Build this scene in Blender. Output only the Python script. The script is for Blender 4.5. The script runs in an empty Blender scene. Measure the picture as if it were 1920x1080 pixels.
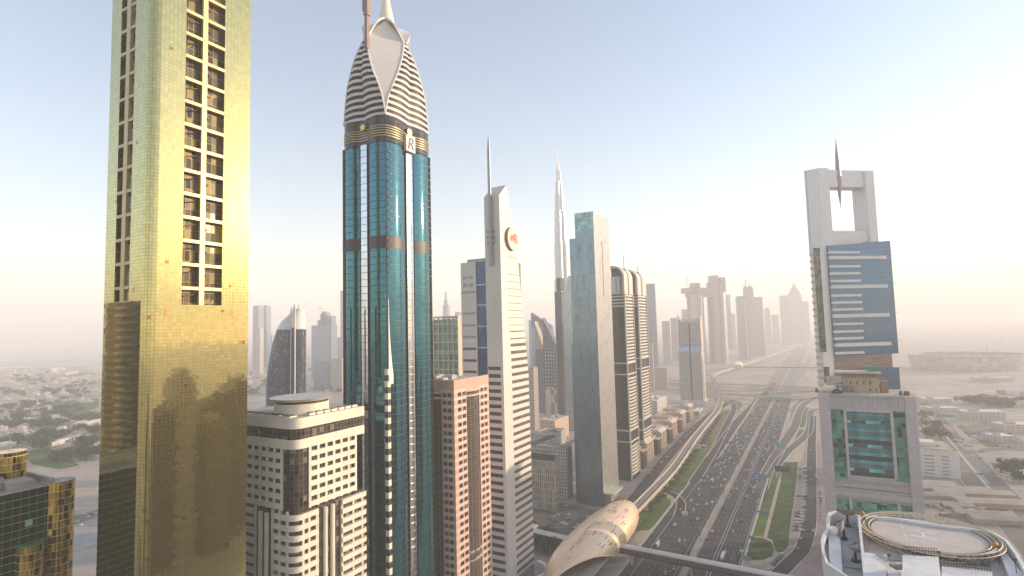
import bpy, math, random
from mathutils import Vector, Matrix
random.seed(7)
S = bpy.context.scene
R = math.radians
# ---------------------------------------------------------------- camera
CAM_H, FPX, PITCH, ROLL = 190.0, 1010.0, R(4.1), R(1.46)
AX = R(29.3)                                  # bearing of the highway, east of the camera axis
Rw = Vector((1, 0, 0)); Uw = Vector((0, -math.sin(PITCH), math.cos(PITCH))); Fw = Vector((0, math.cos(PITCH), math.sin(PITCH)))
CR = Rw * math.cos(ROLL) - Uw * math.sin(ROLL)
CU = Rw * math.sin(ROLL) + Uw * math.cos(ROLL)
cd = bpy.data.cameras.new('camera'); cam = bpy.data.objects.new('camera', cd); S.collection.objects.link(cam)
cam.matrix_world = Matrix(((CR.x, CU.x, -Fw.x, 0), (CR.y, CU.y, -Fw.y, 0), (CR.z, CU.z, -Fw.z, CAM_H), (0, 0, 0, 1)))
cd.sensor_width = 36; cd.lens = FPX / 1920 * 36; cd.clip_start = 1; cd.clip_end = 60000
S.camera = cam
# ---------------------------------------------------------------- sky, sun, exposure
SUN_EL, SUN_AZ = R(12.0), R(80)
W = bpy.data.worlds.new('World'); S.world = W; W.use_nodes = True
wt = W.node_tree; bg = wt.nodes['Background']
sky = wt.nodes.new('ShaderNodeTexSky'); sky.sky_type = 'NISHITA'; sky.sun_disc = False
sky.sun_elevation = SUN_EL; sky.sun_rotation = SUN_AZ
sky.air_density = 1.0; sky.dust_density = 0.4; sky.ozone_density = 1.5; sky.altitude = 0
wt.links.new(sky.outputs[0], bg.inputs[0]); bg.inputs[1].default_value = 0.125
sl = bpy.data.lights.new('sun', 'SUN'); so = bpy.data.objects.new('sun', sl); S.collection.objects.link(so)
sl.energy = 4.5; sl.angle = R(0.9); sl.color = (1.0, 0.77, 0.53)
sdir = Vector((math.sin(SUN_AZ) * math.cos(SUN_EL), math.cos(SUN_AZ) * math.cos(SUN_EL), math.sin(SUN_EL)))
so.rotation_euler = sdir.to_track_quat('Z', 'Y').to_euler(); so.location = (0, 0, 900)
vs = S.view_settings; vs.view_transform = 'Standard'; vs.look = 'None'; vs.exposure = 1.3; vs.gamma = 1.0
S.render.engine = 'CYCLES'
cy = S.cycles; cy.use_denoising = True; cy.max_bounces = 6; cy.diffuse_bounces = 2; cy.glossy_bounces = 3
cy.transmission_bounces = 2; cy.volume_bounces = 4; cy.transparent_max_bounces = 4; cy.caustics_reflective = False; cy.caustics_refractive = False
cy.sample_clamp_indirect = 8
# ---------------------------------------------------------------- pixel <-> place
def ray(x, y):
    return Fw + CR * ((x - 960) / FPX) + CU * ((540 - y) / FPX)
def G(x, y, z=0.0):                            # the spot at height z seen at photo pixel x, y
    d = ray(x, y); k = (z - CAM_H) / d.z; return Vector((d.x * k, d.y * k, z))
def at(x, y, Y):                               # the spot Y metres ahead seen at photo pixel x, y
    d = ray(x, y); k = Y / d.y; return Vector((d.x * k, Y, CAM_H + d.z * k))
def pix(p):
    d = p - Vector((0, 0, CAM_H)); w = d.dot(Fw); return (960 + FPX * d.dot(CR) / w, 540 - FPX * d.dot(CU) / w)
uv_, wv_ = Vector((math.sin(AX), math.cos(AX), 0)), Vector((math.cos(AX), -math.sin(AX), 0))
def ST(s, t, z=0.0): return uv_ * s + wv_ * t + Vector((0, 0, z))
def toST(p): return (p.dot(uv_), p.dot(wv_))
def span(c, dirv, target):                     # how far along dirv from c until photo column target
    lo, hi = 0.0, 600.0; f0 = pix(c)[0] - target
    for _ in range(50):
        m = (lo + hi) / 2
        if (pix(c + dirv * m)[0] - target) * f0 > 0: lo = m
        else: hi = m
    return lo
def fit(c, l, r, Y):                           # near corner pixel, left and right columns, distance -> place, height, width A (away left), depth B
    C = at(c[0], c[1], Y); A = span(C, -wv_, l) if l is not None else 0; B = span(C, uv_, r) if r is not None else 0
    return C, C.z, A, B
# ---------------------------------------------------------------- materials
def _new(name):
    m = bpy.data.materials.new(name); m.use_nodes = True; nt = m.node_tree; return m, nt, nt.nodes['Principled BSDF']
def N(nt, t, **kw):
    n = nt.nodes.new('ShaderNode' + t)
    for k, v in kw.items():
        if k.startswith('i'): n.inputs[int(k[1:])].default_value = v
        else: setattr(n, k, v)
    return n
def MA(nt, op, a, b=None, c=None):
    n = nt.nodes.new('ShaderNodeMath'); n.operation = op
    for i, v in enumerate((a, b, c)):
        if v is None: continue
        if isinstance(v, (int, float)): n.inputs[i].default_value = v
        else: nt.links.new(v, n.inputs[i])
    return n.outputs[0]
def MIX(nt, f, a, b):
    n = nt.nodes.new('ShaderNodeMix'); n.data_type = 'RGBA'
    for s, v in ((n.inputs[0], f), (n.inputs[6], a), (n.inputs[7], b)):
        if isinstance(v, (int, float)): s.default_value = v
        elif isinstance(v, tuple): s.default_value = (*v, 1) if len(v) == 3 else v
        else: nt.links.new(v, s)
    return n.outputs[2]
def stone(name, col, rough=0.75, var=0.12, scale=0.15, fine=2.5, spec=0.35, metal=0.0, streak=0.0):
    m, nt, b = _new(name)
    tc = N(nt, 'TexCoord'); geo = tc.outputs['Object']
    n1 = N(nt, 'TexNoise'); n1.inputs['Scale'].default_value = scale; n1.inputs['Detail'].default_value = 4
    n2 = N(nt, 'TexNoise'); n2.inputs['Scale'].default_value = fine; n2.inputs['Detail'].default_value = 2
    nt.links.new(geo, n1.inputs[0]); nt.links.new(geo, n2.inputs[0])
    f = MA(nt, 'ADD', MA(nt, 'MULTIPLY', n1.outputs[0], 1.3), MA(nt, 'MULTIPLY', n2.outputs[0], 0.5))
    if streak:
        mp = N(nt, 'Mapping'); mp.inputs['Scale'].default_value = (1.2, 1.2, 0.03); nt.links.new(geo, mp.inputs[0])
        n3 = N(nt, 'TexNoise'); n3.inputs['Scale'].default_value = 1; nt.links.new(mp.outputs[0], n3.inputs[0])
        f = MA(nt, 'ADD', f, MA(nt, 'MULTIPLY', MA(nt, 'SUBTRACT', n3.outputs[0], 0.5), streak * 6))
    lo = tuple(c * (1 - var * 1.6) for c in col); hi = tuple(min(1, c * (1 + var * 1.2)) for c in col)
    mr = N(nt, 'MapRange'); mr.inputs[1].default_value = 0.55; mr.inputs[2].default_value = 1.25; nt.links.new(f, mr.inputs[0])
    nt.links.new(MIX(nt, mr.outputs[0], lo, hi), b.inputs['Base Color'])
    b.inputs['Roughness'].default_value = rough; b.inputs['Specular IOR Level'].default_value = spec; b.inputs['Metallic'].default_value = metal
    return m
def facade(name, glass, line, cell=(1.5, 1.5), lw=(0.08, 0.08), metal=0.85, rough=0.06, jit=0.012, var=0.25, band=None, bandcol=None, odd=0.0, oddcol=(0.02, 0.02, 0.02), wob=0.01, lrough=0.5, lmetal=0.0, spec=0.5):
    """Panelled wall on the metre UV: panes of glass between lines; band=(pitch, height): a solid spandrel once per pitch; odd: share of panes in oddcol."""
    m, nt, b = _new(name); L = nt.links
    uvn = N(nt, 'UVMap'); sx = N(nt, 'SeparateXYZ'); L.new(uvn.outputs[0], sx.inputs[0])
    cu = MA(nt, 'DIVIDE', sx.outputs[0], cell[0]); cv = MA(nt, 'DIVIDE', sx.outputs[1], cell[1])
    fu = MA(nt, 'FRACT', cu); fv = MA(nt, 'FRACT', cv)
    cx = N(nt, 'CombineXYZ'); L.new(MA(nt, 'FLOOR', cu), cx.inputs[0]); L.new(MA(nt, 'FLOOR', cv), cx.inputs[1])
    wn = N(nt, 'TexWhiteNoise'); wn.noise_dimensions = '3D'; L.new(cx.outputs[0], wn.inputs[0])
    ln = MA(nt, 'MAXIMUM', MA(nt, 'LESS_THAN', fu, lw[0] / cell[0]), MA(nt, 'LESS_THAN', fv, lw[1] / cell[1]))
    g = MIX(nt, wn.outputs[0], tuple(c * (1 - var) for c in glass), tuple(min(1, c * (1 + var)) for c in glass))
    nz = N(nt, 'TexNoise'); nz.inputs['Scale'].default_value = 0.06; nz.inputs['Detail'].default_value = 3; L.new(uvn.outputs[0], nz.inputs[0])
    if odd:
        sc = N(nt, 'SeparateColor'); L.new(wn.outputs[1], sc.inputs[0])
        dens = MA(nt, 'MULTIPLY', nz.outputs[0], 2 * odd)
        g = MIX(nt, MA(nt, 'LESS_THAN', sc.outputs[1], dens), g, oddcol)
    mask = ln; col = MIX(nt, ln, g, line)
    if band:
        bm = MA(nt, 'LESS_THAN', MA(nt, 'MODULO', sx.outputs[1], band[0]), band[1])
        dirt = MIX(nt, nz.outputs[0], tuple(c * 0.85 for c in bandcol), tuple(min(1, c * 1.1) for c in bandcol))
        col = MIX(nt, bm, col, dirt); mask = MA(nt, 'MAXIMUM', ln, bm)
    L.new(col, b.inputs['Base Color'])
    L.new(MA(nt, 'ADD', MA(nt, 'MULTIPLY', mask, lmetal - metal), metal), b.inputs['Metallic'])
    L.new(MA(nt, 'ADD', MA(nt, 'MULTIPLY', mask, lrough - rough), rough), b.inputs['Roughness'])
    b.inputs['Specular IOR Level'].default_value = spec
    # every pane sits a little out of true
    ge = N(nt, 'NewGeometry')
    v1 = N(nt, 'VectorMath', operation='SUBTRACT'); L.new(wn.outputs[1], v1.inputs[0]); v1.inputs[1].default_value = (0.5, 0.5, 0.5)
    v2 = N(nt, 'VectorMath', operation='SCALE'); L.new(v1.outputs[0], v2.inputs[0]); v2.inputs['Scale'].default_value = jit * 2
    nw = N(nt, 'TexNoise'); nw.inputs['Scale'].default_value = 0.5; nw.inputs['Detail'].default_value = 1; L.new(uvn.outputs[0], nw.inputs[0])
    v3 = N(nt, 'VectorMath', operation='SUBTRACT'); L.new(nw.outputs[1], v3.inputs[0]); v3.inputs[1].default_value = (0.5, 0.5, 0.5)
    v4 = N(nt, 'VectorMath', operation='SCALE'); L.new(v3.outputs[0], v4.inputs[0]); v4.inputs['Scale'].default_value = wob * 2
    a1 = N(nt, 'VectorMath', operation='ADD'); L.new(ge.outputs['Normal'], a1.inputs[0]); L.new(v2.outputs[0], a1.inputs[1])
    a2 = N(nt, 'VectorMath', operation='ADD'); L.new(a1.outputs[0], a2.inputs[0]); L.new(v4.outputs[0], a2.inputs[1])
    nn = N(nt, 'VectorMath', operation='NORMALIZE'); L.new(a2.outputs[0], nn.inputs[0]); L.new(nn.outputs[0], b.inputs['Normal'])
    return m
def paint(name, col, rough=0.4, metal=0.0, spec=0.5):
    m, nt, b = _new(name); b.inputs['Base Color'].default_value = (*col, 1); b.inputs['Roughness'].default_value = rough
    b.inputs['Metallic'].default_value = metal; b.inputs['Specular IOR Level'].default_value = spec; return m
# ---------------------------------------------------------------- mesh building
class MB:
    def __init__(s): s.v = []; s.f = []; s.uv = []; s.m = []
    def face(s, pts, uv=None, m=0):
        i = len(s.v); s.v += [tuple(p) for p in pts]; s.f.append(tuple(range(i, i + len(pts))))
        s.uv.append(uv or [(p[0], p[1]) for p in pts]); s.m.append(m); return s
    def box(s, x0, x1, y0, y1, z0, z1, m=0, top=None, bottom=True):
        top = m if top is None else top
        s.face([(x0, y0, z0), (x1, y0, z0), (x1, y0, z1), (x0, y0, z1)], [(x0, z0), (x1, z0), (x1, z1), (x0, z1)], m)
        s.face([(x1, y1, z0), (x0, y1, z0), (x0, y1, z1), (x1, y1, z1)], [(-x1, z0), (-x0, z0), (-x0, z1), (-x1, z1)], m)
        s.face([(x1, y0, z0), (x1, y1, z0), (x1, y1, z1), (x1, y0, z1)], [(y0, z0), (y1, z0), (y1, z1), (y0, z1)], m)
        s.face([(x0, y1, z0), (x0, y0, z0), (x0, y0, z1), (x0, y1, z1)], [(-y1, z0), (-y0, z0), (-y0, z1), (-y1, z1)], m)
        s.face([(x0, y0, z1), (x1, y0, z1), (x1, y1, z1), (x0, y1, z1)], None, top)
        if bottom: s.face([(x0, y1, z0), (x1, y1, z0), (x1, y0, z0), (x0, y0, z0)], None, m)
        return s
    def prism(s, poly, z0, z1, m=0, top=None, bottom=False, close=True):
        s.loft([([(x, y) for x, y in poly], z0), ([(x, y) for x, y in poly], z1)], m, top, bottom); return s
    def loft(s, rings, m=0, top=None, bottom=False, cap=True):      # rings: (closed polygon counter-clockwise, z or list of z)
        zl = lambda r: r[1] if isinstance(r[1], (list, tuple)) else [r[1]] * len(r[0])
        p0 = rings[0][0]; n = len(p0); acc = [0.0]
        for i in range(n): acc.append(acc[-1] + math.dist(p0[i], p0[(i + 1) % n]))
        for a, b in zip(rings, rings[1:]):
            za, zb = zl(a), zl(b)
            for i in range(n):
                j = (i + 1) % n
                s.face([(*a[0][i], za[i]), (*a[0][j], za[j]), (*b[0][j], zb[j]), (*b[0][i], zb[i])], [(acc[i], za[i]), (acc[i + 1], za[j]), (acc[i + 1], zb[j]), (acc[i], zb[i])], m)
        if cap:
            z = zl(rings[-1]); s.face([(*p, q) for p, q in zip(rings[-1][0], z)], None, m if top is None else top)
        if bottom:
            z = zl(rings[0]); s.face([(*p, q) for p, q in list(zip(rings[0][0], z))[::-1]], None, m)
        return s
    def cyl(s, cx, cy, r, z0, z1, n=16, r2=None, m=0, top=None, bottom=True):
        r2 = r if r2 is None else r2
        c = lambda q: [(cx + q * math.cos(2 * math.pi * i / n), cy + q * math.sin(2 * math.pi * i / n)) for i in range(n)]
        return s.loft([(c(r), z0), (c(r2), z1)], m, top, bottom)
    def tube(s, pts, r, n=6, m=0):
        pts = [Vector(p) for p in pts]; rings = []
        for i, p in enumerate(pts):
            d = (pts[min(i + 1, len(pts) - 1)] - pts[max(i - 1, 0)]).normalized()
            a = d.cross(Vector((0, 0, 1)) if abs(d.z) < .95 else Vector((1, 0, 0))).normalized(); b = d.cross(a)
            rr = r[i] if isinstance(r, (list, tuple)) else r
            rings.append([p + (a * math.cos(2 * math.pi * k / n) + b * math.sin(2 * math.pi * k / n)) * rr for k in range(n)])
        for q, w in zip(rings, rings[1:]):
            for k in range(n): s.face([q[k], w[k], w[(k + 1) % n], q[(k + 1) % n]], None, m)
        s.face(rings[0], None, m); s.face(rings[-1][::-1], None, m); return s
    def ribbon(s, path, half, z=None, m=0, thick=0):              # flat strip along a path of Vectors
        L, Rr, d = [], [], 0.0; ds = [0.0]
        for i, p in enumerate(path):
            t = (path[min(i + 1, len(path) - 1)] - path[max(i - 1, 0)]); t.z = 0; t.normalize(); nrm = Vector((t.y, -t.x, 0))
            h = half[i] if isinstance(half, (list, tuple)) else half
            L.append(p - nrm * h); Rr.append(p + nrm * h)
            if i: d += (p - path[i - 1]).length; ds.append(d)
        for i in range(len(path) - 1):
            h = half[i] if isinstance(half, (list, tuple)) else half
            s.face([L[i], Rr[i], Rr[i + 1], L[i + 1]][::1], [(-h, ds[i]), (h, ds[i]), (h, ds[i + 1]), (-h, ds[i + 1])], m)
            if thick:
                dn = Vector((0, 0, -thick))
                s.face([Rr[i], Rr[i] + dn, Rr[i + 1] + dn, Rr[i + 1]], None, m); s.face([L[i + 1], L[i + 1] + dn, L[i] + dn, L[i]], None, m)
                s.face([L[i] + dn, L[i + 1] + dn, Rr[i + 1] + dn, Rr[i] + dn], None, m)
        return s
    def mesh(s, name, mats, smooth=None):
        me = bpy.data.meshes.new(name); me.from_pydata(s.v, [], s.f)
        for m in (mats if isinstance(mats, (list, tuple)) else [mats]): me.materials.append(m)
        ul = me.uv_layers.new(name='UVMap'); flat = [c for f in s.uv for p in f for c in p[:2]]
        ul.data.foreach_set('uv', flat); me.polygons.foreach_set('material_index', s.m)
        if smooth is not None:
            import bmesh
            b = bmesh.new(); b.from_mesh(me); bmesh.ops.remove_doubles(b, verts=b.verts, dist=1e-4); b.to_mesh(me); b.free()
            me.shade_smooth(); me.set_sharp_from_angle(angle=R(smooth))
        me.update(); return me
    def build(s, name, mats, parent=None, smooth=None):
        o = bpy.data.objects.new(name, s.mesh(name, mats, smooth)); S.collection.objects.link(o)
        if parent is not None: o.parent = parent
        return o
def tag(o, label=None, cat=None, group=None, kind=None):
    for k, v in (('label', label), ('category', cat), ('group', group), ('kind', kind)):
        if v: o[k] = v
    return o
def thing(name, label, cat, loc=(0, 0, 0), rz=0.0, group=None):
    o = bpy.data.objects.new(name, None); S.collection.objects.link(o); o.location = loc; o.rotation_euler = (0, 0, rz); o.empty_display_size = 2
    return tag(o, label, cat, group)
def gthing(name, label, cat, C, group=None):       # a thing on the street grid: local x across the highway, local y along it
    return thing(name, label, cat, (C.x, C.y, 0), -AX, group)
def copy_tree(o, loc, rz=None, label=None, group=None, parent=None):
    c = o.copy(); S.collection.objects.link(c)
    if parent is None:
        c.location = loc
        if rz is not None: c.rotation_euler = (0, 0, rz)
        if label: c['label'] = label
        if group: c['group'] = group
    else: c.parent = parent
    for ch in list(o.children): copy_tree(ch, None, parent=c)
    return c
def windows(parts, name, mat, parent, first=100):  # panes (MB lists) in order of nearness: the first 100 by themselves, the rest as one
    rest = MB()
    for i, mb in enumerate(parts):
        if i < first: mb.build(name, mat, parent)
        else:
            k = len(rest.v); rest.v += mb.v; rest.f += [tuple(a + k for a in f) for f in mb.f]; rest.uv += mb.uv; rest.m += mb.m
    if rest.f: tag(rest.build(name + '_rows', mat, parent), kind='stuff')
def haze(x0, x1, y0, y1, z0, z1, dens, col, aniso):
    m = bpy.data.materials.new('haze_air'); m.use_nodes = True; nt = m.node_tree; nt.nodes.clear()
    out = nt.nodes.new('ShaderNodeOutputMaterial'); v = nt.nodes.new('ShaderNodeVolumePrincipled')
    v.inputs['Color'].default_value = (*col, 1); v.inputs['Density'].default_value = dens; v.inputs['Anisotropy'].default_value = aniso
    nt.links.new(v.outputs[0], out.inputs['Volume'])
    o = MB().box(x0, x1, y0, y1, z0, z1).build('haze', m); o['kind'] = 'stuff'; return o
# ================================================================ materials
ASPH = stone('asphalt', (0.058, 0.055, 0.055), .9, .22, .02, .5, .25)
ASPH2 = stone('old_asphalt', (0.13, 0.12, 0.118), .9, .18, .03, .5, .25)
CONC = stone('concrete', (0.42, 0.39, 0.36), .85, .14, .08, 1.2)
CONC2 = stone('warm_concrete', (0.50, 0.43, 0.36), .85, .14, .05, .8)
KERB = stone('kerb_stone', (0.55, 0.50, 0.45), .8, .1, .2, 2)
PAVE = stone('pink_paving', (0.36, 0.27, 0.25), .85, .15, .1, 1.2)
GRASS = stone('lawn', (0.10, 0.155, 0.035), .95, .35, .05, .6, .15)
GRASS2 = stone('dry_lawn', (0.17, 0.17, 0.06), .95, .4, .04, .5, .15)
HEDGE = stone('ground_cover', (0.065, 0.11, 0.035), .95, .4, .12, .9, .15)
SAND = stone('sand_path', (0.50, 0.40, 0.31), .9, .15, .1, 1)
WHITE = stone('white_cladding', (0.74, 0.71, 0.67), .55, .07, .12, 1.5, streak=.05)
BEIGE = stone('beige_cladding', (0.80, 0.71, 0.57), .6, .08, .12, 1.2, streak=.06)
ROOFM = stone('roof_screed', (0.50, 0.45, 0.40), .85, .15, .2, 1.5)
GREYM = stone('grey_metal', (0.33, 0.32, 0.32), .45, .1, .3, 2, metal=.6)
DARKM = stone('dark_metal', (0.05, 0.05, 0.055), .45, .2, .3, 2)
YEL = paint('yellow_line', (0.65, 0.42, 0.08), .7); WHT = paint('white_line', (0.75, 0.74, 0.72), .7)
DGLASS = facade('dark_window', (0.035, 0.038, 0.042), (0.09, 0.085, 0.08), (1.6, 2.2), (.08, .08), metal=0, rough=.08, jit=.01, var=.5, spec=.8)
# ================================================================ ground
def ground_mat():
    m, nt, b = _new('desert_ground'); L = nt.links; tc = N(nt, 'TexCoord').outputs['Object']
    def nz(sc, d=5):
        n = N(nt, 'TexNoise'); n.inputs['Scale'].default_value = sc; n.inputs['Detail'].default_value = d; L.new(tc, n.inputs[0]); return n.outputs[0]
    def ramp(v, a, c):
        r = N(nt, 'MapRange'); r.inputs[1].default_value = a; r.inputs[2].default_value = c; L.new(v, r.inputs[0]); return r.outputs[0]
    c = MIX(nt, ramp(nz(.004), .35, .65), (0.42, 0.35, 0.29), (0.58, 0.48, 0.40))
    c = MIX(nt, ramp(nz(.03), .45, .7), c, (0.36, 0.30, 0.255))
    c = MIX(nt, MA(nt, 'MULTIPLY', ramp(nz(.011), .56, .66), .55), c, (0.14, 0.15, 0.10))
    c = MIX(nt, MA(nt, 'MULTIPLY', ramp(nz(.35, 2), .4, .75), .35), c, (0.27, 0.23, 0.20))
    L.new(c, b.inputs['Base Color']); b.inputs['Roughness'].default_value = .95; b.inputs['Specular IOR Level'].default_value = .2
    return m
def struct(name, mb, mat, smooth=None): return tag(mb.build(name, mat, None, smooth), kind='structure')
struct('ground', MB().face([(-9400, -3400, 0), (12400, -3400, 0), (12400, 14400, 0), (-9400, 14400, 0)]), ground_mat())
def gq(mb, s0, s1, t0, t1, z, m=0): mb.face([ST(s0, t0, z), ST(s0, t1, z), ST(s1, t1, z), ST(s1, t0, z)], [(t0, s0), (t1, s0), (t1, s1), (t0, s1)], m)
def patch(name, px, z, mat): return struct(name, MB().face([G(x, y, z) for x, y in px][::1]), mat)
def spath(pts, z=0.0, n=6):                 # a smooth path through pixel spots at height z
    P = [G(x, y, z) for x, y in pts]; out = []
    for i in range(len(P) - 1):
        a, b, c, d = P[max(i - 1, 0)], P[i], P[i + 1], P[min(i + 2, len(P) - 1)]
        for k in range(n):
            t = k / n; out.append(0.5 * ((2 * b) + (c - a) * t + (2 * a - 5 * b + 4 * c - d) * t * t + (3 * b - a - 3 * c + d) * t ** 3))
    out.append(P[-1]); return out
def road(name, pts, half, z, mat, kerb=True, n=6):
    p = spath(pts, z, n); struct(name, MB().ribbon(p, half), mat)
    if kerb:
        k = MB()
        for sgn in (-1, 1):
            q = []
            for i, a in enumerate(p):
                t = p[min(i + 1, len(p) - 1)] - p[max(i - 1, 0)]; t.normalize(); q.append(a + Vector((t.y, -t.x, 0)) * (half + .45) * sgn + Vector((0, 0, .13)))
            k.ribbon(q, .45, thick=.3)
        struct('kerb', k, KERB)
    return p
# desert city floor: paler plots and a belt of bare land on the far left
def worn_asphalt():
    m, nt, b = _new('worn_asphalt'); L = nt.links; uv = N(nt, 'UVMap'); sx = N(nt, 'SeparateXYZ'); L.new(uv.outputs[0], sx.inputs[0])
    tw = MA(nt, 'PINGPONG', MA(nt, 'ADD', sx.outputs[0], 133), 1.025); mp = N(nt, 'Mapping'); mp.inputs['Scale'].default_value = (.5, .012, 1); L.new(uv.outputs[0], mp.inputs[0])
    n1 = N(nt, 'TexNoise'); n1.inputs['Scale'].default_value = 1.0; n1.inputs['Detail'].default_value = 5; L.new(mp.outputs[0], n1.inputs[0])
    n2 = N(nt, 'TexNoise'); n2.inputs['Scale'].default_value = .05; n2.inputs['Detail'].default_value = 6; L.new(uv.outputs[0], n2.inputs[0])
    v = MA(nt, 'ADD', MA(nt, 'MULTIPLY', tw, .22), MA(nt, 'ADD', MA(nt, 'MULTIPLY', n1.outputs[0], .9), MA(nt, 'MULTIPLY', n2.outputs[0], .5)))
    r = N(nt, 'MapRange'); r.inputs[1].default_value = .5; r.inputs[2].default_value = 1.15; L.new(v, r.inputs[0])
    L.new(MIX(nt, r.outputs[0], (.034, .032, .032), (.092, .087, .084)), b.inputs['Base Color']); b.inputs['Roughness'].default_value = .8; b.inputs['Specular IOR Level'].default_value = .3; return m
hw = MB(); gq(hw, -320, 1500, -141, -62, .05); struct('highway', hw, worn_asphalt()); hw = MB(); gq(hw, 1500, 9000, -138, -66, .05); struct('highway', hw, stone('haze_pale_asphalt', (.26, .235, .21), .9, .1, .02, .3))  # far stretch coloured paler to stand in for haze
med = MB()
for a, b in ((-320, 1520), (1590, 9000)):
    P = [(-101.2, -95.9)]
    med.face([ST(a, -101.2, .2), ST(a, -95.9, .2), ST(b, -95.9, .2), ST(b, -101.2, .2)])
    med.face([ST(a, -95.9, .05), ST(b, -95.9, .05), ST(b, -95.9, .2), ST(a, -95.9, .2)]); med.face([ST(b, -101.2, .05), ST(a, -101.2, .05), ST(a, -101.2, .2), ST(b, -101.2, .2)])
struct('median_strip', med, CONC)
mk = MB()
for t in (-104.2, -95.2): gq(mk, 250, 1500, t - .17, t + .17, .06, 1)
gq(mk, 380, 700, -133.3, -133.0, .06); gq(mk, 420, 1480, -83.0, -82.7, .06); gq(mk, 420, 1480, -80.6, -80.3, .06); gq(mk, 380, 760, -63.5, -63.2, .06)
for i in range(1, 7):
    for s in range(330, 1300, 14): gq(mk, s, s + 3.2, -133 + i * 4.1 - .09, -133 + i * 4.1 + .09, .06)
for t in (-91.1, -87, -78, -74, -70, -66.5):
    for s in range(330, 1300, 14): gq(mk, s, s + 3.2, t - .09, t + .09, .06)
for s in range(770, 830, 4): mk.face([ST(s, -64, .06), ST(s + 1, -64, .06), ST(s + 5, -56, .06), ST(s + 4, -56, .06)])
struct('road_marking', mk, [WHT, YEL])
ks = MB(); gq(ks, 250, 640, -143.5, -141, .14); gq(ks, 250, 730, -62, -60.2, .14); struct('kerb', ks, KERB)
sep = MB(); sep.face([ST(810, -129.5, .2), ST(810, -128.5, .2), ST(1450, -131, .2), ST(1450, -137, .2)]); struct('traffic_island', sep, CONC2)
# pavements and plots on the left side
patch('pavement', [(985, 925), (1060, 935), (1135, 955), (1175, 930), (1215, 880), (1290, 800), (1330, 765), (1362, 760), (1330, 810), (1230, 905), (1195, 960), (1160, 985), (1130, 1010), (1040, 1075), (985, 1100)], .03, PAVE)
patch('parking_lot', [(985, 932), (1045, 940), (1118, 958), (1138, 968), (1100, 1000), (1075, 1018), (985, 1020)], .06, ASPH2)
road('service_street', [(1130, 1000), (1190, 935), (1222, 893), (1262, 845), (1305, 800), (1345, 768), (1375, 750)], 7.5, .08, ASPH)
patch('sand_verge', [(1190, 1005), (1215, 962), (1240, 905), (1300, 850), (1350, 790), (1362, 762), (1372, 762), (1366, 800), (1350, 825), (1310, 885), (1283, 925), (1265, 965), (1225, 1005), (1205, 1018), (1185, 1018)], .03, SAND)
patch('lawn', [(1229, 929), (1249, 932), (1258, 938), (1257, 950), (1244, 966), (1229, 984), (1215, 994), (1188, 996), (1190, 970)], .07, GRASS)
patch('lawn', [(1236, 912), (1250, 918), (1276, 928), (1285, 912), (1293, 898), (1307, 878), (1322, 857), (1338, 836), (1330, 815), (1290, 855)], .07, GRASS)
patch('lawn', [(1338, 835), (1352, 813), (1366, 778), (1369, 767), (1356, 769), (1341, 791), (1328, 812)], .071, GRASS2)
road('slip_road', [(1222, 921), (1240, 921), (1258, 925), (1271, 934), (1277, 947), (1272, 968)], 4.2, .09, ASPH)
road('ramp_road', [(1300, 905), (1345, 833), (1368, 785), (1376, 768), (1374, 757), (1362, 752), (1340, 749)], 5.5, .09, ASPH)
road('collector_road', [(1335, 858), (1375, 800), (1400, 772), (1415, 757), (1440, 733), (1452, 718)], 7.5, .08, ASPH, n=4)
patch('lawn', [(1393, 775), (1412, 751), (1418, 747), (1408, 765), (1388, 790)], .07, GRASS2)
patch('lawn', [(1372, 752), (1388, 752), (1392, 762), (1383, 770)], .07, GRASS2)
# the right side of the highway
road('exit_ramp', [(1560, 744), (1530, 747), (1508, 758), (1498, 775), (1492, 795), (1482, 813), (1470, 830), (1455, 855), (1437, 888), (1428, 915)], 6.5, .09, ASPH2)
road('access_road', [(1540, 768), (1521, 772), (1519, 798), (1512, 815), (1496, 830), (1476, 847), (1459, 868), (1445, 893)], 5.5, .1, ASPH2)
patch('lawn', [(1477, 803), (1485, 803), (1476, 822), (1468, 831), (1463, 833), (1466, 822)], .07, GRASS)
patch('lawn', [(1508, 765), (1516, 763), (1508, 801), (1499, 801)], .07, GRASS); patch('lawn', [(1499, 806), (1508, 806), (1500, 816), (1490, 824)], .07, GRASS)
patch('lawn', [(1487, 762), (1498, 752), (1508, 748), (1492, 762), (1480, 790)], .07, GRASS2)
patch('sand_verge', [(1467, 866), (1478, 848), (1502, 828), (1512, 832), (1503, 865)], .06, SAND)
patch('pavement', [(1500, 860), (1512, 832), (1518, 860), (1502, 960), (1512, 968), (1500, 1010), (1480, 1040), (1440, 1078), (1395, 1070), (1390, 1062), (1440, 1060), (1478, 1030), (1490, 940)], .05, PAVE)
patch('ground_cover', [(1467, 867), (1496, 866), (1494, 892), (1489, 935), (1481, 988), (1478, 1025), (1465, 1038), (1454, 1032), (1448, 1012), (1438, 1008), (1450, 957), (1465, 895)], .07, HEDGE)
patch('lawn', [(1470, 888), (1492, 888), (1490, 905), (1466, 908)], .1, GRASS)
patch('lawn', [(1460, 868), (1466, 870), (1459, 900), (1431, 1006), (1411, 1005), (1424, 962), (1434, 916), (1448, 890)], .07, GRASS)
patch('ground_cover', [(1436, 912), (1456, 908), (1448, 935), (1430, 940)], .1, HEDGE)
patch('ground_cover', [(1408, 1007), (1431, 1009), (1446, 1017), (1452, 1032), (1448, 1043), (1431, 1049), (1398, 1051)], .075, HEDGE)
patch('sand_path', [(1461, 900), (1465, 900), (1438, 1008), (1432, 1008)], .08, SAND)
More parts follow.
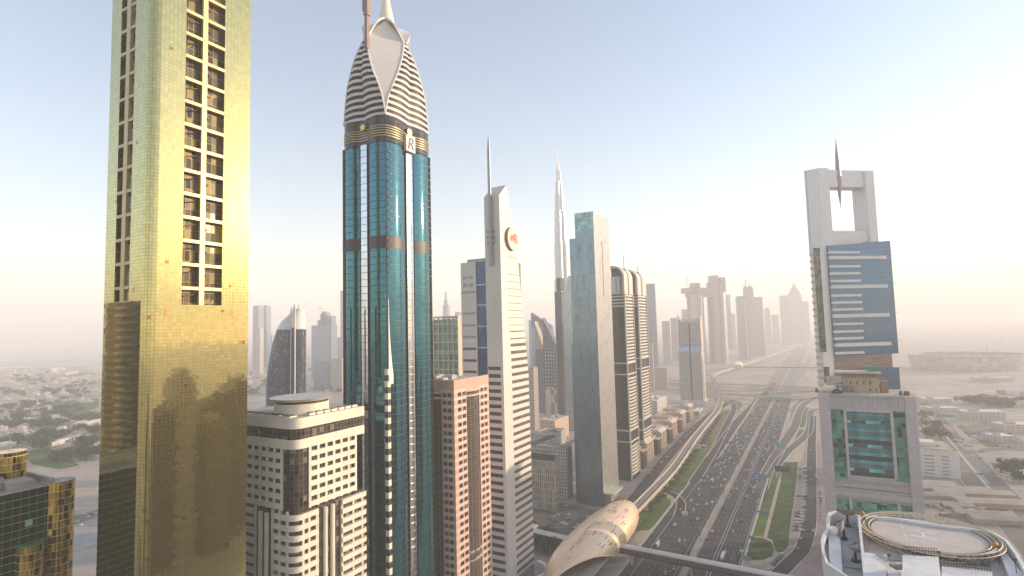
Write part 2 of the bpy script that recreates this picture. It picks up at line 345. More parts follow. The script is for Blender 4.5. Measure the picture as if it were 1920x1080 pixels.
patch('sand_path', [(1394, 1052), (1431, 1050), (1449, 1043), (1453, 1032), (1456, 1036), (1450, 1050), (1425, 1058), (1392, 1060)], .08, SAND)
road('street', [(1525, 780), (1522, 830), (1521, 892), (1519, 964), (1514, 1000), (1503, 1032), (1480, 1056), (1455, 1082), (1440, 1110)], 5.5, .11, ASPH)
patch('forecourt', [(1530, 830), (1548, 830), (1560, 960), (1560, 1090), (1500, 1095), (1512, 1045), (1530, 990)], .05, PAVE)
# the wide avenue and plots on the far right
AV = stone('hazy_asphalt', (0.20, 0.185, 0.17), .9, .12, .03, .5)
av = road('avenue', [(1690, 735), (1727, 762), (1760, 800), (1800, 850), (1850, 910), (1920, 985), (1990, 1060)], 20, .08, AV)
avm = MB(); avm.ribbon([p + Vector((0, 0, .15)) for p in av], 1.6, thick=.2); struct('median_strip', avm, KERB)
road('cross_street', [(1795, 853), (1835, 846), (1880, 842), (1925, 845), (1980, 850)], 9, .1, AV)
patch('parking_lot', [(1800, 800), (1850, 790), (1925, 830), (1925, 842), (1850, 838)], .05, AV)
patch('lawn', [(1800, 878), (1816, 875), (1870, 914), (1812, 914), (1798, 905)], .06, GRASS2); patch('sand_path', [(1801, 885), (1806, 884), (1825, 906), (1801, 906)], .07, SAND)
patch('lawn', [(1832, 828), (1850, 826), (1880, 841), (1862, 842)], .06, GRASS2); patch('lawn', [(1793, 797), (1806, 795), (1824, 820), (1818, 820)], .06, GRASS2)
patch('lawn', [(1715, 795), (1722, 783), (1735, 798), (1730, 803)], .06, GRASS2)
patch('field', [(1790, 742), (1960, 752), (1960, 760), (1790, 749)], .06, GRASS2); patch('field', [(1660, 680), (1925, 660), (1980, 700), (1700, 712)], .06, SAND)
# creek and salt flats in the far left
WATER = stone('creek_water', (0.22, 0.30, 0.38), .25, .05, .002, .01)
for px in ([(-40, 674), (95, 668), (190, 664), (190, 668), (95, 674), (-40, 682)], [(-40, 662), (80, 658), (200, 655), (200, 657), (-40, 666)], [(-40, 691), (60, 686), (190, 680), (190, 683), (60, 689), (-40, 694)]):
    patch('creek_water', px, .4, WATER)
FLAT = stone('salt_flat', (0.55, 0.50, 0.46), .95, .1, .001, .01)
patch('salt_flat', [(-60, 656), (200, 650), (200, 680), (-60, 698)], .2, FLAT)
for px in ([(95, 755), (185, 745), (185, 782), (120, 785)], [(100, 845), (180, 825), (185, 838), (110, 850)], [(40, 848), (90, 838), (150, 872), (110, 880), (60, 870)], [(120, 700), (185, 697), (185, 704), (120, 706)]):
    patch('lawn', px, .3, GRASS)
patch('sand_lot', [(70, 890), (190, 875), (190, 950), (100, 960)], .1, SAND)
road('side_road', [(60, 868), (120, 860), (190, 850), (300, 838)], 8, .3, ASPH2)
road('side_road', [(100, 990), (150, 972), (200, 955), (300, 925)], 14, .3, AV)
road('side_road', [(440, 725), (520, 705), (580, 690), (660, 678)], 12, .3, CONC2); road('side_road', [(460, 690), (560, 672), (660, 664)], 16, .3, AV)
patch('parking_lot', [(130, 1000), (190, 985), (190, 1020), (135, 1035)], .3, CONC)
# ================================================================ near towers on the left
class Face:                                     # turn photo spots on one upright wall into wall metres
    def __init__(s, C, d): s.C = Vector((C.x, C.y, 0)); s.d = d; s.n = Vector((-d.y, d.x, 0))
    def __call__(s, x, y):
        r = ray(x, y); o = Vector((0, 0, CAM_H)); k = (s.C - o).dot(s.n) / r.dot(s.n); p = o + r * k
        return ((p - s.C).dot(s.d), p.z)
def rrect(A, B, r, n=8, grow=0.0):              # plan -A..0 by 0..B, near right corner rounded
    x0, x1, y0, y1 = -A - grow, grow, -grow, B + grow; r += grow
    return [(x0, y0)] + [(x1 - r + r * math.sin(a), y0 + r - r * math.cos(a)) for a in [math.pi / 2 * i / n for i in range(n + 1)]] + [(x1, y1), (x0, y1)]
# ---- gold tower
GOLD = facade('gold_glass', (0.56, 0.495, 0.225), (0.22, 0.175, 0.07), (1.45, 1.2), (.09, .09), metal=.96, rough=.05, jit=.003, var=.08, wob=.001, odd=.004, oddcol=(0.45, 0.22, 0.05), lmetal=.92, lrough=.25)
GOLDM = stone('gold_metal', (0.56, 0.43, 0.21), .4, .08, .3, 2, metal=.35)
BRONZE = facade('bronze_window', (0.10, 0.075, 0.035), (0.30, 0.22, 0.10), (1.9, 3.8), (.15, .2), metal=.4, rough=.1, jit=.03, var=.6, odd=.2, oddcol=(.35, .24, .08))
C, h, A, B = fit((286, 0), 210, 470, 180)
gt = gthing('gold_glass_tower', 'tallest tower, sheathed in gold mirror glass with two shafts of open bays', 'skyscraper', C)
H = 330.0; RC = 3.4; fr = Face(C, uv_); fl = Face(C, wv_)
zb = fr(380, 572)[1]; r0, r1, r2, r3 = fr(345, 300)[0], fr(377, 300)[0], fr(386, 300)[0], fr(419, 300)[0]
l0, l1, l2, l3 = fl(221, 300)[0], fl(232, 300)[0], fl(239, 300)[0], fl(248, 300)[0]; zl = fl(230, 565)[1]
mb = MB(); mc = MB(); arc = [p for p in rrect(A, B, RC, 10)]
def wall(mb, a, b, z0, z1, m=0):               # a piece of outer wall between plan points
    d = math.dist(a, b); u0 = a[0] + a[1]
    mb.face([(*a, z0), (*b, z0), (*b, z1), (*a, z1)], [(u0, z0), (u0 + d, z0), (u0 + d, z1), (u0, z1)], m)
cor = arc[1:-2]
for a, b in zip(cor, cor[1:]): wall(mc, a, b, 0, H)
mc.build('rounded_corner', GOLD, gt, 30)
for y0, y1, z0 in ((RC, r0, 0), (r0, r3, None), (r3, B, 0)): wall(mb, (0, y0), (0, y1), 0, H if z0 == 0 else zb)
for x0, x1, z0 in ((-A, l0, 0), (l0, l3, None), (l3, -RC, 0)): wall(mb, (x0, 0), (x1, 0), 0, H if z0 == 0 else zl)
wall(mb, (0, B), (-A, B), 0, H); wall(mb, (-A, B), (-A, 0), 0, H); mb.face([(-A, 0, H), (-RC, 0, H), (0, RC, H), (0, B, H), (-A, B, H)])
DP = 2.2
for a, b in (((0, r0), (-DP, r0)), ((-DP, r3), (0, r3))): wall(mb, a, b, zb, H)
for a, b in (((l0, 0), (l0, DP)), ((l3, DP), (l3, 0))): wall(mb, a, b, zl, H)
mb.face([(0, r0, zb), (0, r3, zb), (-DP, r3, zb), (-DP, r0, zb)]); mb.face([(l0, 0, zl), (l3, 0, zl), (l3, DP, zl), (l0, DP, zl)])
mb.build('curtain_wall', GOLD, gt)
rg = MB(); wall(rg, (-DP, r0), (-DP, r3), zb, H); wall(rg, (l0, DP), (l3, DP), zl, H); rg.build('recess_glazing', BRONZE, gt)
MB().box(-1.0, .15, r1, r2, zb, H).build('column', GOLDM, gt); MB().box(l1, l2, -.15, 1.0, zl, H).build('column', GOLDM, gt)
pitch = fr(360, 300)[1] - fr(360, 343.3)[1]
for k in range(18):
    z = fr(360, 555)[1] + k * pitch + 2.2
    if z > H: break
    MB().box(-1.3, .05, r0, r1, z, z + 1.15).build('beam', GOLDM, gt); MB().box(-1.3, .05, r2, r3, z, z + 1.15).build('beam', GOLDM, gt)
    BM_ = BRONZE if k % 3 == 0 else DARKM
    MB().box(-1.9, -1.5, r0 + .2, r0 + 1.0, z - 5.6, z).build('brace', BM_, gt); MB().tube([(-1.5, r0 + 1.6, z - 2.4), (-1.5, r1 - .3, z - 1.2)], .22).build('brace', BM_, gt); MB().box(-2.0, -1.2, r2 + 1.2, r2 + 2.0, z - 3.2, z - 2.6).build('brace', BM_, gt)
    zz = fl(226, 555)[1] + k * pitch + 2.2
    MB().box(l0, l1, -.05, 1.3, zz, zz + 1.1).build('beam', GOLDM, gt); MB().box(l2, l3, -.05, 1.3, zz, zz + 1.1).build('beam', GOLDM, gt)
for zz, yy in ((fr(311, 588)[1], fr(311, 588)[0]), (fr(435, 588)[1], fr(435, 588)[0])): MB().box(-.1, .06, yy - .5, yy + .6, zz - 1.2, zz + 1.8).build('copper_panel', stone('copper_panel', (.45, .22, .08), .4, .1, .3, 2), gt)
# ---- green glass building with gold cylinder bays, far left
GRN = facade('green_glass', (0.018, 0.05, 0.035), (0.50, 0.48, 0.27), (2.6, 3.0), (.07, .22), metal=.75, rough=.06, jit=.012, var=.45, wob=.008)
C = at(100, 908, 230); hb = C.z
gb = gthing('green_glass_office', 'dark green glass block with gold banded cylinder bays at the lower left edge', 'office building', C)
MB().box(-34, 0, -75, 0, 0, hb, 0, 1).build('curtain_wall', [GRN, ROOFM], gb)
GB2 = facade('gold_bay_glass', (0.70, 0.46, 0.08), (0.75, 0.62, 0.30), (1.5, 3.0), (.05, .25), metal=.95, rough=.09, jit=.05, var=.35, wob=.02, odd=.18, oddcol=(.10, .06, .01))
MB().cyl(-3.2, 3.0, 5.6, 0, hb + .6, 28, m=0, top=1).build('corner_bay', [GB2, ROOFM], gb, 30)
fg = Face(C, uv_); y_, z_ = fg(54, 1020); MB().cyl(1.2, y_, 4.6, 0, z_, 24).build('round_bay', GB2, gb, 30)
y2, z2 = fg(54, 980); MB().box(0, .12, y2 - 1.2, y2 + 1.2, z2 - 1.3, z2 + 1.3).build('pale_pane', paint('pale_green', (.42, .62, .38), .3), gb)
yg, zg = fg(60, 1012); MB().cyl(1.2, y_, 3.9, z_, z_ + .6, 20).build('bay_lantern', facade('emerald', (.08, .35, .16), (.5, .5, .3), (1, 1), metal=.6), gb)
MB().box(-34, -32.8, -75, 0, hb, hb + 2.6).box(-32.8, 0, -.8, .4, hb, hb + 2.6).build('parapet', CONC2, gb)
MB().box(-26, -8, -60, -14, hb, hb + 2.6).box(-24, -12, -24, -12, hb, hb + 4.2).box(-14, -3, -13, -5, hb, hb + 3.2).build('roof_plant', CONC2, gb)
for i in range(6): MB().box(-10 + 1.5 * (i % 2), -7.6, -50 + i * 7, -46 + i * 7, hb, hb + 1.6).build('air_unit', GREYM, gb)
p = at(20, 870, 232); q = gb.matrix_world; d = p - Vector((C.x, C.y, 0)); cx_, cy_ = d.dot(wv_), d.dot(uv_)
MB().cyl(cx_, cy_, 5.2, hb, at(20, 846, 232).z, 28).build('roof_drum', GB2, gb, 30)
MB().tube([(cx_ + 1, cy_ - 1, hb + 14), (cx_ + 1, cy_ - 1, hb + 22)], .18).build('mast', GREYM, gb)
# ---- beige hotel tower with drum roof
C, T, A, B = fit((552, 801), 440, 683, 220); T = Face(C, wv_)(548, 786)[1]
bt = gthing('beige_hotel_tower', 'beige tower with ribbon windows and a round helipad drum on its roof', 'tower block', C)
BG = facade('hotel_glass', (0.05, 0.045, 0.04), (0.16, 0.13, 0.10), (1.9, 2.2), (.16, .12), metal=.15, rough=.1, jit=.02, var=.6, odd=.10, oddcol=(.24, .20, .15))
fr = Face(C, uv_); fl = Face(C, wv_); RC = 4.5; A += 6
zt1 = T - 4.3; zt2 = zt1 - 4.3; zt3 = zt2 - 3.8; P = 4.04
MB().prism(rrect(A, B, RC), zt1, T, 0, 1).build('parapet', [BEIGE, ROOFM], bt, 30); MB().prism(rrect(A, B, RC, grow=-.3), zt2, zt1).build('sky_lounge_glazing', BG, bt, 30)
MB().prism(rrect(A, B, RC), zt3, zt2, bottom=True).build('cornice', BEIGE, bt, 30)
RB = fr(668, 900)[0]                                # upper floors stop short of the cornice on the right
MB().prism(rrect(A, RB - .9, RC, grow=-.9), 0, zt3).build('glass_core', BG, bt, 30)
su, sl_ = 8.0, -8.2                                 # dark corner glazing of the upper floors
zs = zt3 - 6.55 * P; zst = fr(676, 918)[1]
nu = 6
for k in range(int(zt3 / P)):
    z1 = zt3 - k * P - 1.9; z0 = z1 - 2.15
    if z0 < 4: break
    if k < 6:
        for nm, g in (('right', [(su, RB)]), ('left', [(-A, sl_)])):
            for a, b in g:
                m = MB()
                if nm == 'right': m.box(-.9, 0, a + .3, b, z0, z1); m.cyl(-.62, a + .3, .62, z0, z1, 10)
                else: m.box(a, b - .3, 0, .9, z0, z1); m.cyl(b - .3, .62, .62, z0, z1, 10)
                m.build('spandrel_band', BEIGE, bt)
    else:
        c1, c2 = (fr(598, 960)[0], fr(641, 960)[0]); d1, d2 = fl(508, 990)[0], fl(478, 990)[0]
        core = rrect(A, B, RC)[1:-2]; m = MB(); L_ = [(d1, 0)] + core + [(0, c1)]
        I_ = [(d1, .9)] + [(p[0] - .9 * (1 - (i / (len(core) - 1)) * 0) if 0 else p[0] * 1 - .0, p[1]) for i, p in enumerate(core)] + [(-.9, c1)]
        inner = [(d1, .9)] + rrect(A, B, RC, grow=-.9)[1:-2] + [(-.9, c1)]
        for i in range(len(L_) - 1):
            m.face([(*L_[i], z0), (*L_[i + 1], z0), (*L_[i + 1], z1), (*L_[i], z1)]); m.face([(*L_[i], z1), (*L_[i + 1], z1), (*inner[i + 1], z1), (*inner[i], z1)]); m.face([(*inner[i], z0), (*inner[i + 1], z0), (*L_[i + 1], z0), (*L_[i], z0)])
        m.build('spandrel_band', BEIGE, bt, 30)
        MB().box(-.9, .6, c2, B, z0, z1).cyl(-.3, B, .9, z0, z1, 10).build('spandrel_band', BEIGE, bt) if z1 < zst + 3 else MB().box(-.9, 0, c2, RB, z0, z1).build('spandrel_band', BEIGE, bt)
        MB().box(-A, d2, 0, .9, z0, z1).build('spandrel_band', BEIGE, bt)
MB().box(-10, -.9, RB - 1, B - .6, 0, zst).build('side_wing_core', BG, bt)
for a, z1 in [(su + (RB - su) * i / 6, zt3) for i in range(7)]: MB().box(-.9, -.12, a - .55, a + .55, zt3 - 6.1 * P, zt3).build('pier', BEIGE, bt)
for i in range(9): a = -A + (A + sl_) * i / 8; MB().box(a - .5, a + .5, .12, .9, zt3 - 6.1 * P, zt3).build('pier', BEIGE, bt)
for a in (RC + .2, 7.6, 11.4, c1 - .4, c2 + .4, (c2 + B) / 2, B - 1.4): MB().box(-.9, -.12, a - .45, a + .45, 0, min(zs, zt3 - 6.1 * P)).build('pier', BEIGE, bt)
for a in (d1 + .4, -RC - .2, (d1 - RC) / 2, d2 - .4, (d2 - A) / 2): MB().box(a - .45, a + .45, .12, .9, 0, zt3 - 6.1 * P).build('pier', BEIGE, bt)
for f in (.30, .62): a = c1 + (c2 - c1) * f; MB().cyl(-.5, a, 1.0, 0, zt3 - 6.6 * P, 12).build('fin', BEIGE, bt, 30)
for f in (.3, .68): a = d2 + (d1 - d2) * f; MB().cyl(a, .5, 1.0, 0, zt3 - 6.6 * P, 12).build('fin', BEIGE, bt, 30)
p = at(566, 760, 241); d = p - Vector((C.x, C.y, 0)); cx_, cy_ = d.dot(wv_), d.dot(uv_)
zr = T - 1.2; dz = at(566, 743, 241).z
MB().cyl(cx_, cy_, 11.3, zr, dz - 2.2, 40).build('roof_drum', BEIGE, bt, 30); MB().cyl(cx_, cy_, 11.0, dz - 2.2, dz - 1.2, 40).build('drum_clerestory', DARKM, bt, 30)
MB().cyl(cx_, cy_, 11.6, dz - 1.2, dz, 40, 13.3, 0, 1).build('helipad', [BEIGE, stone('pad_screed', (.55, .55, .54), .8, .08, .3, 2)], bt, 30)
for i in range(5):
    x = -A + 8 + i * 6.6; g = MB().box(x, x + 5.6, 1.6, 5.2, T, T + .5)
    for q in range(5): g.box(x + .3 + q, x + .8 + q, 1.9, 5.0, T + .5, T + .8, 1)
    g.build('roof_pergola', [BEIGE, DARKM], bt)
for i in range(7):
    y = 9 + i * 4; g = MB().box(-4.2, -1.8, y, y + 3, T, T + 1.0).box(-3.8, -2.2, y + .4, y + 2.6, T + 1.0, T + 1.3, 1); g.build('air_unit', [BEIGE, DARKM], bt)
# ---- bullet-topped blue tower
C = at(723, 265, 270); z0 = C.z
rt = gthing('bullet_topped_tower', 'tall blue glass tower with a striped bullet crown and white diamond panels', 'skyscraper', C)
A = span(C, -wv_, 643); B = span(C, uv_, 806); HS = (A + B) / 4
ROSE = facade('blue_glass', (0.055, 0.19, 0.24), (0.02, 0.05, 0.06), (1.35, 3.6), (.08, .34), metal=.88, rough=.05, jit=.005, var=.10, wob=.006)
STRIP = facade('silver_glass', (0.66, 0.68, 0.70), (0.2, 0.2, 0.2), (2.0, 3.6), (.05, .3), metal=.97, rough=.055, jit=.008, var=.06, wob=.005)
RDARK = facade('dark_recess_glass', (0.045, 0.042, 0.045), (0.09, 0.075, 0.065), (1.2, 3.6), (.1, .15), metal=.4, rough=.12, jit=.012, var=.4)
def side(k):                                     # plan of one side from corner: (along 0..1, out, piece)
    pts = []
    for i in range(9): t = i / 8; pts.append((.035 + .37 * t, 2.3 * math.sin(math.pi * (.1 + .8 * t)) - 1.3, 0))
    pts += [(.405, -1.3, 1), (.435, -1.3, 1)]
    for i in range(7): t = i / 6; pts.append((.436 + .138 * t, -.35 + .24 * math.sin(math.pi * t), 2))
    pts += [(.575, -1.3, 1), (.60, -1.3, 1)]
    for i in range(9): t = i / 8; pts.append((.605 + .36 * t, 2.3 * math.sin(math.pi * (.1 + .8 * t)) - 1.3, 0))
    return pts
def rose_plan(half):                             # list of (x, y, piece), centred; sides counter-clockwise from near-right corner
    out = []
    for k in range(4):
        c = [(half, -half), (half, half), (-half, half), (-half, -half)]
        a, b = Vector(c[k]), Vector(c[(k + 1) % 4]); dv = b - a; nv = Vector((dv.y, -dv.x)).normalized()
        S_ = side(k)
        if k in (1, 3): pass
        if k == 3: S_ = [(1 - q[0], q[1], q[2]) for q in S_][::-1]
        out.append((*(a + dv * .012 - nv * .0), 1))
        for t, o, piece in S_: q = a + dv * t + nv * o * half / HS / 2 * 1.0 if 0 else a + dv * t + nv * (o * half / (A / 2)); out.append((q.x, q.y, piece))
        out.append((*(a + dv * .988), 1))
    return out
ox, oy = -A / 2, B / 2; KY = B / A
pl = [(p[0], p[1] * KY, p[2]) for p in rose_plan(A / 2 * 1.02)]; n = len(pl)
parts = {0: MB(), 1: MB(), 2: MB()}; zA = 0.0; zB = z0 + 1
acc = 0
for i in range(n):
    a, b = pl[i], pl[(i + 1) % n]; pc = a[2] if a[2] == b[2] else 1; d = math.dist(a[:2], b[:2])
    parts[pc].face([(a[0] + ox, a[1] + oy, zA), (b[0] + ox, b[1] + oy, zA), (b[0] + ox, b[1] + oy, zB), (a[0] + ox, a[1] + oy, zB)], [(acc, zA), (acc + d, zA), (acc + d, zB), (acc, zB)]); acc += d
parts[0].build('lobe_glazing', ROSE, rt, 25); parts[1].build('dark_recess', RDARK, rt); parts[2].build('silver_strip', STRIP, rt, 25)
bladem = stone('blade_metal', (.16, .12, .09), .5, .1, .3, 2)
fr = Face(C, uv_); fl = Face(C, wv_)
for k in range(17):                               # sunshade blades above the service floor
    z = z0 - 5 - 3.9 * k
    for (x, y, w, d) in ((-.6, 1.2, .9, 4.2), (-.6, B - 5.0, .9, 4.4)): MB().box(x, x + w + .45, y, y + d, z, z + .35).build('sunshade_blade', bladem, rt)
    for (x, y, w, d) in ((-A + .6, -.75, 4.4, .9),): MB().box(x, x + w, y, y + d, z, z + .35).build('sunshade_blade', bladem, rt)
zm = fr(760, 470)[1]; zm2 = fr(760, 448)[1]
mech = None; SLV = facade('service_louvre', (.07, .062, .058), (.05, .045, .04), (4, .5), (.1, .2), metal=0, rough=.5, jit=0, wob=.004)
for i in range(n + 1):
    if i == n:
        if mech: mech.build('service_floor_band', SLV, rt, 25)
        break
    a, b = pl[i], pl[(i + 1) % n]
    if a[2] == 0 and b[2] == 0 or (a[2] == b[2] == 1 and abs(a[0]) > .9 * A / 2 and abs(a[1]) > .9 * B / 2):
        g = 1.006; mech = mech or MB(); mech.face([(a[0] * g + ox, a[1] * g + oy, zm), (b[0] * g + ox, b[1] * g + oy, zm), (b[0] * g + ox, b[1] * g + oy, zm2), (a[0] * g + ox, a[1] * g + oy, zm2)])
    elif mech: mech.build('service_floor_band', SLV, rt, 25); mech = None
for k in range(26):                               # gilt ledges down the lit strip
    z = fr(765, 660)[1] - k * 4.0
    if z < 5: break
    arc_ = [(-.2 + 1.0 * math.sin(math.pi * i / 8), B * (.44 + .13 * i / 8)) for i in range(9)]
    MB().loft([([(p[0], p[1]) for p in arc_] + [(-1.2, B * .57), (-1.2, B * .44)], z), ([(p[0], p[1]) for p in arc_] + [(-1.2, B * .57), (-1.2, B * .44)], z + .3)], 0, None, True).build('gilt_ledge', GOLDM, rt)
cc = MB(); zc = fr(724, 692)[1]                    # column built as a striped tower's reflection, low down, and the white fin that runs out of it
for k in range(60):
    z = zc - k * 3.0
    if z < 3: break
    cc.box(-1.6, .5, -.5, 1.6, z - 3.0, z, k % 2)
cc.build('banded_reflection_column', [BEIGE, DARKM], rt)
f0, f1, f2 = fr(723, 560)[1], fr(728, 640)[1], fr(733, 720)[1]
fin = MB(); w_ = lambda t: .3 + 3.6 * t ** 2
for i in range(12):
    t0_, t1_ = i / 12, (i + 1) / 12; za, zb_ = f0 + (f2 - f0) * t0_, f0 + (f2 - f0) * t1_
    fin.face([(.62, .3, za), (.62, .3, zb_), (.62, .3 + w_(t1_), zb_), (.62, .3 + w_(t0_), za)][::-1]); fin.face([(.3, .3, za), (.3, .3, zb_), (.62, .3, zb_), (.62, .3, za)])
fin.build('corner_fin', WHITE, rt)
# service band with gilt rings
zk0, zk1 = z0, fr(724, 214)[1]
ring = lambda g: [(p[0] * g + ox, p[1] * g + oy) for p in pl if True]
smooth_plan = [(p[0], p[1]) for p in pl if p[2] == 0]
rg = lambda g: [(p[0] * g + ox, p[1] * g + oy) for p in smooth_plan]
MB().loft([(rg(1.0), zk0), (rg(1.0), zk1)]).build('crown_base_band', RDARK, rt, 25)
for i in range(5): z = zk0 + 3.4 + i * 1.35; MB().loft([(rg(1.012), z), (rg(1.012), z + .38)], bottom=True).build('gilt_ring', GOLDM, rt, 25)
for (bx, by, ax) in ((.3, B * .5, 'x'), (-A * .5, -.3, 'y')):
    zc_ = fr(763, 247)[1]; md = MB(); ng = 24
    for rr, dd in ((1.9, .45), (1.35, .6)):
        q = [(math.cos(2 * math.pi * i / ng) * rr, math.sin(2 * math.pi * i / ng) * rr) for i in range(ng)]
        P3 = (lambda u, v, o: (bx + o, by + u, zc_ + v)) if ax == 'x' else (lambda u, v, o: (bx + u, by - o, zc_ + v))
        md.face([P3(u, v, dd) for u, v in q], None, 0 if rr > 1.5 else 1)
        for i in range(ng): a, b = q[i], q[(i + 1) % ng]; md.face([P3(*a, 0), P3(*b, 0), P3(*b, dd), P3(*a, dd)], None, 0)
    md.build('gilt_medallion', [GOLDM, stone('gilt_boss', (.85, .55, .15), .3, .1, .5, 2, metal=.6)], rt)
# crown: striped shells between four white diamond panels
prof = [(214, 1.0, .012), (180, 1.03, .15), (150, 1.09, .37), (130, 1.12, .56), (105, 1.10, .70), (85, 1.05, .78), (68, .97, .82), (50, .87, .82)]
zc = [(fr(724, y)[1], s, c) for y, s, c in prof]; zt = zc[-1][0]
def interp(z, i):
    for qa, qb in zip(zc, zc[1:]):
        if z <= qb[0]: t = max(0, (z - qa[0]) / (qb[0] - qa[0])); return qa[i] + (qb[i] - qa[i]) * t
    return zc[-1][i]
def crown_ring(z):
    hf = A / 2 * interp(z, 1); ch = interp(z, 2) * A / 2; out = []
    c = [(hf, -hf), (hf, hf), (-hf, hf), (-hf, -hf)]
    for k in range(4):
        a, b = Vector(c[k]), Vector(c[(k + 1) % 4]); dv = (b - a).normalized(); Ls = (b - a).length; nv = Vector((dv.y, -dv.x)); c_ = min(ch, Ls * .48)
        s0, s1 = c_, Ls - c_; mid = Ls / 2
        for lo, hi in ((s0, mid), (mid, s1)):
            for i in range(6 if hi == mid else 7):
                t = i / 6; out.append((*(a + dv * (lo + (hi - lo) * t) + nv * (1.1 * math.sin(math.pi * (.1 + .8 * t)) - .6) * min(1, (hi - lo) / 9) * 1.7), k))
    return [(p[0] + ox, p[1] * KY + oy) for p in out]
nst = 14; wpan = MB(); RIBW = facade('crown_ribbon_glass', (.03, .028, .03), (.06, .05, .048), (1.2, 3.6), (.1, .15), metal=0, rough=.45, jit=.01, var=.4, spec=.2); zz = zk1; fl_h = (zt - zk1) / nst
CW = facade('crown_white', (0.66, 0.62, 0.58), (0.45, 0.42, 0.40), (1.6, 1.6), (.06, .06), metal=0, rough=.5, jit=0, wob=0, var=.03)
cr_white = stone('crown_cladding', (0.66, .61, .56), .55, .06, .2, 1.5)
for k in range(nst):
    crw = [MB() for _ in range(4)]; gl_ = [MB() for _ in range(4)]
    for (fa, fb, dest) in ((0, .45, crw), (.45, 1, gl_)):
        za, zb_ = zk1 + (k + fa) * fl_h, zk1 + (k + fb) * fl_h
        ra, rb = crown_ring(za), crown_ring(zb_); nn = len(ra); per = nn // 4; acc = 0
        sh = .972 if dest is gl_ else 1.0
        ra2, rb2 = [((p[0] - ox) * sh + ox, (p[1] - oy) * sh + oy) for p in ra], [((p[0] - ox) * sh + ox, (p[1] - oy) * sh + oy) for p in rb]
        for i in range(nn):
            j = (i + 1) % nn
            if i % per == per - 1:
                wpan.face([(*ra[i], za), (*ra[j], za), (*rb[j], zb_), (*rb[i], zb_)], [(-math.dist(ra[i], ra[j]) / 2, za), (math.dist(ra[i], ra[j]) / 2, za), (math.dist(rb[i], rb[j]) / 2, zb_), (-math.dist(rb[i], rb[j]) / 2, zb_)]); continue
            d = math.dist(ra[i], ra[j]); dest[i // per].face([(*ra2[i], za), (*ra2[j], za), (*rb2[j], zb_), (*rb2[i], zb_)], [(acc, za), (acc + d, za), (acc + d, zb_), (acc, zb_)]); acc += d
        if dest is crw:
            for i in range(nn):
                if i % per == per - 1: continue
                j = (i + 1) % nn; r9 = [((p[0] - ox) * .972 + ox, (p[1] - oy) * .972 + oy) for p in (rb[i], rb[j])]; crw[i // per].face([(*rb[i], zb_), (*rb[j], zb_), (*r9[1], zb_), (*r9[0], zb_)])
            for i in range(nn):
                if i % per == per - 1: continue
                j = (i + 1) % nn; r9 = [((p[0] - ox) * .972 + ox, (p[1] - oy) * .972 + oy) for p in (ra[i], ra[j])]; crw[i // per].face([(*r9[0], za), (*r9[1], za), (*ra[j], za), (*ra[i], za)])
    for q in crw: q.build('crown_band', cr_white, rt, 35)
    for q in gl_: q.build('ribbon_window', RIBW, rt, 35)
wpan.build('diamond_panel', CW, rt, 20)
#edge trims of the diamonds, hoods above them, spire and mast
top = crown_ring(zt); per = len(top) // 4; apex = Vector((ox, oy, fr(724, -70)[1]))
for k in range(4):
    i = k * per + per - 1; j = (i + 1) % len(top); pa, pb = Vector((*top[i], zt)), Vector((*top[j], zt)); m_ = (pa + pb) / 2; out_ = (m_ - Vector((ox, oy, zt))).normalized()
    hd = MB(); pk = m_ + out_ * -.5 + Vector((0, 0, fr(724, 8)[1] - zt)); rows = []
    for t in range(9):
        u_ = t / 8; a = pa.lerp(pk, u_) + out_ * (2.0 * math.sin(math.pi * u_) + .5) + Vector((0, 0, 1.8 * math.sin(math.pi * u_))); b = pb.lerp(pk, u_) + out_ * (2.0 * math.sin(math.pi * u_) + .5) + Vector((0, 0, 1.8 * math.sin(math.pi * u_)))
        bk = Vector((ox, oy, a.z + 2.2)); rows.append((a, a.lerp(bk, .55), b, b.lerp(bk, .55)))
    for q, w in zip(rows, rows[1:]): hd.face([q[0], q[1], w[1], w[0]]); hd.face([q[2], w[2], w[3], q[3]])
    for q, w in zip(rows, rows[1:]):
        for x in (0, 2): dn = Vector((0, 0, -1.0)); hd.face([q[x], w[x], w[x] + dn, q[x] + dn]); hd.face([q[x] + dn, w[x] + dn, w[x] + dn - out_ * 1.2, q[x] + dn - out_ * 1.2])
    hd.face([pa - out_ * .2, pb - out_ * .2, pk - out_ * .6]); hd.build('crown_hood', WHITE, rt)
    for (aa) in (i, j):
        tr = []
        for s in range(13): z = zk1 + (zt - zk1) * s / 12; rr = crown_ring(z); tr.append((*rr[aa], z))
        MB().tube(tr, .42, 5).build('diamond_trim', WHITE, rt)
MB().loft([([(ox + math.cos(a) * r_, oy + math.sin(a) * r_) for a in [2 * math.pi * i / 12 for i in range(12)]], z) for r_, z in ((A / 2 * .62, zt - 1), (A / 2 * .5, fr(724, 22)[1]), (A / 2 * .3, fr(724, 0)[1]), (1.2, fr(724, -60)[1]))]).build('crown_spire', BEIGE, rt, 30)
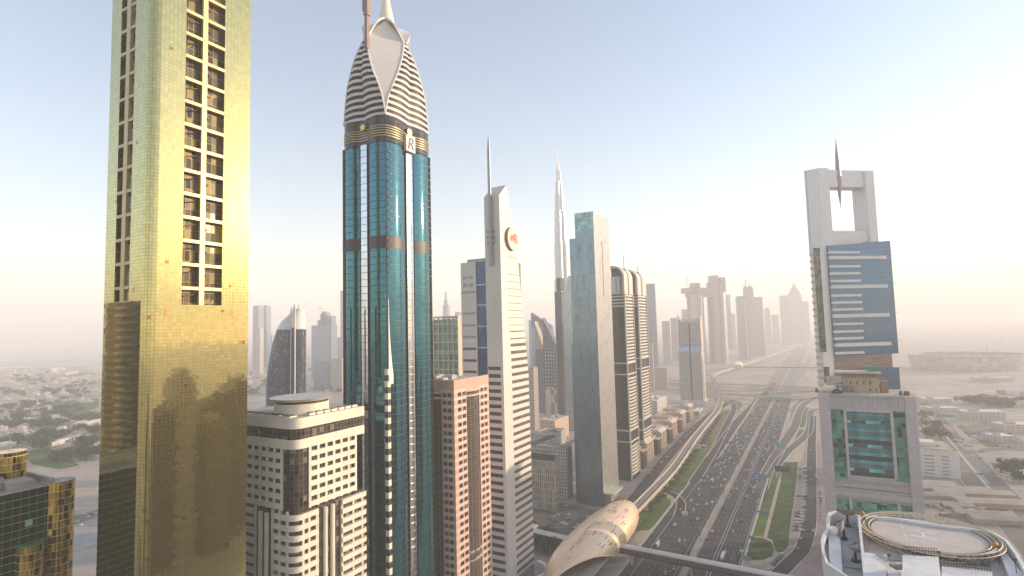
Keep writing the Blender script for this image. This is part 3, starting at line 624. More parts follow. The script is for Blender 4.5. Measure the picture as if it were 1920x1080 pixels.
# R sign on the lit face
zs0, zs1 = fr(766, 286)[1], fr(766, 256)[1]; ys0, ys1 = fr(757.5, 270)[0], fr(774, 270)[0]
sg = MB().box(-.6, 1.7, ys0, ys1, zs0, zs1).build('letter_sign', stone('sign_panel', (.72, .66, .6), .5, .05, .5, 2), rt)
def letters(txt, name, mat, parent, origin, xdir, ydir, size, depth=.12, font_shear=0.0, width=None):
    cu = bpy.data.curves.new(name, 'FONT'); cu.body = txt; cu.size = 1; cu.extrude = .5; cu.shear = font_shear; cu.align_x = 'CENTER'; cu.align_y = 'CENTER'
    tmp = bpy.data.objects.new('tmp', cu); S.collection.objects.link(tmp); bpy.context.view_layer.update()
    dg = bpy.context.evaluated_depsgraph_get(); me = bpy.data.meshes.new_from_object(tmp.evaluated_get(dg)); bpy.data.objects.remove(tmp)
    xs = [v.co.x for v in me.vertices]; ys = [v.co.y for v in me.vertices]; w0 = max(xs) - min(xs); h0 = max(ys) - min(ys); mx, my = (max(xs) + min(xs)) / 2, (max(ys) + min(ys)) / 2
    X, Y = Vector(xdir), Vector(ydir); Z = X.cross(Y); o_ = Vector(origin); ky = size / h0; kx = (width / w0) if width else ky
    for v in me.vertices: v.co = o_ + X * ((v.co.x - mx) * kx) + Y * ((v.co.y - my) * ky) + Z * (v.co.z * depth * 2)
    me.materials.clear(); me.materials.append(mat); o = bpy.data.objects.new(name, me); S.collection.objects.link(o); o.parent = parent; return o
letters('R', 'letter', DARKM, sg, (1.78, (ys0 + ys1) / 2, (zs0 + zs1) / 2), (0, 1, 0), (0, 0, 1), (zs1 - zs0) * .7, .15, .2)
# mast behind the crown
p = at(688, 50, 275); ms = MB(); x_, y_ = (p - Vector((C.x, C.y, 0))).dot(wv_), (p - Vector((C.x, C.y, 0))).dot(uv_)
ms.box(x_ - .9, x_ + .9, y_ - .9, y_ + .9, p.z - 12, p.z + 6).box(x_ - 1.3, x_ + 1.5, y_ - 1.3, y_ + 1.3, p.z + 6, p.z + 42)
for i in range(5): ms.cyl(x_ - 1.7, y_ - .3, .9, p.z + 9 + i * 1.6, p.z + 10.1 + i * 1.6, 8, m=1)
ms.build('roof_mast', [stone('mast_metal', (.28, .18, .15), .6, .2, .5, 2), DARKM], rt)
# ================================================================ pink tower with louvred bays
PINK = stone('pink_stone', (0.60, 0.38, 0.30), .6, .08, .15, 1.5)
BLUSH = stone('blush_stone', (0.68, 0.52, 0.44), .6, .06, .15, 1.5)
C, T, A, B = fit((851, 728), 808, 916, 315); T = Face(C, uv_)(880, 712)[1]
pt = gthing('pink_stone_tower', 'pink and cream banded stone tower with dark louvred bow in its middle', 'office tower', C)
fr = Face(C, uv_); A = max(A + 14, 30); P = 4.36; HB = T - 3.2
BOW = facade('bow_louvre', (0.045, 0.035, 0.03), (0.42, 0.31, 0.24), (3.2, 1.09), (.12, .17), metal=.25, rough=.15, jit=.01, var=.5)
WIN = facade('punched_window', (0.05, 0.045, 0.045), (0.14, 0.11, 0.09), (1.4, 2.4), (.08, .08), metal=.2, rough=.08, jit=.03, var=.6, odd=.12, oddcol=(.26, .20, .16))
yb0, yb1 = B * .335, B * .70; zr = T - 7.0
m = MB()
def pink_side(m, to, L):                          # banded wall with a bow gap; to(u, o, z) -> local point
    zs = [0]; k = 0; z = T - 4.6
    bands = []
    while z > 0: bands.append((max(z - 1.75, 0), z)); z -= P
    bands = bands[::-1]; edges = [0] + [e for b in bands for e in b] + [T]
    b0, b1 = L * .335, L * .70
    for u0, u1, zmax in ((0, b0, T), (b1, L, T), (b0, b1, None)):
        for a, b in zip(edges, edges[1:]):
            if b - a < .01: continue
            lo = a
            if zmax is None:
                if b <= zr: continue
                lo = max(a, zr)
            mat = 1 if any(abs(a - q[0]) < .01 for q in bands) and zmax else 0
            m.face([to(u0, 0, lo), to(u1, 0, lo), to(u1, 0, b), to(u0, 0, b)], None, mat)
RS = lambda u, o, z: (o, u, z)
LS = lambda u, o, z: (-u, -o, z)
pink_side(m, RS, B)
m2 = MB(); pink_side(m2, lambda u, o, z: (-A + u, -o, z), A); m.v, k0 = m.v + m2.v, len(m.v); m.f += [tuple(a + k0 for a in f) for f in m2.f]; m.uv += m2.uv; m.m += m2.m
m.face([(0, B, 0), (-A, B, 0), (-A, B, T), (0, B, T)]); m.face([(-A, B, 0), (-A, 0, 0), (-A, 0, T), (-A, B, T)]); m.face([(0, 0, T), (0, B, T), (-A, B, T), (-A, 0, T)][::1], None, 2)
m.build('stone_wall', [PINK, BLUSH, ROOFM], pt)
for (L, to) in ((B, RS), (A, lambda u, o, z: (-A + u, -o, z))):
    b = MB(); pts = [(L * (.335 + .365 * i / 10), 1.6 * math.sin(math.pi * i / 10) - .35) for i in range(11)]; acc = 0
    for p, q in zip(pts, pts[1:]):
        d = math.dist(p, q); b.face([to(p[0], p[1], 0), to(q[0], q[1], 0), to(q[0], q[1], zr), to(p[0], p[1], zr)], [(acc, 0), (acc + d, 0), (acc + d, zr), (acc, zr)]); acc += d
    b.face([to(p[0], p[1], zr) for p in pts]); b.build('louvred_bow', BOW, pt, 30)
    for z in (zr - 2.8, zr + .2):
        r = MB()
        for p, q in zip(pts, pts[1:]): r.face([to(p[0], p[1] + .5, z), to(q[0], q[1] + .5, z), to(q[0], q[1] + .5, z + 1.0), to(p[0], p[1] + .5, z + 1.0)]); r.face([to(p[0], p[1] + .5, z + 1.0), to(q[0], q[1] + .5, z + 1.0), to(q[0], -.4, z + 1.0), to(p[0], -.4, z + 1.0)])
        r.build('bow_rail', BLUSH, pt)
pn = []
for k in range(int((T - 8) / P)):
    z = T - 4.6 - k * P - P + .35
    for f0, f1 in ((.10, .19), (.225, .315), (.745, .825), (.86, .94)) + (((.37, .44), (.48, .55), (.59, .66)) if k == 0 else ()):
        pn.append(MB().box(-.05, .06, B * f0, B * f1, z, z + 2.25))
    for f0, f1 in ((.745, .82), (.855, .935)): pn.append(MB().box(-A + A * f0, -A + A * f1, -.06, .05, z, z + 2.25))
windows(pn, 'window', WIN, pt)
MB().box(-A, 0, 0, 1, T, T + 1.2).box(-1, 0, 1, B, T, T + 1.2).build('parapet', PINK, pt)
for i in range(7): MB().box(-A + 5 + (i % 3) * 5, -A + 8.6 + (i % 3) * 5, 6 + (i // 3) * 9, 11 + (i // 3) * 9, T, T + 1.6 + (i % 2)).build('roof_plant', ROOFM, pt)
tx = MB(); zz0 = fr(878, 1046)[1]; rnd = random.Random(3)      # two lines of small raised lettering, too small in the photo to read
for line, (z, n_, hgt) in enumerate(((zz0 + 1.4, 13, 1.3), (zz0 - 3.4, 12, 1.6))):
    for i in range(n_):
        if line == 0 and i in (4, 9): continue
        y = yb0 + 1.0 + i * (yb1 - yb0 - 2) / n_; o = 1.6 * math.sin(math.pi * (y - yb0) / (yb1 - yb0)) - .2; hh = hgt * (1 if line == 0 or i > 3 else .55)
        tx.box(o, o + .2, y, y + .16, z, z + hh); tx.box(o, o + .2, y + .3, y + .46, z, z + hh * rnd.choice((1, .6))); tx.box(o, o + .2, y + .16, y + .3, z + hh * rnd.choice((.4, .8)), z + hh)
tx.build('small_lettering', paint('sign_white', (.8, .8, .78), .5), pt)
# ================================================================ tapering white tower with pole and round sign
C, h_, A, B = fit((940, 540), 911, 972, 385)
at_ = gthing('tapering_white_tower', 'tapering white tower with a tall pole and a round red lettered sign', 'office tower', C)
fr = Face(C, uv_); fl = Face(C, wv_)
WP = facade('white_panel', (0.70, 0.64, 0.58), (0.50, 0.46, 0.42), (2.4, 1.3), (.06, .07), metal=0, rough=.5, jit=0, wob=0, var=.035, spec=.4)
BAND = facade('band_window', (0.16, 0.13, 0.105), (0.32, 0.28, 0.24), (1.6, 3.0), (.1, .08), metal=.45, rough=.12, jit=.02, var=.3)
BLUE = facade('blue_strip_glass', (0.035, 0.09, 0.17), (0.10, 0.14, 0.2), (2.6, 3.6), (.05, .08), metal=.6, rough=.07, jit=.006, var=.25)
xs = fl(911, 540)[0]; zt1, zt2 = fl(922, 368)[1], fr(949, 347)[1]
edge = [(fr(x, y)[0], fr(x, y)[1]) for x, y in ((949, 347), (962, 423), (971, 490), (981, 590), (991, 700), (996, 860))]
edge.append((edge[-1][0] + .6, 0)); edge = edge[::-1]
sh = MB(); pr = [(0, 0)] + edge + [(0, zt1)]
for f in ([(0, y, z) for y, z in pr], [(xs, y, z) for y, z in pr][::-1]): sh.face(f, [(p[1], p[2]) for p in f])
for a, b in zip(pr[1:], pr[2:]): sh.face([(0, *a), (xs, *a), (xs, *b), (0, *b)][::-1] if False else [(0, *a), (xs, *a), (xs, *b), (0, *b)], [(0, a[1]), (xs, a[1]), (xs, b[1]), (0, b[1])])
sh.face([(xs, 0, 0), (0, 0, 0), (0, 0, zt1), (xs, 0, zt1)], [(xs, 0), (0, 0), (0, zt1), (xs, zt1)])
sh.build('shaft', WP, at_)
def ey(z):
    for a, b in zip(edge, edge[1:]):
        if a[1] <= z <= b[1]: return a[0] + (b[0] - a[0]) * (z - a[1]) / max(.01, b[1] - a[1])
    return edge[-1][0]
P = 5.35; zb0 = fr(975, 622)[1]; k = 0
while zb0 - k * P > 6:
    z = zb0 - k * P; MB().box(-.1, .07, ey(z) * .32, ey(z) - .25, z, z + (2.3 if k > 1 else .9)).build('window_band', BAND, at_)
    if z < fl(925, 690)[1]: MB().box(xs + .6, -2.2, -.07, .1, z, z + 2.5).build('window_band', DGLASS, at_)
    k += 1
for i in range(8): z = zb0 + 5 + i * P; MB().box(-.1, .05, ey(z) * .3, ey(z) - .3, z, z + .4).build('shadow_joint', BAND, at_)
lx0, lx1 = fl(864, 520)[0], fl(892, 520)[0]; zw = fl(880, 492)[1]
MB().box(lx1, xs, 1.0, 20, 0, zw - 1).build('blue_glass_strip', BLUE, at_)
for y in (534, 572, 612, 652): z = fl(900, y)[1]; MB().box(lx1, xs, .8, 1.05, z - .35, z + .35).build('strip_rail', WHITE, at_)
MB().box(lx0, lx1, 0, 22, 0, zw).build('side_wing', WP, at_)
for y, n_ in ((520, 1), (534, 1), (548, 1), (588, 1), (610, 1), (632, 1), (654, 2), (676, 2), (697, 2)):
    z = fl(880, y)[1]
    if n_ == 1 and y < 540:
        for q in (.15, .55): MB().box(lx0 + (lx1 - lx0) * q, lx0 + (lx1 - lx0) * (q + .28), -.06, .1, z - 1.4, z + 1.0).build('window_band', GREYM, at_)
    else: MB().box(lx0 + .8, lx1 - .8, -.06, .1, z - .9, z + .9).build('window_band', DGLASS if n_ > 1 else GREYM, at_)
yr = fr(986, 560)[0]; zrw = fr(984, 492)[1]
MB().box(-22, -6, ey(zrw) * .5, 41, 0, zrw).build('rear_wing', facade('rear_glass', (.24, .21, .16), (.34, .3, .25), (1.5, 3.6), (.08, .1), metal=.6, rough=.1, jit=.008), at_)
MB().box(lx0 + 2, lx1 + 5, 6, 16, zw, zw + 3).build('roof_plant', GREYM, at_)
xp = fl(921, 400)[0]; zp0, zp1 = fl(923, 498)[1], at(916, 254, 383).z
MB().tube([(xp, -1.7, zp0), (xp, -1.7, zt1 - 4)], 1.25, 12).tube([(xp, -1.7, zt1 - 4), (xp, -1.7, zp1 - 10), (xp + .2, -1.7, zp1)], [1.25, 1.15, .5], 12).build('flag_pole', GREYM, at_, 40)
for y in (434, 445, 455.5): z = fl(921, y)[1]; MB().tube([(xp - 2.7, -1.6, z), (xp + 2.7, -1.6, z)], .75, 10).box(xp - 1.6, xp + 1.6, -1.2, 0, z - .6, z + .6).build('pole_clamp', GREYM, at_, 40)
yc, zc_ = fr(958.5, 448); rr = abs(fr(958, 426)[1] - fr(958, 470)[1]) / 2; ds = MB(); ng = 40; q = [(math.cos(2 * math.pi * i / ng) * rr, math.sin(2 * math.pi * i / ng) * rr) for i in range(ng)]
for i in range(ng): a, b = q[i], q[(i + 1) % ng]; ds.face([(.2, yc + a[0], zc_ + a[1]), (.2, yc + b[0], zc_ + b[1]), (2.2, yc + b[0], zc_ + b[1]), (2.2, yc + a[0], zc_ + a[1])], None, 1)
ds.face([(2.2, yc + a, zc_ + b) for a, b in q]); disc = ds.build('round_sign', [stone('sign_peach', (.80, .62, .50), .5, .03, .3, 2), stone('sign_rim', (.30, .20, .13), .5, .1, .5, 2)], at_, 40)
MB().box(2.21, 2.22, yc - .1, yc + .1, zc_ - .1, zc_ + .1)
letters('AW', 'sign_letter', paint('sign_orange', (.75, .33, .04), .5), disc, (2.3, yc - rr * .32, zc_ + .2), (0, 1, .06), (0, 0, 1), rr * .55, .2, .25, rr * .72)
letters('R', 'sign_letter', paint('sign_red', (.62, .05, .035), .5), disc, (2.3, yc + rr * .38, zc_ + .1), (0, 1, 0), (0, 0, 1), rr * .80, .2, 0, rr * .62)
lt = MB(); zl = fr(950, 481)[1]
for i in range(7): y = yc - rr * .8 + i * rr * .27; lt.box(0, .2, y, y + .28, zl - 1.2 + (i % 3) * .3, zl + 1.6); lt.box(0, .2, y + .28, y + .8, zl - .9, zl - .5)
lt.build('faint_lettering', stone('faded_gilt', (.62, .46, .34), .6, .05, .5, 2), at_)
ca = MB(); cx, cy, r0 = 1.5, edge[1][0] - 16, 17.0
for i in range(14):
    a0, a1 = R(-70 + i * 11), R(-70 + (i + 1) * 11)
    for z0_, z1_, g in ((13.5, 15.0, 0),):
        p = [(cx + math.cos(a) * r_, cy + math.sin(a) * r_) for a, r_ in ((a0, r0 - 3), (a1, r0 - 3), (a1, r0), (a0, r0))]
        ca.face([(*p[0], z1_), (*p[3], z1_), (*p[2], z1_), (*p[1], z1_)][::1]); ca.face([(*p[3], z0_), (*p[2], z0_), (*p[2], z1_), (*p[3], z1_)]); ca.face([(*p[1], z0_), (*p[0], z0_), (*p[0], z1_), (*p[1], z1_)])
ca.build('ring_canopy', WHITE, at_); MB().cyl(cx - 3, cy, 13, 0, 12.5, 32).build('podium_drum', facade('podium_blue', (.05, .06, .12), (.3, .28, .25), (2, 4), (.2, .4), metal=.3), at_, 30)
# ================================================================ sea green glass slab
C, T, A, B = fit((1112, 398), 1077, 1141, 575); A2 = span(C, -wv_, 1066)
st_ = gthing('glass_slab_tower', 'flat topped glass slab, blue green front and pale ribbed side with a dark slot', 'office tower', C)
fr = Face(C, uv_); fl = Face(C, wv_)
SG = facade('sea_glass', (0.19, 0.275, 0.335), (0.10, 0.14, 0.16), (1.5, 8.4), (.25, .16), metal=.8, rough=.12, jit=.004, var=.10, odd=.18, oddcol=(.13, .19, .23), wob=.002)
SGT = facade('clear_crown_glass', (0.20, 0.32, 0.32), (0.14, 0.16, 0.16), (3.0, 4.2), (.15, .2), metal=.75, rough=.08, jit=.01, var=.4)
RB_ = facade('ribbed_side', (0.43, 0.41, 0.40), (0.24, 0.23, 0.225), (1.1, 4.2), (.14, .10), metal=.5, rough=.28, jit=.012, var=.10, odd=.06, oddcol=(.2, .19, .17), wob=.0)
zs = fl(1070, 448)[1]; zc = fl(1090, 432)[1]; zj = fl(1064, 645)[1]; zlow = fr(1150, 800)[1]
b = MB(); b.face([(-A, 0, 0), (0, 0, 0), (0, 0, zc), (-A, 0, zc)], [(-A, 0), (0, 0), (0, zc), (-A, zc)]); b.face([(-A, 0, zc), (0, 0, zc), (0, 0, T), (-A, 0, T)], [(-A, zc), (0, zc), (0, T), (-A, T)], 1)
b.face([(0, 0, 0), (0, B, 0), (0, B, zlow), (0, 0, zlow)], [(0, 0), (B, 0), (B, zlow), (0, zlow)], 2); b.face([(0, 0, zlow), (0, B, zlow), (0, B, T), (0, 0, T)], [(0, zlow), (B, zlow), (B, T), (0, T)], 2)
b.face([(0, B, 0), (-A, B, 0), (-A, B, T), (0, B, T)]); b.face([(-A, B, 0), (-A, 0, 0), (-A, 0, T), (-A, B, T)], [(B, 0), (0, 0), (0, T), (B, T)]); b.face([(-A, 0, T), (0, 0, T), (0, B, T), (-A, B, T)], None, 3)
b.build('curtain_wall', [SG, SGT, RB_, ROOFM], st_)
MB().box(-A2, -A - .05, .4, B - 4, 0, zs, 0, 1).build('lower_wing', [SG, ROOFM], st_); MB().box(-A2 - 2.2, -A2, 1.2, B - 8, 0, zj).build('lower_wing', SG, st_)
y0, z0 = fr(1128, 452); y1, z1 = fr(1133, 556); MB().box(-.2, .12, y0, y1, z1, z0).build('dark_slot', DARKM, st_)
MB().box(0, 11, B * .02, B * .62, 13, 14.6).build('entrance_canopy', stone('canopy_panel', (.55, .57, .45), .4, .05, .3, 2), st_); MB().box(.1, 7, B * .06, B * .58, 0, 12.9).build('entrance_hall', facade('hall_wall', (.38, .33, .28), (.2, .18, .16), (4, 4), (.5, .6), metal=.1), st_)
MB().box(-.6, 0, 0, B, T, T + 1.3).box(-A, -.6, 0, .6, T, T + 1.3).build('parapet', RB_, st_)
# ================================================================ dark twin towers with pale balcony bands
DG = facade('slate_glass', (0.03, 0.034, 0.045), (0.07, 0.07, 0.08), (1.6, 3.8), (.08, .1), metal=.4, rough=.08, jit=.008, var=.3)
PALE = stone('pale_band', (0.62, .55, .48), .6, .06, .15, 1.5)
def banded_tower(name, label, c, l, r, D, arch, drum, up):
    C, T, A, B = fit(c, l, r, D); t = gthing(name, label, 'hotel tower', C, None); fr = Face(C, uv_)
    MB().box(-A, -.8, .8, B, 0, T).build('glass_core', DG, t)
    zt = T - 1; k = 0
    rings = []
    for z in (T * .62, T * .56, T * .26, T * .20):
        MB().box(-A - .3, .3, -.3, B + .3, z, z + 1.6).build('ring_beam', PALE, t); rings.append(z)
    blank = ((T * .56, T * .63), (T * .20, T * .27))
    while zt - k * 4.1 > 6 and k < 95:
        z = zt - k * 4.1; k += 1
        if any(a < z < b for a, b in blank): continue
        m = MB(); n = 8; f0, f1 = (B * .06, B * .92)
        for i in range(n):
            a, b = i / n, (i + 1) / n; oa, ob = 1.3 * math.sin(math.pi * a), 1.3 * math.sin(math.pi * b); ya, yb = f0 + (f1 - f0) * a, f0 + (f1 - f0) * b
            m.face([(oa, ya, z - 1.9), (ob, yb, z - 1.9), (ob, yb, z), (oa, ya, z)]); m.face([(oa, ya, z), (ob, yb, z), (-.8, yb, z), (-.8, ya, z)]); m.face([(-.8, ya, z - 1.9), (-.8, yb, z - 1.9), (ob, yb, z - 1.9), (oa, ya, z - 1.9)])
        m.build('balcony_band', PALE, t)
    for y in (.2, B - 1.2): MB().box(-1.2, .5, y, y + 1.1, 0, T + 2).build('corner_pier', PALE, t)
    for i in range(4): z = T - 2 - i * 4; MB().box(-A, -1.3, .3, 1.0, z - 1.7, z).build('floor_band', PALE, t)
    if arch:
        hp = MB(); n = 10; r = arch * .42
        prf = [(-A, T + arch), (-r, T + arch)] + [(-r + r * math.sin(math.pi / 2 * i / n), T + arch - r + r * math.cos(math.pi / 2 * i / n)) for i in range(1, n + 1)] + [(0, T)]
        w2 = 3.4; inn = [(x - (w2 if i == len(prf) - 1 else w2 * .8 * max(0, (i - 1) / n)), z - (w2 if i < 2 else w2 * (1 - (i - 1) / n))) for i, (x, z) in enumerate(prf)]; inn[-1] = (-w2, T)
        for ya, yb in ((.5, B * .42), (B * .55, B)):
            for (p, q), (pi, qi) in zip(zip(prf, prf[1:]), zip(inn, inn[1:])):
                hp.face([(p[0], ya, p[1]), (q[0], ya, q[1]), (qi[0], ya, qi[1]), (pi[0], ya, pi[1])][::-1]); hp.face([(p[0], yb, p[1]), (q[0], yb, q[1]), (qi[0], yb, qi[1]), (pi[0], yb, pi[1])])
                hp.face([(p[0], ya, p[1]), (p[0], yb, p[1]), (q[0], yb, q[1]), (q[0], ya, q[1])][::-1]); hp.face([(pi[0], ya, pi[1]), (qi[0], ya, qi[1]), (qi[0], yb, qi[1]), (pi[0], yb, pi[1])][::-1])
        hp.build('arched_top_frame', PALE, t); MB().box(-A, -w2, B * .42, B * .55, T, T + arch - 3).build('top_glazing', DG, t)
    if drum: MB().cyl(-A * .55, 9, 8, T, T + arch * .62, 24).build('roof_drum', facade('drum_glass', (.35, .4, .42), (.5, .47, .42), (2, 2.2), (.1, .9), metal=.5), t, 30)
    MB().tube([(-5, B * .5, T + arch - 2), (-5, B * .5, T + arch + up)], .5).build('mast', GREYM, t)
    return t
tw = banded_tower('banded_twin_tower', 'nearer of two dark towers with pale balcony bands and an arched top', (1171, 551), 1140, 1187, 665, 36, True, 14)
tw = banded_tower('banded_twin_tower', 'farther of two dark balconied towers, behind the one with the drum', (1196, 553), 1168, 1212, 735, 36, False, 4)
# ================================================================ grey grid tower (wedge shaped, slit front)
C, T, A, B = fit((1312, 603), 1269.5, 1328, 1254)
dt = gthing('grid_wedge_tower', 'pale gridded tower with a notched top and a blue belt halfway up', 'hotel tower', C); fl = Face(C, wv_)
GR = facade('grid_glass', (0.10, 0.115, 0.135), (0.52, 0.48, 0.45), (3.6, 4.2), (1.1, 1.3), metal=.4, rough=.1, jit=.01, var=.3)
GRW = facade('grid_glass_warm', (0.30, 0.25, 0.2), (0.62, 0.52, 0.44), (3.6, 4.2), (1.5, 1.7), metal=.3, rough=.15, jit=.01, var=.3)
zb = fl(1290, 655)[1]; gap = 2.0; mid = -A / 2
for x0, x1 in ((-A, mid - gap), (mid + gap, 0)):
    prf = [(0, 0), (0, zb - 6), (4.5, zb + 5), (4.5, T)]
    b = MB()
    for (ya, za), (yb, zb_) in zip(prf, prf[1:]):
        blue = abs(za - (zb - 6)) < .1
        b.face([(x0, ya, za), (x1, ya, za), (x1, yb, zb_), (x0, yb, zb_)], [(x0, za), (x1, za), (x1, zb_), (x0, zb_)], 1 if blue else 0)
        for x, sg in ((x0, 1), (x1, -1)): f = [(x, ya, za), (x, yb, zb_), (x, 34, zb_), (x, 34, za)]; b.face(f if sg > 0 else f[::-1], [(p[1], p[2]) for p in (f if sg > 0 else f[::-1])], 2)
    b.face([(x0, 4.5, T), (x1, 4.5, T), (x1, 34, T), (x0, 34, T)], None, 3); b.build('gridded_half', [GR, facade('blue_belt', (.30, .42, .62), (.5, .5, .52), (3.6, 3.6), (.5, .5), metal=.5), GRW, ROOFM], dt)
MB().box(mid - gap, mid + gap, 7, 33, 0, T - 4).build('slit_glazing', DG, dt)
MB().face([(-A, 4.5, T), (-A + 4, 4.5, T), (-A, 4.5, T + 22)]).face([(-A, 20, T), (-A, 20, T + 16), (-A + 4, 20, T)]).box(-A, -A + 1, 4.5, 20, T, T + 14).build('horn', GR, dt)
MB().box(-1.2, 0, 5, 30, T, T + 12).box(-1.2, .2, 26, 34, T + 12, T + 60).build('horn', GRW, dt); MB().box(-A + 6, -4, 14, 22, T, T + 7).build('roof_beam', PALE, dt)
MB().box(-.1, .5, 9, 13, 12, zb - 20).build('side_slit', DG, dt); MB().box(-A - 2, 3, -3, 40, 0, 10).build('podium', PALE, dt)
# ================================================================ tile clad office with stepped green glass (right foreground)
TILE = facade('tile_cladding', (0.56, 0.52, 0.52), (0.34, 0.31, 0.315), (2.2, 2.2), (.13, .13), metal=0, rough=.4, jit=0, wob=0, var=.06, spec=.5)
GG = facade('green_pane', (0.13, 0.50, 0.40), (0.07, 0.16, 0.14), (3.2, 3.6), (.10, .12), metal=.72, rough=.06, jit=.03, var=.55, wob=.02, odd=.18, oddcol=(.02, .07, .065))
TEAL = facade('teal_pane', (0.08, 0.30, 0.31), (0.03, 0.08, 0.09), (3.4, 6.0), (.10, .12), metal=.65, rough=.06, jit=.02, var=.4, wob=.02)
DTEAL = facade('dark_teal_pane', (0.012, 0.045, 0.05), (0.02, 0.05, 0.05), (3.4, 6.0), (.1, .1), metal=.5, rough=.08, jit=.02, var=.5, wob=.02)
C, T, A, B = fit((1717, 743), 1534, None, 400)
po = gthing('tiled_office_tower', 'grey tile clad office with tiers of stepped green glass in its front', 'office tower', C); fl = Face(C, wv_); BD = 46
def fbox(mb, x0, y0, x1, y1, o0, o1, m=0):                 # a slab on the front, given by two photo corners
    a, b = fl(x0, y0), fl(x1, y1); b = (fl(x1, y0)[0], b[1]); mb.box(min(a[0], b[0]), max(a[0], b[0]), -o1, -o0, min(a[1], b[1]), max(a[1], b[1]), m); return mb
MB().box(-A, 0, 1.4, BD, 0, T - .5, 0, 1).build('tiled_body', [TILE, CONC2], po)
fr_ = MB(); fbox(fr_, 1534.5, 737, 1555, 1300, -1.4, .6); fbox(fr_, 1695, 744, 1717, 1300, -1.4, .6); fr_.build('corner_pier', TILE, po)
z_a, z_b = fl(1620, 768)[1], fl(1620, 742)[1]; xa, xb = fl(1555, 750)[0], fl(1695, 755)[0]
MB().box(xa, xb, -.2, 1.4, z_a, z_b - 1).build('top_beam', TILE, po)
MB().loft([([(xa, -1.5 + 1.6 * math.cos(a)), (xb, -1.5 + 1.6 * math.cos(a)), (xb, 1.2), (xa, 1.2)], z_b - 6 + 5.5 * math.sin(a)) for a in [R(q) for q in range(0, 91, 15)]]).build('rounded_cornice', TILE, po)
for i in range(8): x = xa + (xb - xa) * (i + .5) / 8; MB().box(x - .3, x + .3, -2.0, 1.2, z_a + 2, z_b + .8).build('cornice_rib', TILE, po)
g1 = MB(); fbox(g1, 1556, 768, 1581, 897, -1.4, -.7); g1.build('side_glazing', GG, po); g1 = MB(); fbox(g1, 1672, 768, 1701, 905, -1.4, -.7); g1.build('side_glazing', GG, po)
m = MB(); fbox(m, 1581, 766, 1586, 892, -1.4, .3); m.build('frame_column', TILE, po); m = MB(); fbox(m, 1668, 768, 1674, 898, -1.4, .3); m.build('frame_column', TILE, po)
m = MB(); fbox(m, 1584, 764, 1670, 775, -1.4, .1); m.build('frame_head', TILE, po)
zt_, zb_ = fl(1625, 774)[1], fl(1625, 894)[1]; x0, x1 = fl(1586, 770)[0], fl(1669, 770)[0]; nst = 8; hh = (zt_ - zb_) / nst
for k in range(nst):
    z = zb_ + k * hh; mb = MB(); o = -1.1 + .2
    mb.face([(x0, 1.2, z), (x1, 1.2, z), (x1, -.35, z + hh * .60), (x0, -.35, z + hh * .60)], [(x0, 0), (x1, 0), (x1, 6), (x0, 6)], 0)
    mb.face([(x0, -.35, z + hh * .60), (x1, -.35, z + hh * .60), (x1, 1.2, z + hh), (x0, 1.2, z + hh)], [(x0, 0), (x1, 0), (x1, 4), (x0, 4)], 1)
    mb.build('stepped_glazing', [DTEAL if k % 2 == 0 and k < 6 else TEAL, TEAL if k % 3 else GG], po)
    MB().box(x0, x1, -.5, -.3, z + hh * .58, z + hh * .63).build('tier_transom', DARKM, po)
m = MB(); fbox(m, 1563, 898, 1712, 912, -1.4, .25); m.build('spandrel', TILE, po); m = MB(); fbox(m, 1564, 912, 1713, 927, -1.4, -1.0); m.build('slot_glazing', DTEAL, po)
m = MB(); fbox(m, 1565, 927, 1714, 934, -1.4, .25); m.build('spandrel', TILE, po); m = MB(); fbox(m, 1566, 934, 1714, 1010, -1.4, -.6); m.build('lower_glazing', GG, po)
m = MB(); fbox(m, 1592, 930, 1597, 1010, -.7, .3); fbox(m, 1682, 935, 1688, 1010, -.7, .3); m.build('mullion_pier', TILE, po)
m = MB(); fbox(m, 1570, 1010, 1720, 1300, -1.4, .2); m.build('base_cladding', TILE, po)
for q in range(4): p_ = xa + 3 + q * 1.6; MB().cyl(p_, 3 + q % 2 * 2, 1.3 + .3 * (q % 2), T, T + 1.8 + q % 3, 9).build('roof_shrub', HEDGE, po)
for x in (1532, 1700, 1692, 1706): a = fl(x, 745)[0]; MB().cyl(min(a, -1), 7 + (x % 5), 1.4, T - .5, T + 2.6, 9, .7).build('roof_shrub', stone('dry_shrub', (.16, .10, .07), .9, .3, .5, 2), po)
# sand coloured roof house on it
cp = at(1650, 742, 425); rh = gthing('sand_rooftop_house', 'sand coloured house with bracketed eaves on the tiled office roof', 'roof house', cp)
rh.location.z = 0; frh = Face(cp, wv_); xl, zt_r = frh(1580, 700); _, zbr = frh(1610, 745); zbr = T - .5; SANDW = stone('sand_render', (.47, .36, .24), .8, .1, .2, 1.5)
MB().box(xl, 0, 0, 16, zbr, zt_r).build('wall', SANDW, rh)
rf = MB(); rf.box(xl - 5.5, 1.5, -2.6, 17, zt_r + .2, zt_r + 1.4); rf.build('eaves_roof', stone('eaves_top', (.62, .52, .42), .7, .1, .2, 1.5), rh)
for i in range(10): x = xl + 1 + i * (-xl - 2) / 9; MB().box(x - .25, x + .25, -2.0, 0, zt_r - 2.8, zt_r + .2).build('bracket', stone('bracket_brown', (.22, .15, .09), .8, .1, .3, 2), rh)
for i in range(4): x = xl + 5 + i * (-xl - 8) / 3.6; MB().box(x - .45, x + .45, -.06, .1, zbr + (zt_r - zbr) * .42, zbr + (zt_r - zbr) * .62).build('window', DGLASS, rh)
for x in (-6.6, -2.6): MB().box(x, x + 1.2, -.06, .1, zbr + 1.6, zbr + 3).build('window', DGLASS, rh)
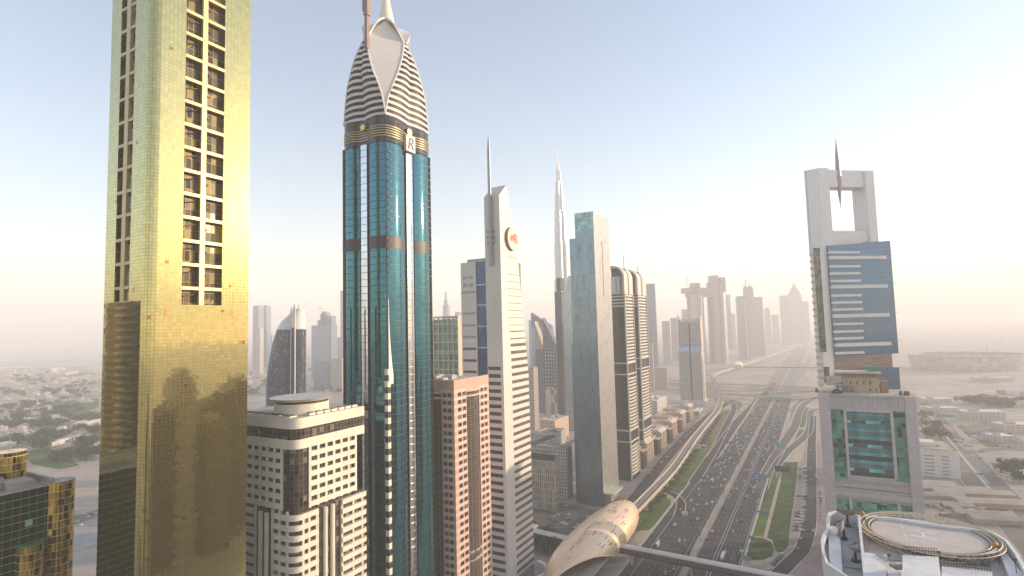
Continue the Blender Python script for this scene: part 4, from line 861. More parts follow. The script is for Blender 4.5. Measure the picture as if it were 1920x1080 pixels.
MB().box(xl - 2, xl + 6, -.2, -3.4, zbr, zbr + 5).build('glazed_porch', facade('porch_glass', (.06, .09, .08), (.55, .52, .5), (1.7, 1.6), (.25, .22), metal=.4), rh)
w = MB(); w.face([(xl - 12, -1, zbr + 5.0), (xl - 1, -1, zbr + 8), (xl - 1, -1, zbr + 13), (xl - 12, -1, zbr + 12)]); w.box(xl - 12, xl - 1, -.9, 4, zbr + 5, zbr + 6); w.face([(xl - 12, -1, zbr + 12), (xl - 1, -1, zbr + 13), (xl - 1, 5, zbr + 13), (xl - 12, 5, zbr + 12)]); w.build('raked_screen', CONC2, rh)
MB().box(1, 6, 2, 9, zbr, zbr + 9).build('side_annex', stone('annex_brown', (.30, .19, .12), .8, .1, .2, 1), rh); MB().box(xl + 17, xl + 25, 4, 10, zt_r + 1.4, zt_r + 5).build('green_tank', paint('tank_green', (.04, .22, .20), .5), rh)
# ================================================================ white frame tower with needle
CT = R(8.4); wc = Vector((math.cos(CT), math.sin(CT), 0)); C = at(1640, 317, 490); T = C.z; A = span(C, -wc, 1521); BD = 18      # this tower stands turned to the grid
ch = gthing('white_frame_tower', 'white tower whose open square top frame holds a needle, blue glass front below', 'skyscraper', C); ch.rotation_euler = (0, 0, CT); fl = Face(C, wc)
CHW = facade('frame_cladding', (0.82, 0.79, 0.76), (0.47, 0.45, 0.43), (3.0, 1.9), (.09, .09), metal=0, rough=.5, jit=0, wob=0, var=.03, spec=.4)
CHB = facade('frame_blue_glass', (0.095, 0.17, 0.27), (0.09, 0.15, 0.22), (1.8, 3.9), (.07, .1), metal=.75, rough=.06, jit=.004, var=.10)
CHG = facade('frame_green_glass', (0.10, 0.11, 0.085), (0.2, .19, .17), (1.6, 3.9), (.08, .1), metal=.6, rough=.08, jit=.03, var=.6)
zo0, zo1 = fl(1575, 432)[1], fl(1575, 349)[1]; xa, xb = fl(1561, 390)[0], fl(1601, 390)[0]; xc = fl(1537, 390)[0]; zleg = fl(1560, 462)[1]
def leg_poly(x0, x1, c0, c1):                       # eight cornered legs, cut more on the outer side
    return [(x0 + c0, 0), (x1 - c1, 0), (x1, c1 * 1.3), (x1, BD - c1 * 1.3), (x1 - c1, BD), (x0 + c0, BD), (x0, BD - c0 * 1.3), (x0, c0 * 1.3)]
xr = fl(1624, 345)[0]
lo_x = xa - 1.5
MB().loft([(leg_poly(-A, xa + .0, 7.5, 1.5), zleg - 6), (leg_poly(-A, xa, 7.5, 1.5), T)]).build('frame_leg', CHW, ch); MB().loft([(leg_poly(xr, 0, .6, 1.5), zleg - 6), (leg_poly(xr, 0, .6, 1.5), T - 1.5)]).build('frame_leg', CHW, ch)
MB().box(xa - .3, xr + .3, 2.5, BD - 2.5, zo1, T - 1).build('frame_head', CHW, ch); MB().box(xa - .3, xr + .3, 2.5, BD - 2.5, zleg - 6, zo0).build('frame_sill', CHW, ch)
rl = MB()
for i in range(18): x = -A + 7 + i * (A - 12) / 17; rl.box(x, x + .35, 5, 5.35, T - 1, T + .7)
for i in range(14): x = xa + i * (xr - xa) / 13; rl.box(x, x + .3, 4.6, 4.9, zo0, zo0 + 1.7)
rl.build('roof_stanchions', GREYM, ch)
zn0, zn1, znm = fl(1580, 389)[1], fl(1571, 252)[1], fl(1577, 318)[1]; xn = fl(1577, 330)[0]
nd = MB(); pts = []; rs = []
for i in range(17):
    t = i / 16; z = zn0 + (zn1 - zn0) * t; pts.append((xn + (t - .5) * .0, 3.2, z)); rs.append(max(.12, 2.2 * (math.sin(math.pi * t ** .92) ** 1.15)))
nd.tube(pts, rs, 10); nd.box(xn - .6, xn + .6, 3, 5, zo1 + 2, T - 3); nd.build('needle', stone('needle_steel', (.36, .30, .29), .4, .1, .3, 2, metal=.5), ch, 40)
zbl, zbh = fl(1615, 665)[1], fl(1615, 457)[1]; x_l = fl(1556, 560)[0]; xb_r = fl(1674, 560)[0]; wl = fl(1515, 560)[0]
zlo = fl(1560, 720)[1]
MB().box(-A, x_l, 0, 9, 0, zleg - 6).build('white_shaft', CHW, ch); g0, g1 = fl(1531, 465)[1], fl(1545, 660)[1]; MB().box(fl(1531, 560)[0], fl(1543, 560)[0], -.15, .1, g1, g0).build('green_glass_strip', CHG, ch)
g0, g1 = fl(1545, 688)[1], fl(1545, 718)[1]; MB().box(fl(1545, 700)[0], fl(1555, 700)[0], -.15, .1, g1, g0).build('green_glass_strip', CHG, ch)
MB().face([(x_l, -1.8, zbl), (xb_r, -1.8, zbl), (xb_r, -1.8, zbh + 2.5), (x_l, -1.8, zbh - 2)], [(x_l, zbl), (xb_r, zbl), (xb_r, zbh), (x_l, zbh)]).box(x_l, xb_r, -1.75, 8.6, zbl, zbh - 2.2).build('blue_glass_slab', CHB, ch)
ylist = [(474, 1606), (484, 1655), (500, 1608), (513, 1608), (527, 1609), (538, 1657), (554, 1610), (567, 1611), (580, 1612), (592, 1661), (607, 1613), (621, 1613), (634, 1614), (646, 1664), (661, 1615)]
for y, xe in ylist:
    z = fl(1590, y)[1]; long_ = xe > 1640; x9 = fl(xe, y)[0]; MB().box(x_l - .6, x9, -4.4 if long_ else -3.6, -1.8, z - (1.6 if long_ else 1.15), z + (1.5 if long_ else 1.0)).build('white_fin', WHITE, ch)
for y in (480, 532, 586, 640): z = fl(1660, y)[1]; MB().box(xb_r, xb_r + 4.5, -1.9, -1.6, z, z + .3).build('light_arm', GREYM, ch)
k = 0
for y in range(476, 730, 13): z = fl(1520, y)[1]; MB().box(-A - 1.6, -A, 2 + (k % 2), 8, z - 1.1, z + 1.1).build('balcony', PALE, ch); k += 1
z2, z3 = fl(1630, 690)[1], fl(1640, 725)[1]; xq = fl(1672, 680)[0]
MB().box(x_l, xq, -.8, 8, z2, zbl).build('louvre_floor', facade('tan_louvre', (.30, .22, .18), (.18, .13, .11), (9, .9), (.2, .25), metal=.1, rough=.5, jit=0), ch); MB().box(x_l, fl(1683, 705)[0], -2.2, 8.2, 0, z2).build('lower_glazing', CHB, ch)
z4 = fl(1655, 716)[1]; MB().box(x_l + 20, x_l + 44, -5, -2.2, z4 - 1, z4 + 1.4).build('white_fin', WHITE, ch); MB().box(xq - 16, xq - 4, 2, 8, zbh, zbh + 2.4).build('roof_plant', GREYM, ch)
# ================================================================ helipad tower, lower right
ZR = 137.0
HW_ = stone('helipad_white', (0.76, 0.73, 0.70), .5, .09, .25, 1.5, streak=.12)
DECK = stone('deck_paving', (0.46, 0.40, 0.36), .8, .1, .3, 2)
hc = G(1742, 1002, ZR); ht = thing('helipad_tower', 'nearest rooftop, white curved parapets around a round raised helipad', 'tower block', (hc.x, hc.y, 0))
def loc(x, y, z=ZR): p = G(x, y, z); return (p.x - hc.x, p.y - hc.y)
out = [loc(*p, ZR + 2.0) for p in ((1549, 1058), (1541, 1035), (1539, 1015), (1543, 1000), (1550, 993), (1549, 975), (1553, 962), (1566, 959), (1610, 967), (1680, 972), (1760, 985), (1830, 993), (1865, 1000), (1890, 1015), (1910, 1040), (1930, 1075), (1960, 1130))]
out = out + [(out[-1][0] - 2, out[-1][1] - 18), (out[0][0] + 2, out[0][1] - 22)]
out = out[::-1]                                   # counter-clockwise
HG = facade('office_ribbon', (0.10, 0.12, 0.13), (0.5, .48, .46), (2, 3.8), (.15, 1.6), metal=.5)
def inset(poly, d):
    c = Vector((sum(p[0] for p in poly) / len(poly), sum(p[1] for p in poly) / len(poly))); return [tuple(Vector(p) + (c - Vector(p)).normalized() * d) for p in poly]
MB().prism(inset(out, .4), 0, ZR, 0, 1).build('tower_body', [HG, DECK], ht)
pw = MB(); inn = inset(out, .7); n = len(out)
for i in range(n):
    j = (i + 1) % n; a, b, c_, d_ = out[i], out[j], inn[j], inn[i]; hi = 2.2
    pw.face([(*a, ZR - 3), (*b, ZR - 3), (*b, ZR + hi), (*a, ZR + hi)]); pw.face([(*c_, ZR), (*d_, ZR), (*d_, ZR + hi), (*c_, ZR + hi)]); pw.face([(*a, ZR + hi), (*b, ZR + hi), (*c_, ZR + hi), (*d_, ZR + hi)])
pw.build('curved_parapet', HW_, ht, 40)
def low(name, pts, z0, z1, mat, th=None): MB().prism([loc(*p, z1) for p in pts][::-1], z0, z1, bottom=True).build(name, mat, ht)
low('white_deck', [(1556, 1062), (1552, 985), (1574, 988), (1580, 1075), (1577, 1110)], ZR + .02, ZR + .9, HW_)
low('lower_deck', [(1578, 1100), (1575, 985), (1606, 985), (1618, 1060), (1620, 1100)], ZR + .02, ZR + .2, stone('grey_deck', (.40, .39, .38), .8, .08, .3, 2))
low('divider_wall', [(1608, 968), (1613, 968), (1626, 1090), (1620, 1090)], ZR + .01, ZR + 3.2, HW_)
low('plant_room', [(1621, 1036), (1662, 1040), (1662, 1100), (1624, 1100)], ZR + .01, ZR + 3.0, HW_)
low('plant_room', [(1692, 1040), (1760, 1044), (1764, 1110), (1692, 1110)], ZR + .01, ZR + 5.6, HW_); low('plant_room', [(1766, 1062), (1860, 1072), (1866, 1110), (1766, 1110)], ZR + .01, ZR + 2.6, HW_)
low('link_corridor', [(1664, 1052), (1690, 1056), (1690, 1110), (1664, 1110)], ZR + .01, ZR + 2.4, HW_)
dpl = loc(1679, 1063, ZR + 2); MB().box(dpl[0] - 1.3, dpl[0] + 1.4, dpl[1] - 2.2, dpl[1] + .2, ZR + 2.4, ZR + 2.46).build('roof_hatch', DARKM, ht)
ld = MB(); a = loc(1640, 1040, ZR + 3)
for q in (0, 1.15): ld.tube([(a[0] + q, a[1], ZR + 3.2), (a[0] + q, a[1] - 6, ZR + 3.2)], .07)
for i in range(11): ld.tube([(a[0], a[1] - .3 - i * .55, ZR + 3.2), (a[0] + 1.15, a[1] - .3 - i * .55, ZR + 3.2)], .06)
ld.build('ladder', GREYM, ht)
ZP = 138.6; c0 = G(1738, 1002, ZP); px_, py_ = c0.x - hc.x, c0.y - hc.y; RP = 11.0
PADM = stone('pad_concrete', (0.58, 0.50, 0.44), .8, .06, .2, 1.5)
pad = MB().cyl(px_, py_, RP, ZP - .7, ZP, 48, m=0, top=1).build('helipad', [HW_, PADM], ht, 40)
mk = MB(); ang = math.atan2(loc(1755, 985, ZP)[1] - loc(1710, 1003, ZP)[1], loc(1755, 985, ZP)[0] - loc(1710, 1003, ZP)[0])
def line(mb, a, b, w):
    a, b = Vector(a), Vector(b); d = (b - a).normalized(); nn = Vector((-d.y, d.x)) * w; mb.face([(*(a - nn), ZP + .012), (*(b - nn), ZP + .012), (*(b + nn), ZP + .012), (*(a + nn), ZP + .012)])
P_ = lambda x, y: loc(x, y, ZP)
for a, b in (((1703, 993), (1755, 1002)), ((1707, 1003), (1760, 1012)), ((1728, 997), (1734, 1007))): line(mk, P_(*a), P_(*b), .3)
tri = [P_(1688, 980), P_(1702, 1014), P_(1802, 1014)]
for a, b in zip(tri, tri[1:] + tri[:1]):
    a, b = Vector(a), Vector(b)
    for i in range(5): line(mk, a.lerp(b, i / 5 + .03), a.lerp(b, i / 5 + .14), .15)
mk.build('pad_marking', WHT, pad)
ng = MB(); STEEL = stone('sand_steel', (0.64, 0.54, 0.41), .6, .1, .5, 2)
for r_, z in ((RP + .5, ZP + .3), (RP + 1.5, ZP + .5), (RP + 2.3, ZP + .75), (RP + 2.9, ZP + .3), (RP + 1.4, ZP - 1.3)):
    ng.tube([(px_ + r_ * math.cos(2 * math.pi * i / 48), py_ + r_ * math.sin(2 * math.pi * i / 48), z) for i in range(49)], .13, 5)
ng.build('net_ring', STEEL, ht, 60); sp = MB()
for i in range(60):
    a = 2 * math.pi * i / 60; c_, s_ = math.cos(a), math.sin(a); b_ = a + 2 * math.pi / 120
    sp.tube([(px_ + RP * c_, py_ + RP * s_, ZP - .1), (px_ + (RP + 2.9) * c_, py_ + (RP + 2.9) * s_, ZP + .7)], .1, 4)
    sp.tube([(px_ + (RP + 2.9) * c_, py_ + (RP + 2.9) * s_, ZP + .3), (px_ + (RP + 1.4) * math.cos(b_), py_ + (RP + 1.4) * math.sin(b_), ZP - 1.3), (px_ + (RP + 2.9) * math.cos(a + 2 * math.pi / 60), py_ + (RP + 2.9) * math.sin(a + 2 * math.pi / 60), ZP + .3)], .07, 4)
sp.build('net_truss', STEEL, ht)
MB().cyl(px_, py_, 7.5, ZR, ZP - .7, 32, RP).build('pad_support', HW_, ht, 40)
for x, y in ((1665, 1020), (1790, 1042)): a = loc(x, y, ZR); MB().tube([(a[0], a[1], ZR), (a[0] + .5, a[1] + .6, ZP)], .2).tube([(a[0] + 1.6, a[1], ZR), (a[0] + 1.2, a[1] + .6, ZP)], .2).build('pad_strut', DARKM, ht)
rl = MB(); a, b = Vector(loc(1693, 1042, ZR + 5)), Vector(loc(1758, 1046, ZR + 5))
for i in range(13): p = a.lerp(b, i / 12); rl.tube([(p.x, p.y, ZR + 5.6), (p.x, p.y, ZR + 6.8)], .05, 4)
for z in (6.2, 6.8): rl.tube([(a.x, a.y, ZR + z), (b.x, b.y, ZR + z)], .05, 4)
rl.build('railing', DARKM, ht)
for x, y in ((1617, 970), (1866, 1030)): a = loc(x, y, ZR + 2); MB().loft([([(a[0] + r_ * math.cos(2 * math.pi * i / 12), a[1] + r_ * math.sin(2 * math.pi * i / 12)) for i in range(12)], z) for r_, z in ((.1, ZR + 2.4), (.45, ZR + 2.6), (.58, ZR + 3.0), (.45, ZR + 3.4), (.1, ZR + 3.6))]).tube([(a[0], a[1], ZR), (a[0], a[1], ZR + 2.6)], .12).build('orange_marker', paint('marker_orange', (.62, .22, .03), .5), ht, 60)
rc = random.Random(4)
for (x, y, w, d, hh_) in ((1634, 1000, 1.6, 1.1, 1.2), (1640, 1016, 1.2, 1.6, .9), (1628, 985, 1.0, 1.0, 1.5), (1780, 1052, 2.0, 1.3, 1.4), (1800, 1056, 1.2, 1.2, 1.0), (1815, 1060, 1.8, 1.0, 1.6), (1852, 1048, 1.0, 2.0, 1.1), (1845, 1062, 1.4, 1.0, 1.3)):
    q = loc(x, y, ZR); u = MB().box(q[0], q[0] + w, q[1], q[1] + d, ZR + .25, ZR + hh_); u.cyl(q[0] + w / 2, q[1] + d / 2, min(w, d) * .36, ZR + hh_, ZR + hh_ + .15, 12, m=1); u.build('air_unit', [GREYM, DARKM], ht)
for pts in ([(1625, 1030), (1632, 1000), (1645, 985)], [(1664, 1050), (1690, 1052), (1700, 1042)], [(1770, 1050), (1850, 1046), (1870, 1036)], [(1585, 1062), (1600, 1066), (1618, 1068)]): MB().tube([(*loc(x, y, ZR + .4), ZR + .45) for x, y in pts], .11, 6).build('roof_pipe', stone('pipe_rust', (.30, .22, .17), .6, .2, .6, 3), ht)
for (x, y) in ((1622, 985), (1668, 1056), (1762, 1050), (1872, 1040), (1905, 1065)): q = loc(x, y, ZR + 2); MB().tube([(q[0], q[1], ZR), (q[0], q[1], ZR + 3.6)], .06, 5).box(q[0] - .25, q[0] + .25, q[1] - .1, q[1] + .1, ZR + 3.4, ZR + 3.8).build('roof_lamp', DARKM, ht)
r2 = MB(); pa, pb_ = Vector(loc(1766, 1064, ZR + 2.6)), Vector(loc(1858, 1074, ZR + 2.6))
for i in range(17): p = pa.lerp(pb_, i / 16); r2.tube([(p.x, p.y, ZR + 2.6), (p.x, p.y, ZR + 3.7)], .04, 4)
for z in (3.2, 3.7): r2.tube([(pa.x, pa.y, ZR + z), (pb_.x, pb_.y, ZR + z)], .04, 4)
r2.build('railing', DARKM, ht)
a = loc(1880, 1030); low('side_walkway', [(1868, 1022), (1890, 1040), (1925, 1085), (1945, 1130), (1905, 1130), (1890, 1075)], ZR + .01, ZR + 1.0, HW_)
def dish(x, y, r, az, tilt, label, name='satellite_dish'):
    p = G(x, y, ZR + .3); t = thing(name, label, 'satellite dish', (p.x, p.y, ZR + .2), az); m = MB(); n = 20; rings = []
    for k in range(6): q = k / 5; rings.append([Vector((r * q * math.cos(2 * math.pi * i / n), r * q * math.sin(2 * math.pi * i / n), .38 * r * q * q)) for i in range(n)])
    M_ = Matrix.Rotation(tilt, 4, 'X'); o = Vector((0, 0, r * .9 + .5))
    for a, b in zip(rings, rings[1:]):
        for i in range(n): m.face([M_ @ a[i] + o, M_ @ a[(i + 1) % n] + o, M_ @ b[(i + 1) % n] + o, M_ @ b[i] + o]); m.face([M_ @ b[i] + o - Vector((0, 0, .08)), M_ @ b[(i + 1) % n] + o - Vector((0, 0, .08)), M_ @ a[(i + 1) % n] + o - Vector((0, 0, .08)), M_ @ a[i] + o - Vector((0, 0, .08))])
    m.build('reflector', stone('dish_grey', (.34, .29, .25), .6, .12, .4, 2), t, 60); f = M_ @ Vector((0, 0, r * .95)) + o; e = M_ @ Vector((r, 0, .38 * r)) + o; e2 = M_ @ Vector((-r * .5, r * .85, .38 * r)) + o
    MB().tube([e, f], .06, 4).tube([e2, f], .06, 4).box(f.x - .18, f.x + .18, f.y - .18, f.y + .18, f.z - .2, f.z + .25).build('feed_arm', DARKM, t); MB().tube([(0, 0, 0), o], .22, 8).box(-.7, .7, -.7, .7, 0, .3).tube([(.6, .6, 0), o], .08, 4).build('pedestal', DARKM, t)
dish(1590, 986, 2.5, R(150), R(25), 'bigger brown satellite dish tilted up beside the white parapet'); dish(1583, 1010, 2.1, R(240), R(70), 'satellite dish turned on edge next to the bigger tilted dish'); dish(1605, 1052, 1.8, R(120), R(20), 'small pale satellite dish alone on the grey lower deck')
# ================================================================ metro station, viaduct, bridges
VC = stone('viaduct_concrete', (0.56, 0.47, 0.39), .8, .08, .05, .8)
TRK = stone('track_bed', (0.30, 0.25, 0.22), .9, .12, .1, 1)
vp = [(470, -163.2), (502, -162.6), (590, -162), (682, -162.5), (780, -168), (874, -173.5), (965, -177), (1058, -179.5), (1140, -182.5), (1209, -188), (1290, -196), (1363, -206), (1440, -217), (1523, -232), (1610, -251), (1700, -273), (1780, -293), (1862, -306), (1970, -310), (2131, -293), (2373, -268), (2949, -217), (3900, -135), (4941, -47)]
vpts = [ST(s, t, 12) for s, t in vp]; sm = []
for i in range(len(vpts) - 1):
    a, b, c, d = vpts[max(i - 1, 0)], vpts[i], vpts[i + 1], vpts[min(i + 2, len(vpts) - 1)]
    for k in range(4): t = k / 4; sm.append(0.5 * ((2 * b) + (c - a) * t + (2 * a - 5 * b + 4 * c - d) * t * t + (3 * b - a - 3 * c + d) * t ** 3))
sm.append(vpts[-1])
def offs(path, o, dz=0):
    q = []
    for i, a in enumerate(path): t = path[min(i + 1, len(path) - 1)] - path[max(i - 1, 0)]; t.z = 0; t.normalize(); q.append(a + Vector((t.y, -t.x, 0)) * o + Vector((0, 0, dz)))
    return q
va = thing('metro_viaduct', 'raised metro track curving beside the highway on single columns', 'viaduct')
MB().ribbon(sm, 5.0, thick=2.2).build('deck', VC, va)
for o in (-4.7, 4.7):
    w = MB(); p = offs(sm, o, 1.5); w.ribbon(p, .3, thick=1.6); w.build('parapet', VC, va)
tb = MB()
for o in (-2.2, 2.2): tb.ribbon(offs(sm, o, .12), 1.5, thick=.1)
tb.build('track_bed', TRK, va); rl = MB()
for o in (-2.95, -1.45, 1.45, 2.95): rl.ribbon(offs(sm, o, .28), .11, thick=.15)
rl.build('rail', GREYM, va)
vcol = MB().cyl(0, 0, 1.1, 0, 7.5, 14).loft([([(-1.1, -1.1), (1.1, -1.1), (1.1, 1.1), (-1.1, 1.1)], 7.5), ([(-3.6, -1.1), (3.6, -1.1), (3.6, 1.1), (-3.6, 1.1)], 9.8)]).cyl(0, 0, 2.6, 0, .7, 14).mesh('pier', VC)
acc = 0; nxt = 0; npier = 0
for a, b in zip(sm, sm[1:]):
    L_ = (b - a).length
    while nxt < acc + L_ and npier < 60:
        p = a.lerp(b, (nxt - acc) / L_); t = (b - a); o = bpy.data.objects.new('pier', vcol); S.collection.objects.link(o); o.parent = va; o.location = (p.x, p.y, 0); o.rotation_euler = (0, 0, math.atan2(t.y, t.x) - math.pi / 2); nxt += 29 if acc < 1500 else 60; npier += 1
    acc += L_
SLITM = stone('slit_brown', (.20, .14, .09), .6, .1, .5, 2)
def shell_station(name, label, org, Ls, W_, HH, z0, mats):
    t = gthing(name, label, 'metro station', org); N1, N2 = 40, 22; g = MB()
    def P(u, v):                                # u along 0..1, v across -1..1
        e = max(0.0, 1 - abs(2 * u - 1.04) ** 2.5) ** .5; tip = .16 + .84 * e; a = v * math.pi / 2 * 1.12
        x = W_ * tip * math.sin(a) * (1.0); hgt = HH * (.30 + .70 * e); z = z0 + hgt * max(-.25, math.cos(a)) ** 1 if math.cos(a) > 0 else z0 + hgt * math.cos(a) * .9
        return Vector((x, u * Ls, z))
    def cut(u, v): return v > 0.45 + 1.9 * max(0, u - .0) and u < .34 and v > .1
    vm = lambda u: min(1.0, .22 + 1.5 * u + .5 * max(0, u - .25)) if u < .5 else 1.0
    for i in range(N1):
        for j in range(N2):
            u0, u1 = i / N1, (i + 1) / N1; f = lambda u, k: -1 + (vm(u) + 1) * k / N2
            q = [P(u0, f(u0, j)), P(u0, f(u0, j + 1)), P(u1, f(u1, j + 1)), P(u1, f(u1, j))]
            g.face(q, [(f(u0, j) * 20, u0 * Ls), (f(u0, j + 1) * 20, u0 * Ls), (f(u1, j + 1) * 20, u1 * Ls), (f(u1, j) * 20, u1 * Ls)])
    lip = []
    for i in range(N1 // 2 + 2): u = i / N1; lip.append(P(u, vm(u)) + Vector((.15, 0, .1)))
    MB().tube(lip, .45, 6).build('shell_lip', mats[0], t)
    g.build('shell_roof', mats[0], t, 60); sl_ = MB(); rnd = random.Random(5); rows = []
    for i in range(130):
        u, v = rnd.uniform(.1, .93), rnd.uniform(-.35, .80)
        if v > vm(u) - .08: continue
        if v + .6 * u < .12 or len(rows) > 64: continue
        rows.append(1)
        ln = rnd.choice((.018, .026, .045)); dv = .009; q = [P(u, v - dv), P(u, v + dv), P(u + ln, v + dv), P(u + ln, v - dv)]; nn = (q[1] - q[0]).cross(q[2] - q[1]).normalized()
        if nn.z < 0: nn = -nn
        MB().face([p + nn * .10 for p in q]).build('skylight_slit', SLITM, t)
    MB().box(-W_ * .8, W_ * .8, Ls * .06, Ls * .95, z0 - 5, z0 - .5).build('concourse', DG, t); MB().box(-W_ * .62, W_ * .9, -8, Ls * .5, z0 - 1.5, z0).build('platform', CONC, t)
    tr = MB()
    for k in range(9): x = -3 + k * 1.7; tr.box(x, x + .35, -12, Ls * .45, z0 + .02, z0 + .5)
    tr.build('track', stone('bronze_rail', (.36, .24, .15), .5, .1, .5, 2), t)
    for s in (.1, .35, .6, .88): MB().cyl(W_ * .3, Ls * s, 1.5, 0, z0 - 5, 12).build('pier', VC, t); MB().cyl(-W_ * .3, Ls * s, 1.5, 0, z0 - 5, 12).build('pier', VC, t)
    return t
SHELL = facade('shell_gold', (0.84, 0.61, 0.41), (0.62, 0.44, 0.29), (3.0, 6.0), (.10, .10), metal=.35, rough=.36, jit=.0005, wob=.0003, var=.05, lrough=.4, lmetal=.3)
shell_station('metro_station', 'nearest metro station, a big golden shell roof over the tracks', ST(338, -166), 173, 20, 17, 13, [SHELL])
shell_station('metro_station', 'small distant metro station shell beyond the flyovers', ST(2230, -285), 165, 20, 17, 13, [SHELL])
def footbridge(label, a, b, hw, z0, z1, D_=1):
    d = b - a; t = thing('footbridge', label, 'footbridge', (a.x, a.y, 0), math.atan2(d.y, d.x)); L_ = d.length
    sec = [(hw, z0), (hw, z1 - 1.2), (hw * .8, z1 - .3), (hw * .35, z1), (-hw * .35, z1), (-hw * .8, z1 - .3), (-hw, z1 - 1.2), (-hw, z0)]
    m = MB()
    for (p, q) in zip(sec, sec[1:]):
        mat = 1 if abs(p[0] - q[0]) < .01 else 0
        m.face([(0, *p), (L_, *p), (L_, *q), (0, *q)], [(0, p[1]), (L_, p[1]), (L_, q[1]), (0, q[1])], mat)
    m.face([(0, -hw, z0), (L_, -hw, z0), (L_, hw, z0), (0, hw, z0)]); m.face([(0, *p) for p in sec]); m.face([(L_, *p) for p in sec][::-1])
    m.build('covered_deck', [stone('bridge_roof', (.62, .56, .50), .45, .05, .1, 1, metal=.2), facade('bridge_glazing', (.10, .10, .11), (.42, .39, .37), (2.2, 1.5), (.14, .10), metal=.3, rough=.15)], t, 30)
    MB().box(0, L_, -hw - .15, hw + .15, z0 - 1.1, z0 - .02).build('girder', DARKM, t); return t, L_
fb, L_ = footbridge('near covered footbridge running from the golden station across the highway', ST(428, -148), ST(424, 14), 3.6, 9.5, 14.2)
for f in (.06, .345, .62, .95): MB().cyl(L_ * f, 0, 1.0, 0, 8.4, 12).build('pier', VC, fb)
MB().box(L_ - 2, L_ + 10, -7, 7, 0, 13).box(L_ + .5, L_ + 7.5, -4.5, 4.5, 13, 14).build('stair_tower', stone('stair_grey', (.40, .39, .37), .6, .1, .2, 1), fb); MB().box(L_ + 1.2, L_ + 6.8, -3.6, 3.6, 14, 14.1).build('roof_light', DGLASS, fb)
fb, L_ = footbridge('far footbridge crossing the hazy highway beside the small station', ST(2290, -255), ST(2300, 40), 4.5, 9, 14)
for f in (.1, .5, .8): MB().cyl(L_ * f, 0, 1.3, 0, 8, 10).build('pier', VC, fb)
fb, L_ = footbridge('low covered walkway joining the golden station to the left pavement', ST(424, -184), ST(429, -232), 4.2, 9.5, 13.5)
MB().box(L_ - 6, L_ + 16, -9, 9, 8, 14.5).box(L_ - 3, L_ + 14, -7, 7, 0, 8).build('landing_hall', CONC2, fb)
for f in (.3, .7): MB().cyl(L_ * f, 0, 1, 0, 8.4, 12).build('pier', VC, fb)
def flyover(label, pts, hw, z):
    t = thing('flyover', label, 'flyover'); p = spath(pts, z, 5); MB().ribbon(p, hw, thick=1.6).build('deck', VC, t)
    for o in (-hw + .3, hw - .3): MB().ribbon(offs(p, o, 1.1), .3, thick=1.15).build('parapet', VC, t)
    MB().ribbon(offs(p, 0, .04), hw - .7).build('carriageway', ASPH2, t)
    for q in p[3::4]: MB().cyl(q.x, q.y, 1.3, 0, z - 1.6, 10).build('pier', VC, t)
flyover('nearest of three flyovers crossing above the far highway, with a kinked end', [(1270, 729), (1325, 735), (1380, 741), (1440, 744), (1500, 744), (1545, 736), (1600, 728)], 8, 7.5)
flyover('middle one of three flyovers crossing above the far highway', [(1250, 722), (1320, 729), (1370, 733), (1450, 732), (1540, 727), (1610, 722)], 8, 8)
flyover('farthest of three flyovers, a wide pale deck above the hazy highway', [(1210, 708), (1320, 718), (1400, 722), (1480, 725), (1545, 728), (1620, 731)], 11, 8)
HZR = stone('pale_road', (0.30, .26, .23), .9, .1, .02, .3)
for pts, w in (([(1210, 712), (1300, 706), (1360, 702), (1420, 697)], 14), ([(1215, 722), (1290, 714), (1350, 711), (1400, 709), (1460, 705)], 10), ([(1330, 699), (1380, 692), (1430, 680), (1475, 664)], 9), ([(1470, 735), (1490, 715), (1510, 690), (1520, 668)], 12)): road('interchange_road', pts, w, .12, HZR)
# road signs, billboards, lamp posts, guard rails
def post_sign(name, label, cat, x, y, ytop, w, h, mat, D=None, group=None, face=True, posts=1):
    p = G(x, y); q = at(x, ytop, p.y); z1 = q.z; t = thing(name, label, cat, (p.x, p.y, 0), -AX, group)
    MB().box(-w / 2, w / 2, -.15, .15, z1 - h, z1).build('panel', mat, t)
    for i in range(posts): xo = 0 if posts == 1 else (-w * .3 if i == 0 else w * .3); MB().box(xo - .22, xo + .22, .16, .6, 0, z1 - h * .3).build('post', GREYM, t)
    return t, z1
BLU = paint('sign_blue', (.03, .26, .55), .45); GRNS = paint('sign_green', (.02, .36, .22), .45); GSG = paint('sign_grey_back', (.30, .31, .33), .5)
def sign_text(t, w, z1, h, lines=2):
    m = MB(); rnd = random.Random(w)
    for l in range(lines):
        x = -w / 2 + .6
        while x < w / 2 - 1: k = rnd.uniform(.5, 1.4); m.box(x, x + k, -.2, -.15, z1 - h * (.35 + .36 * l), z1 - h * (.2 + .36 * l)); x += k + .35
    m.build('lettering', WHT, t)
for (x, y, yt, w, h, mat, lab) in ((1421, 918, 888, 6.0, 7.5, BLU, 'bright blue sign panel beside the near right carriageway'), (1446, 822, 799, 8, 5, BLU, 'blue gantry sign over the right carriageway, farther than the tall blue panel'), (1463, 848, 830, 8, 6, GRNS, 'green sign at the fork of the exit ramp')):
    t, z1 = post_sign('road_sign', lab, 'road sign', x, y, yt, w, h, mat); sign_text(t, w, z1, h)
t, z1 = post_sign('road_sign', 'low blue sign standing on the lawn edge by the right kerb', 'road sign', 1428, 962, 958, 9, 1.6, BLU); t, z1 = post_sign('road_sign', 'small blue board on the semicircle lawn edge', 'road sign', 1410, 1010, 1005, 4, 2.5, BLU)
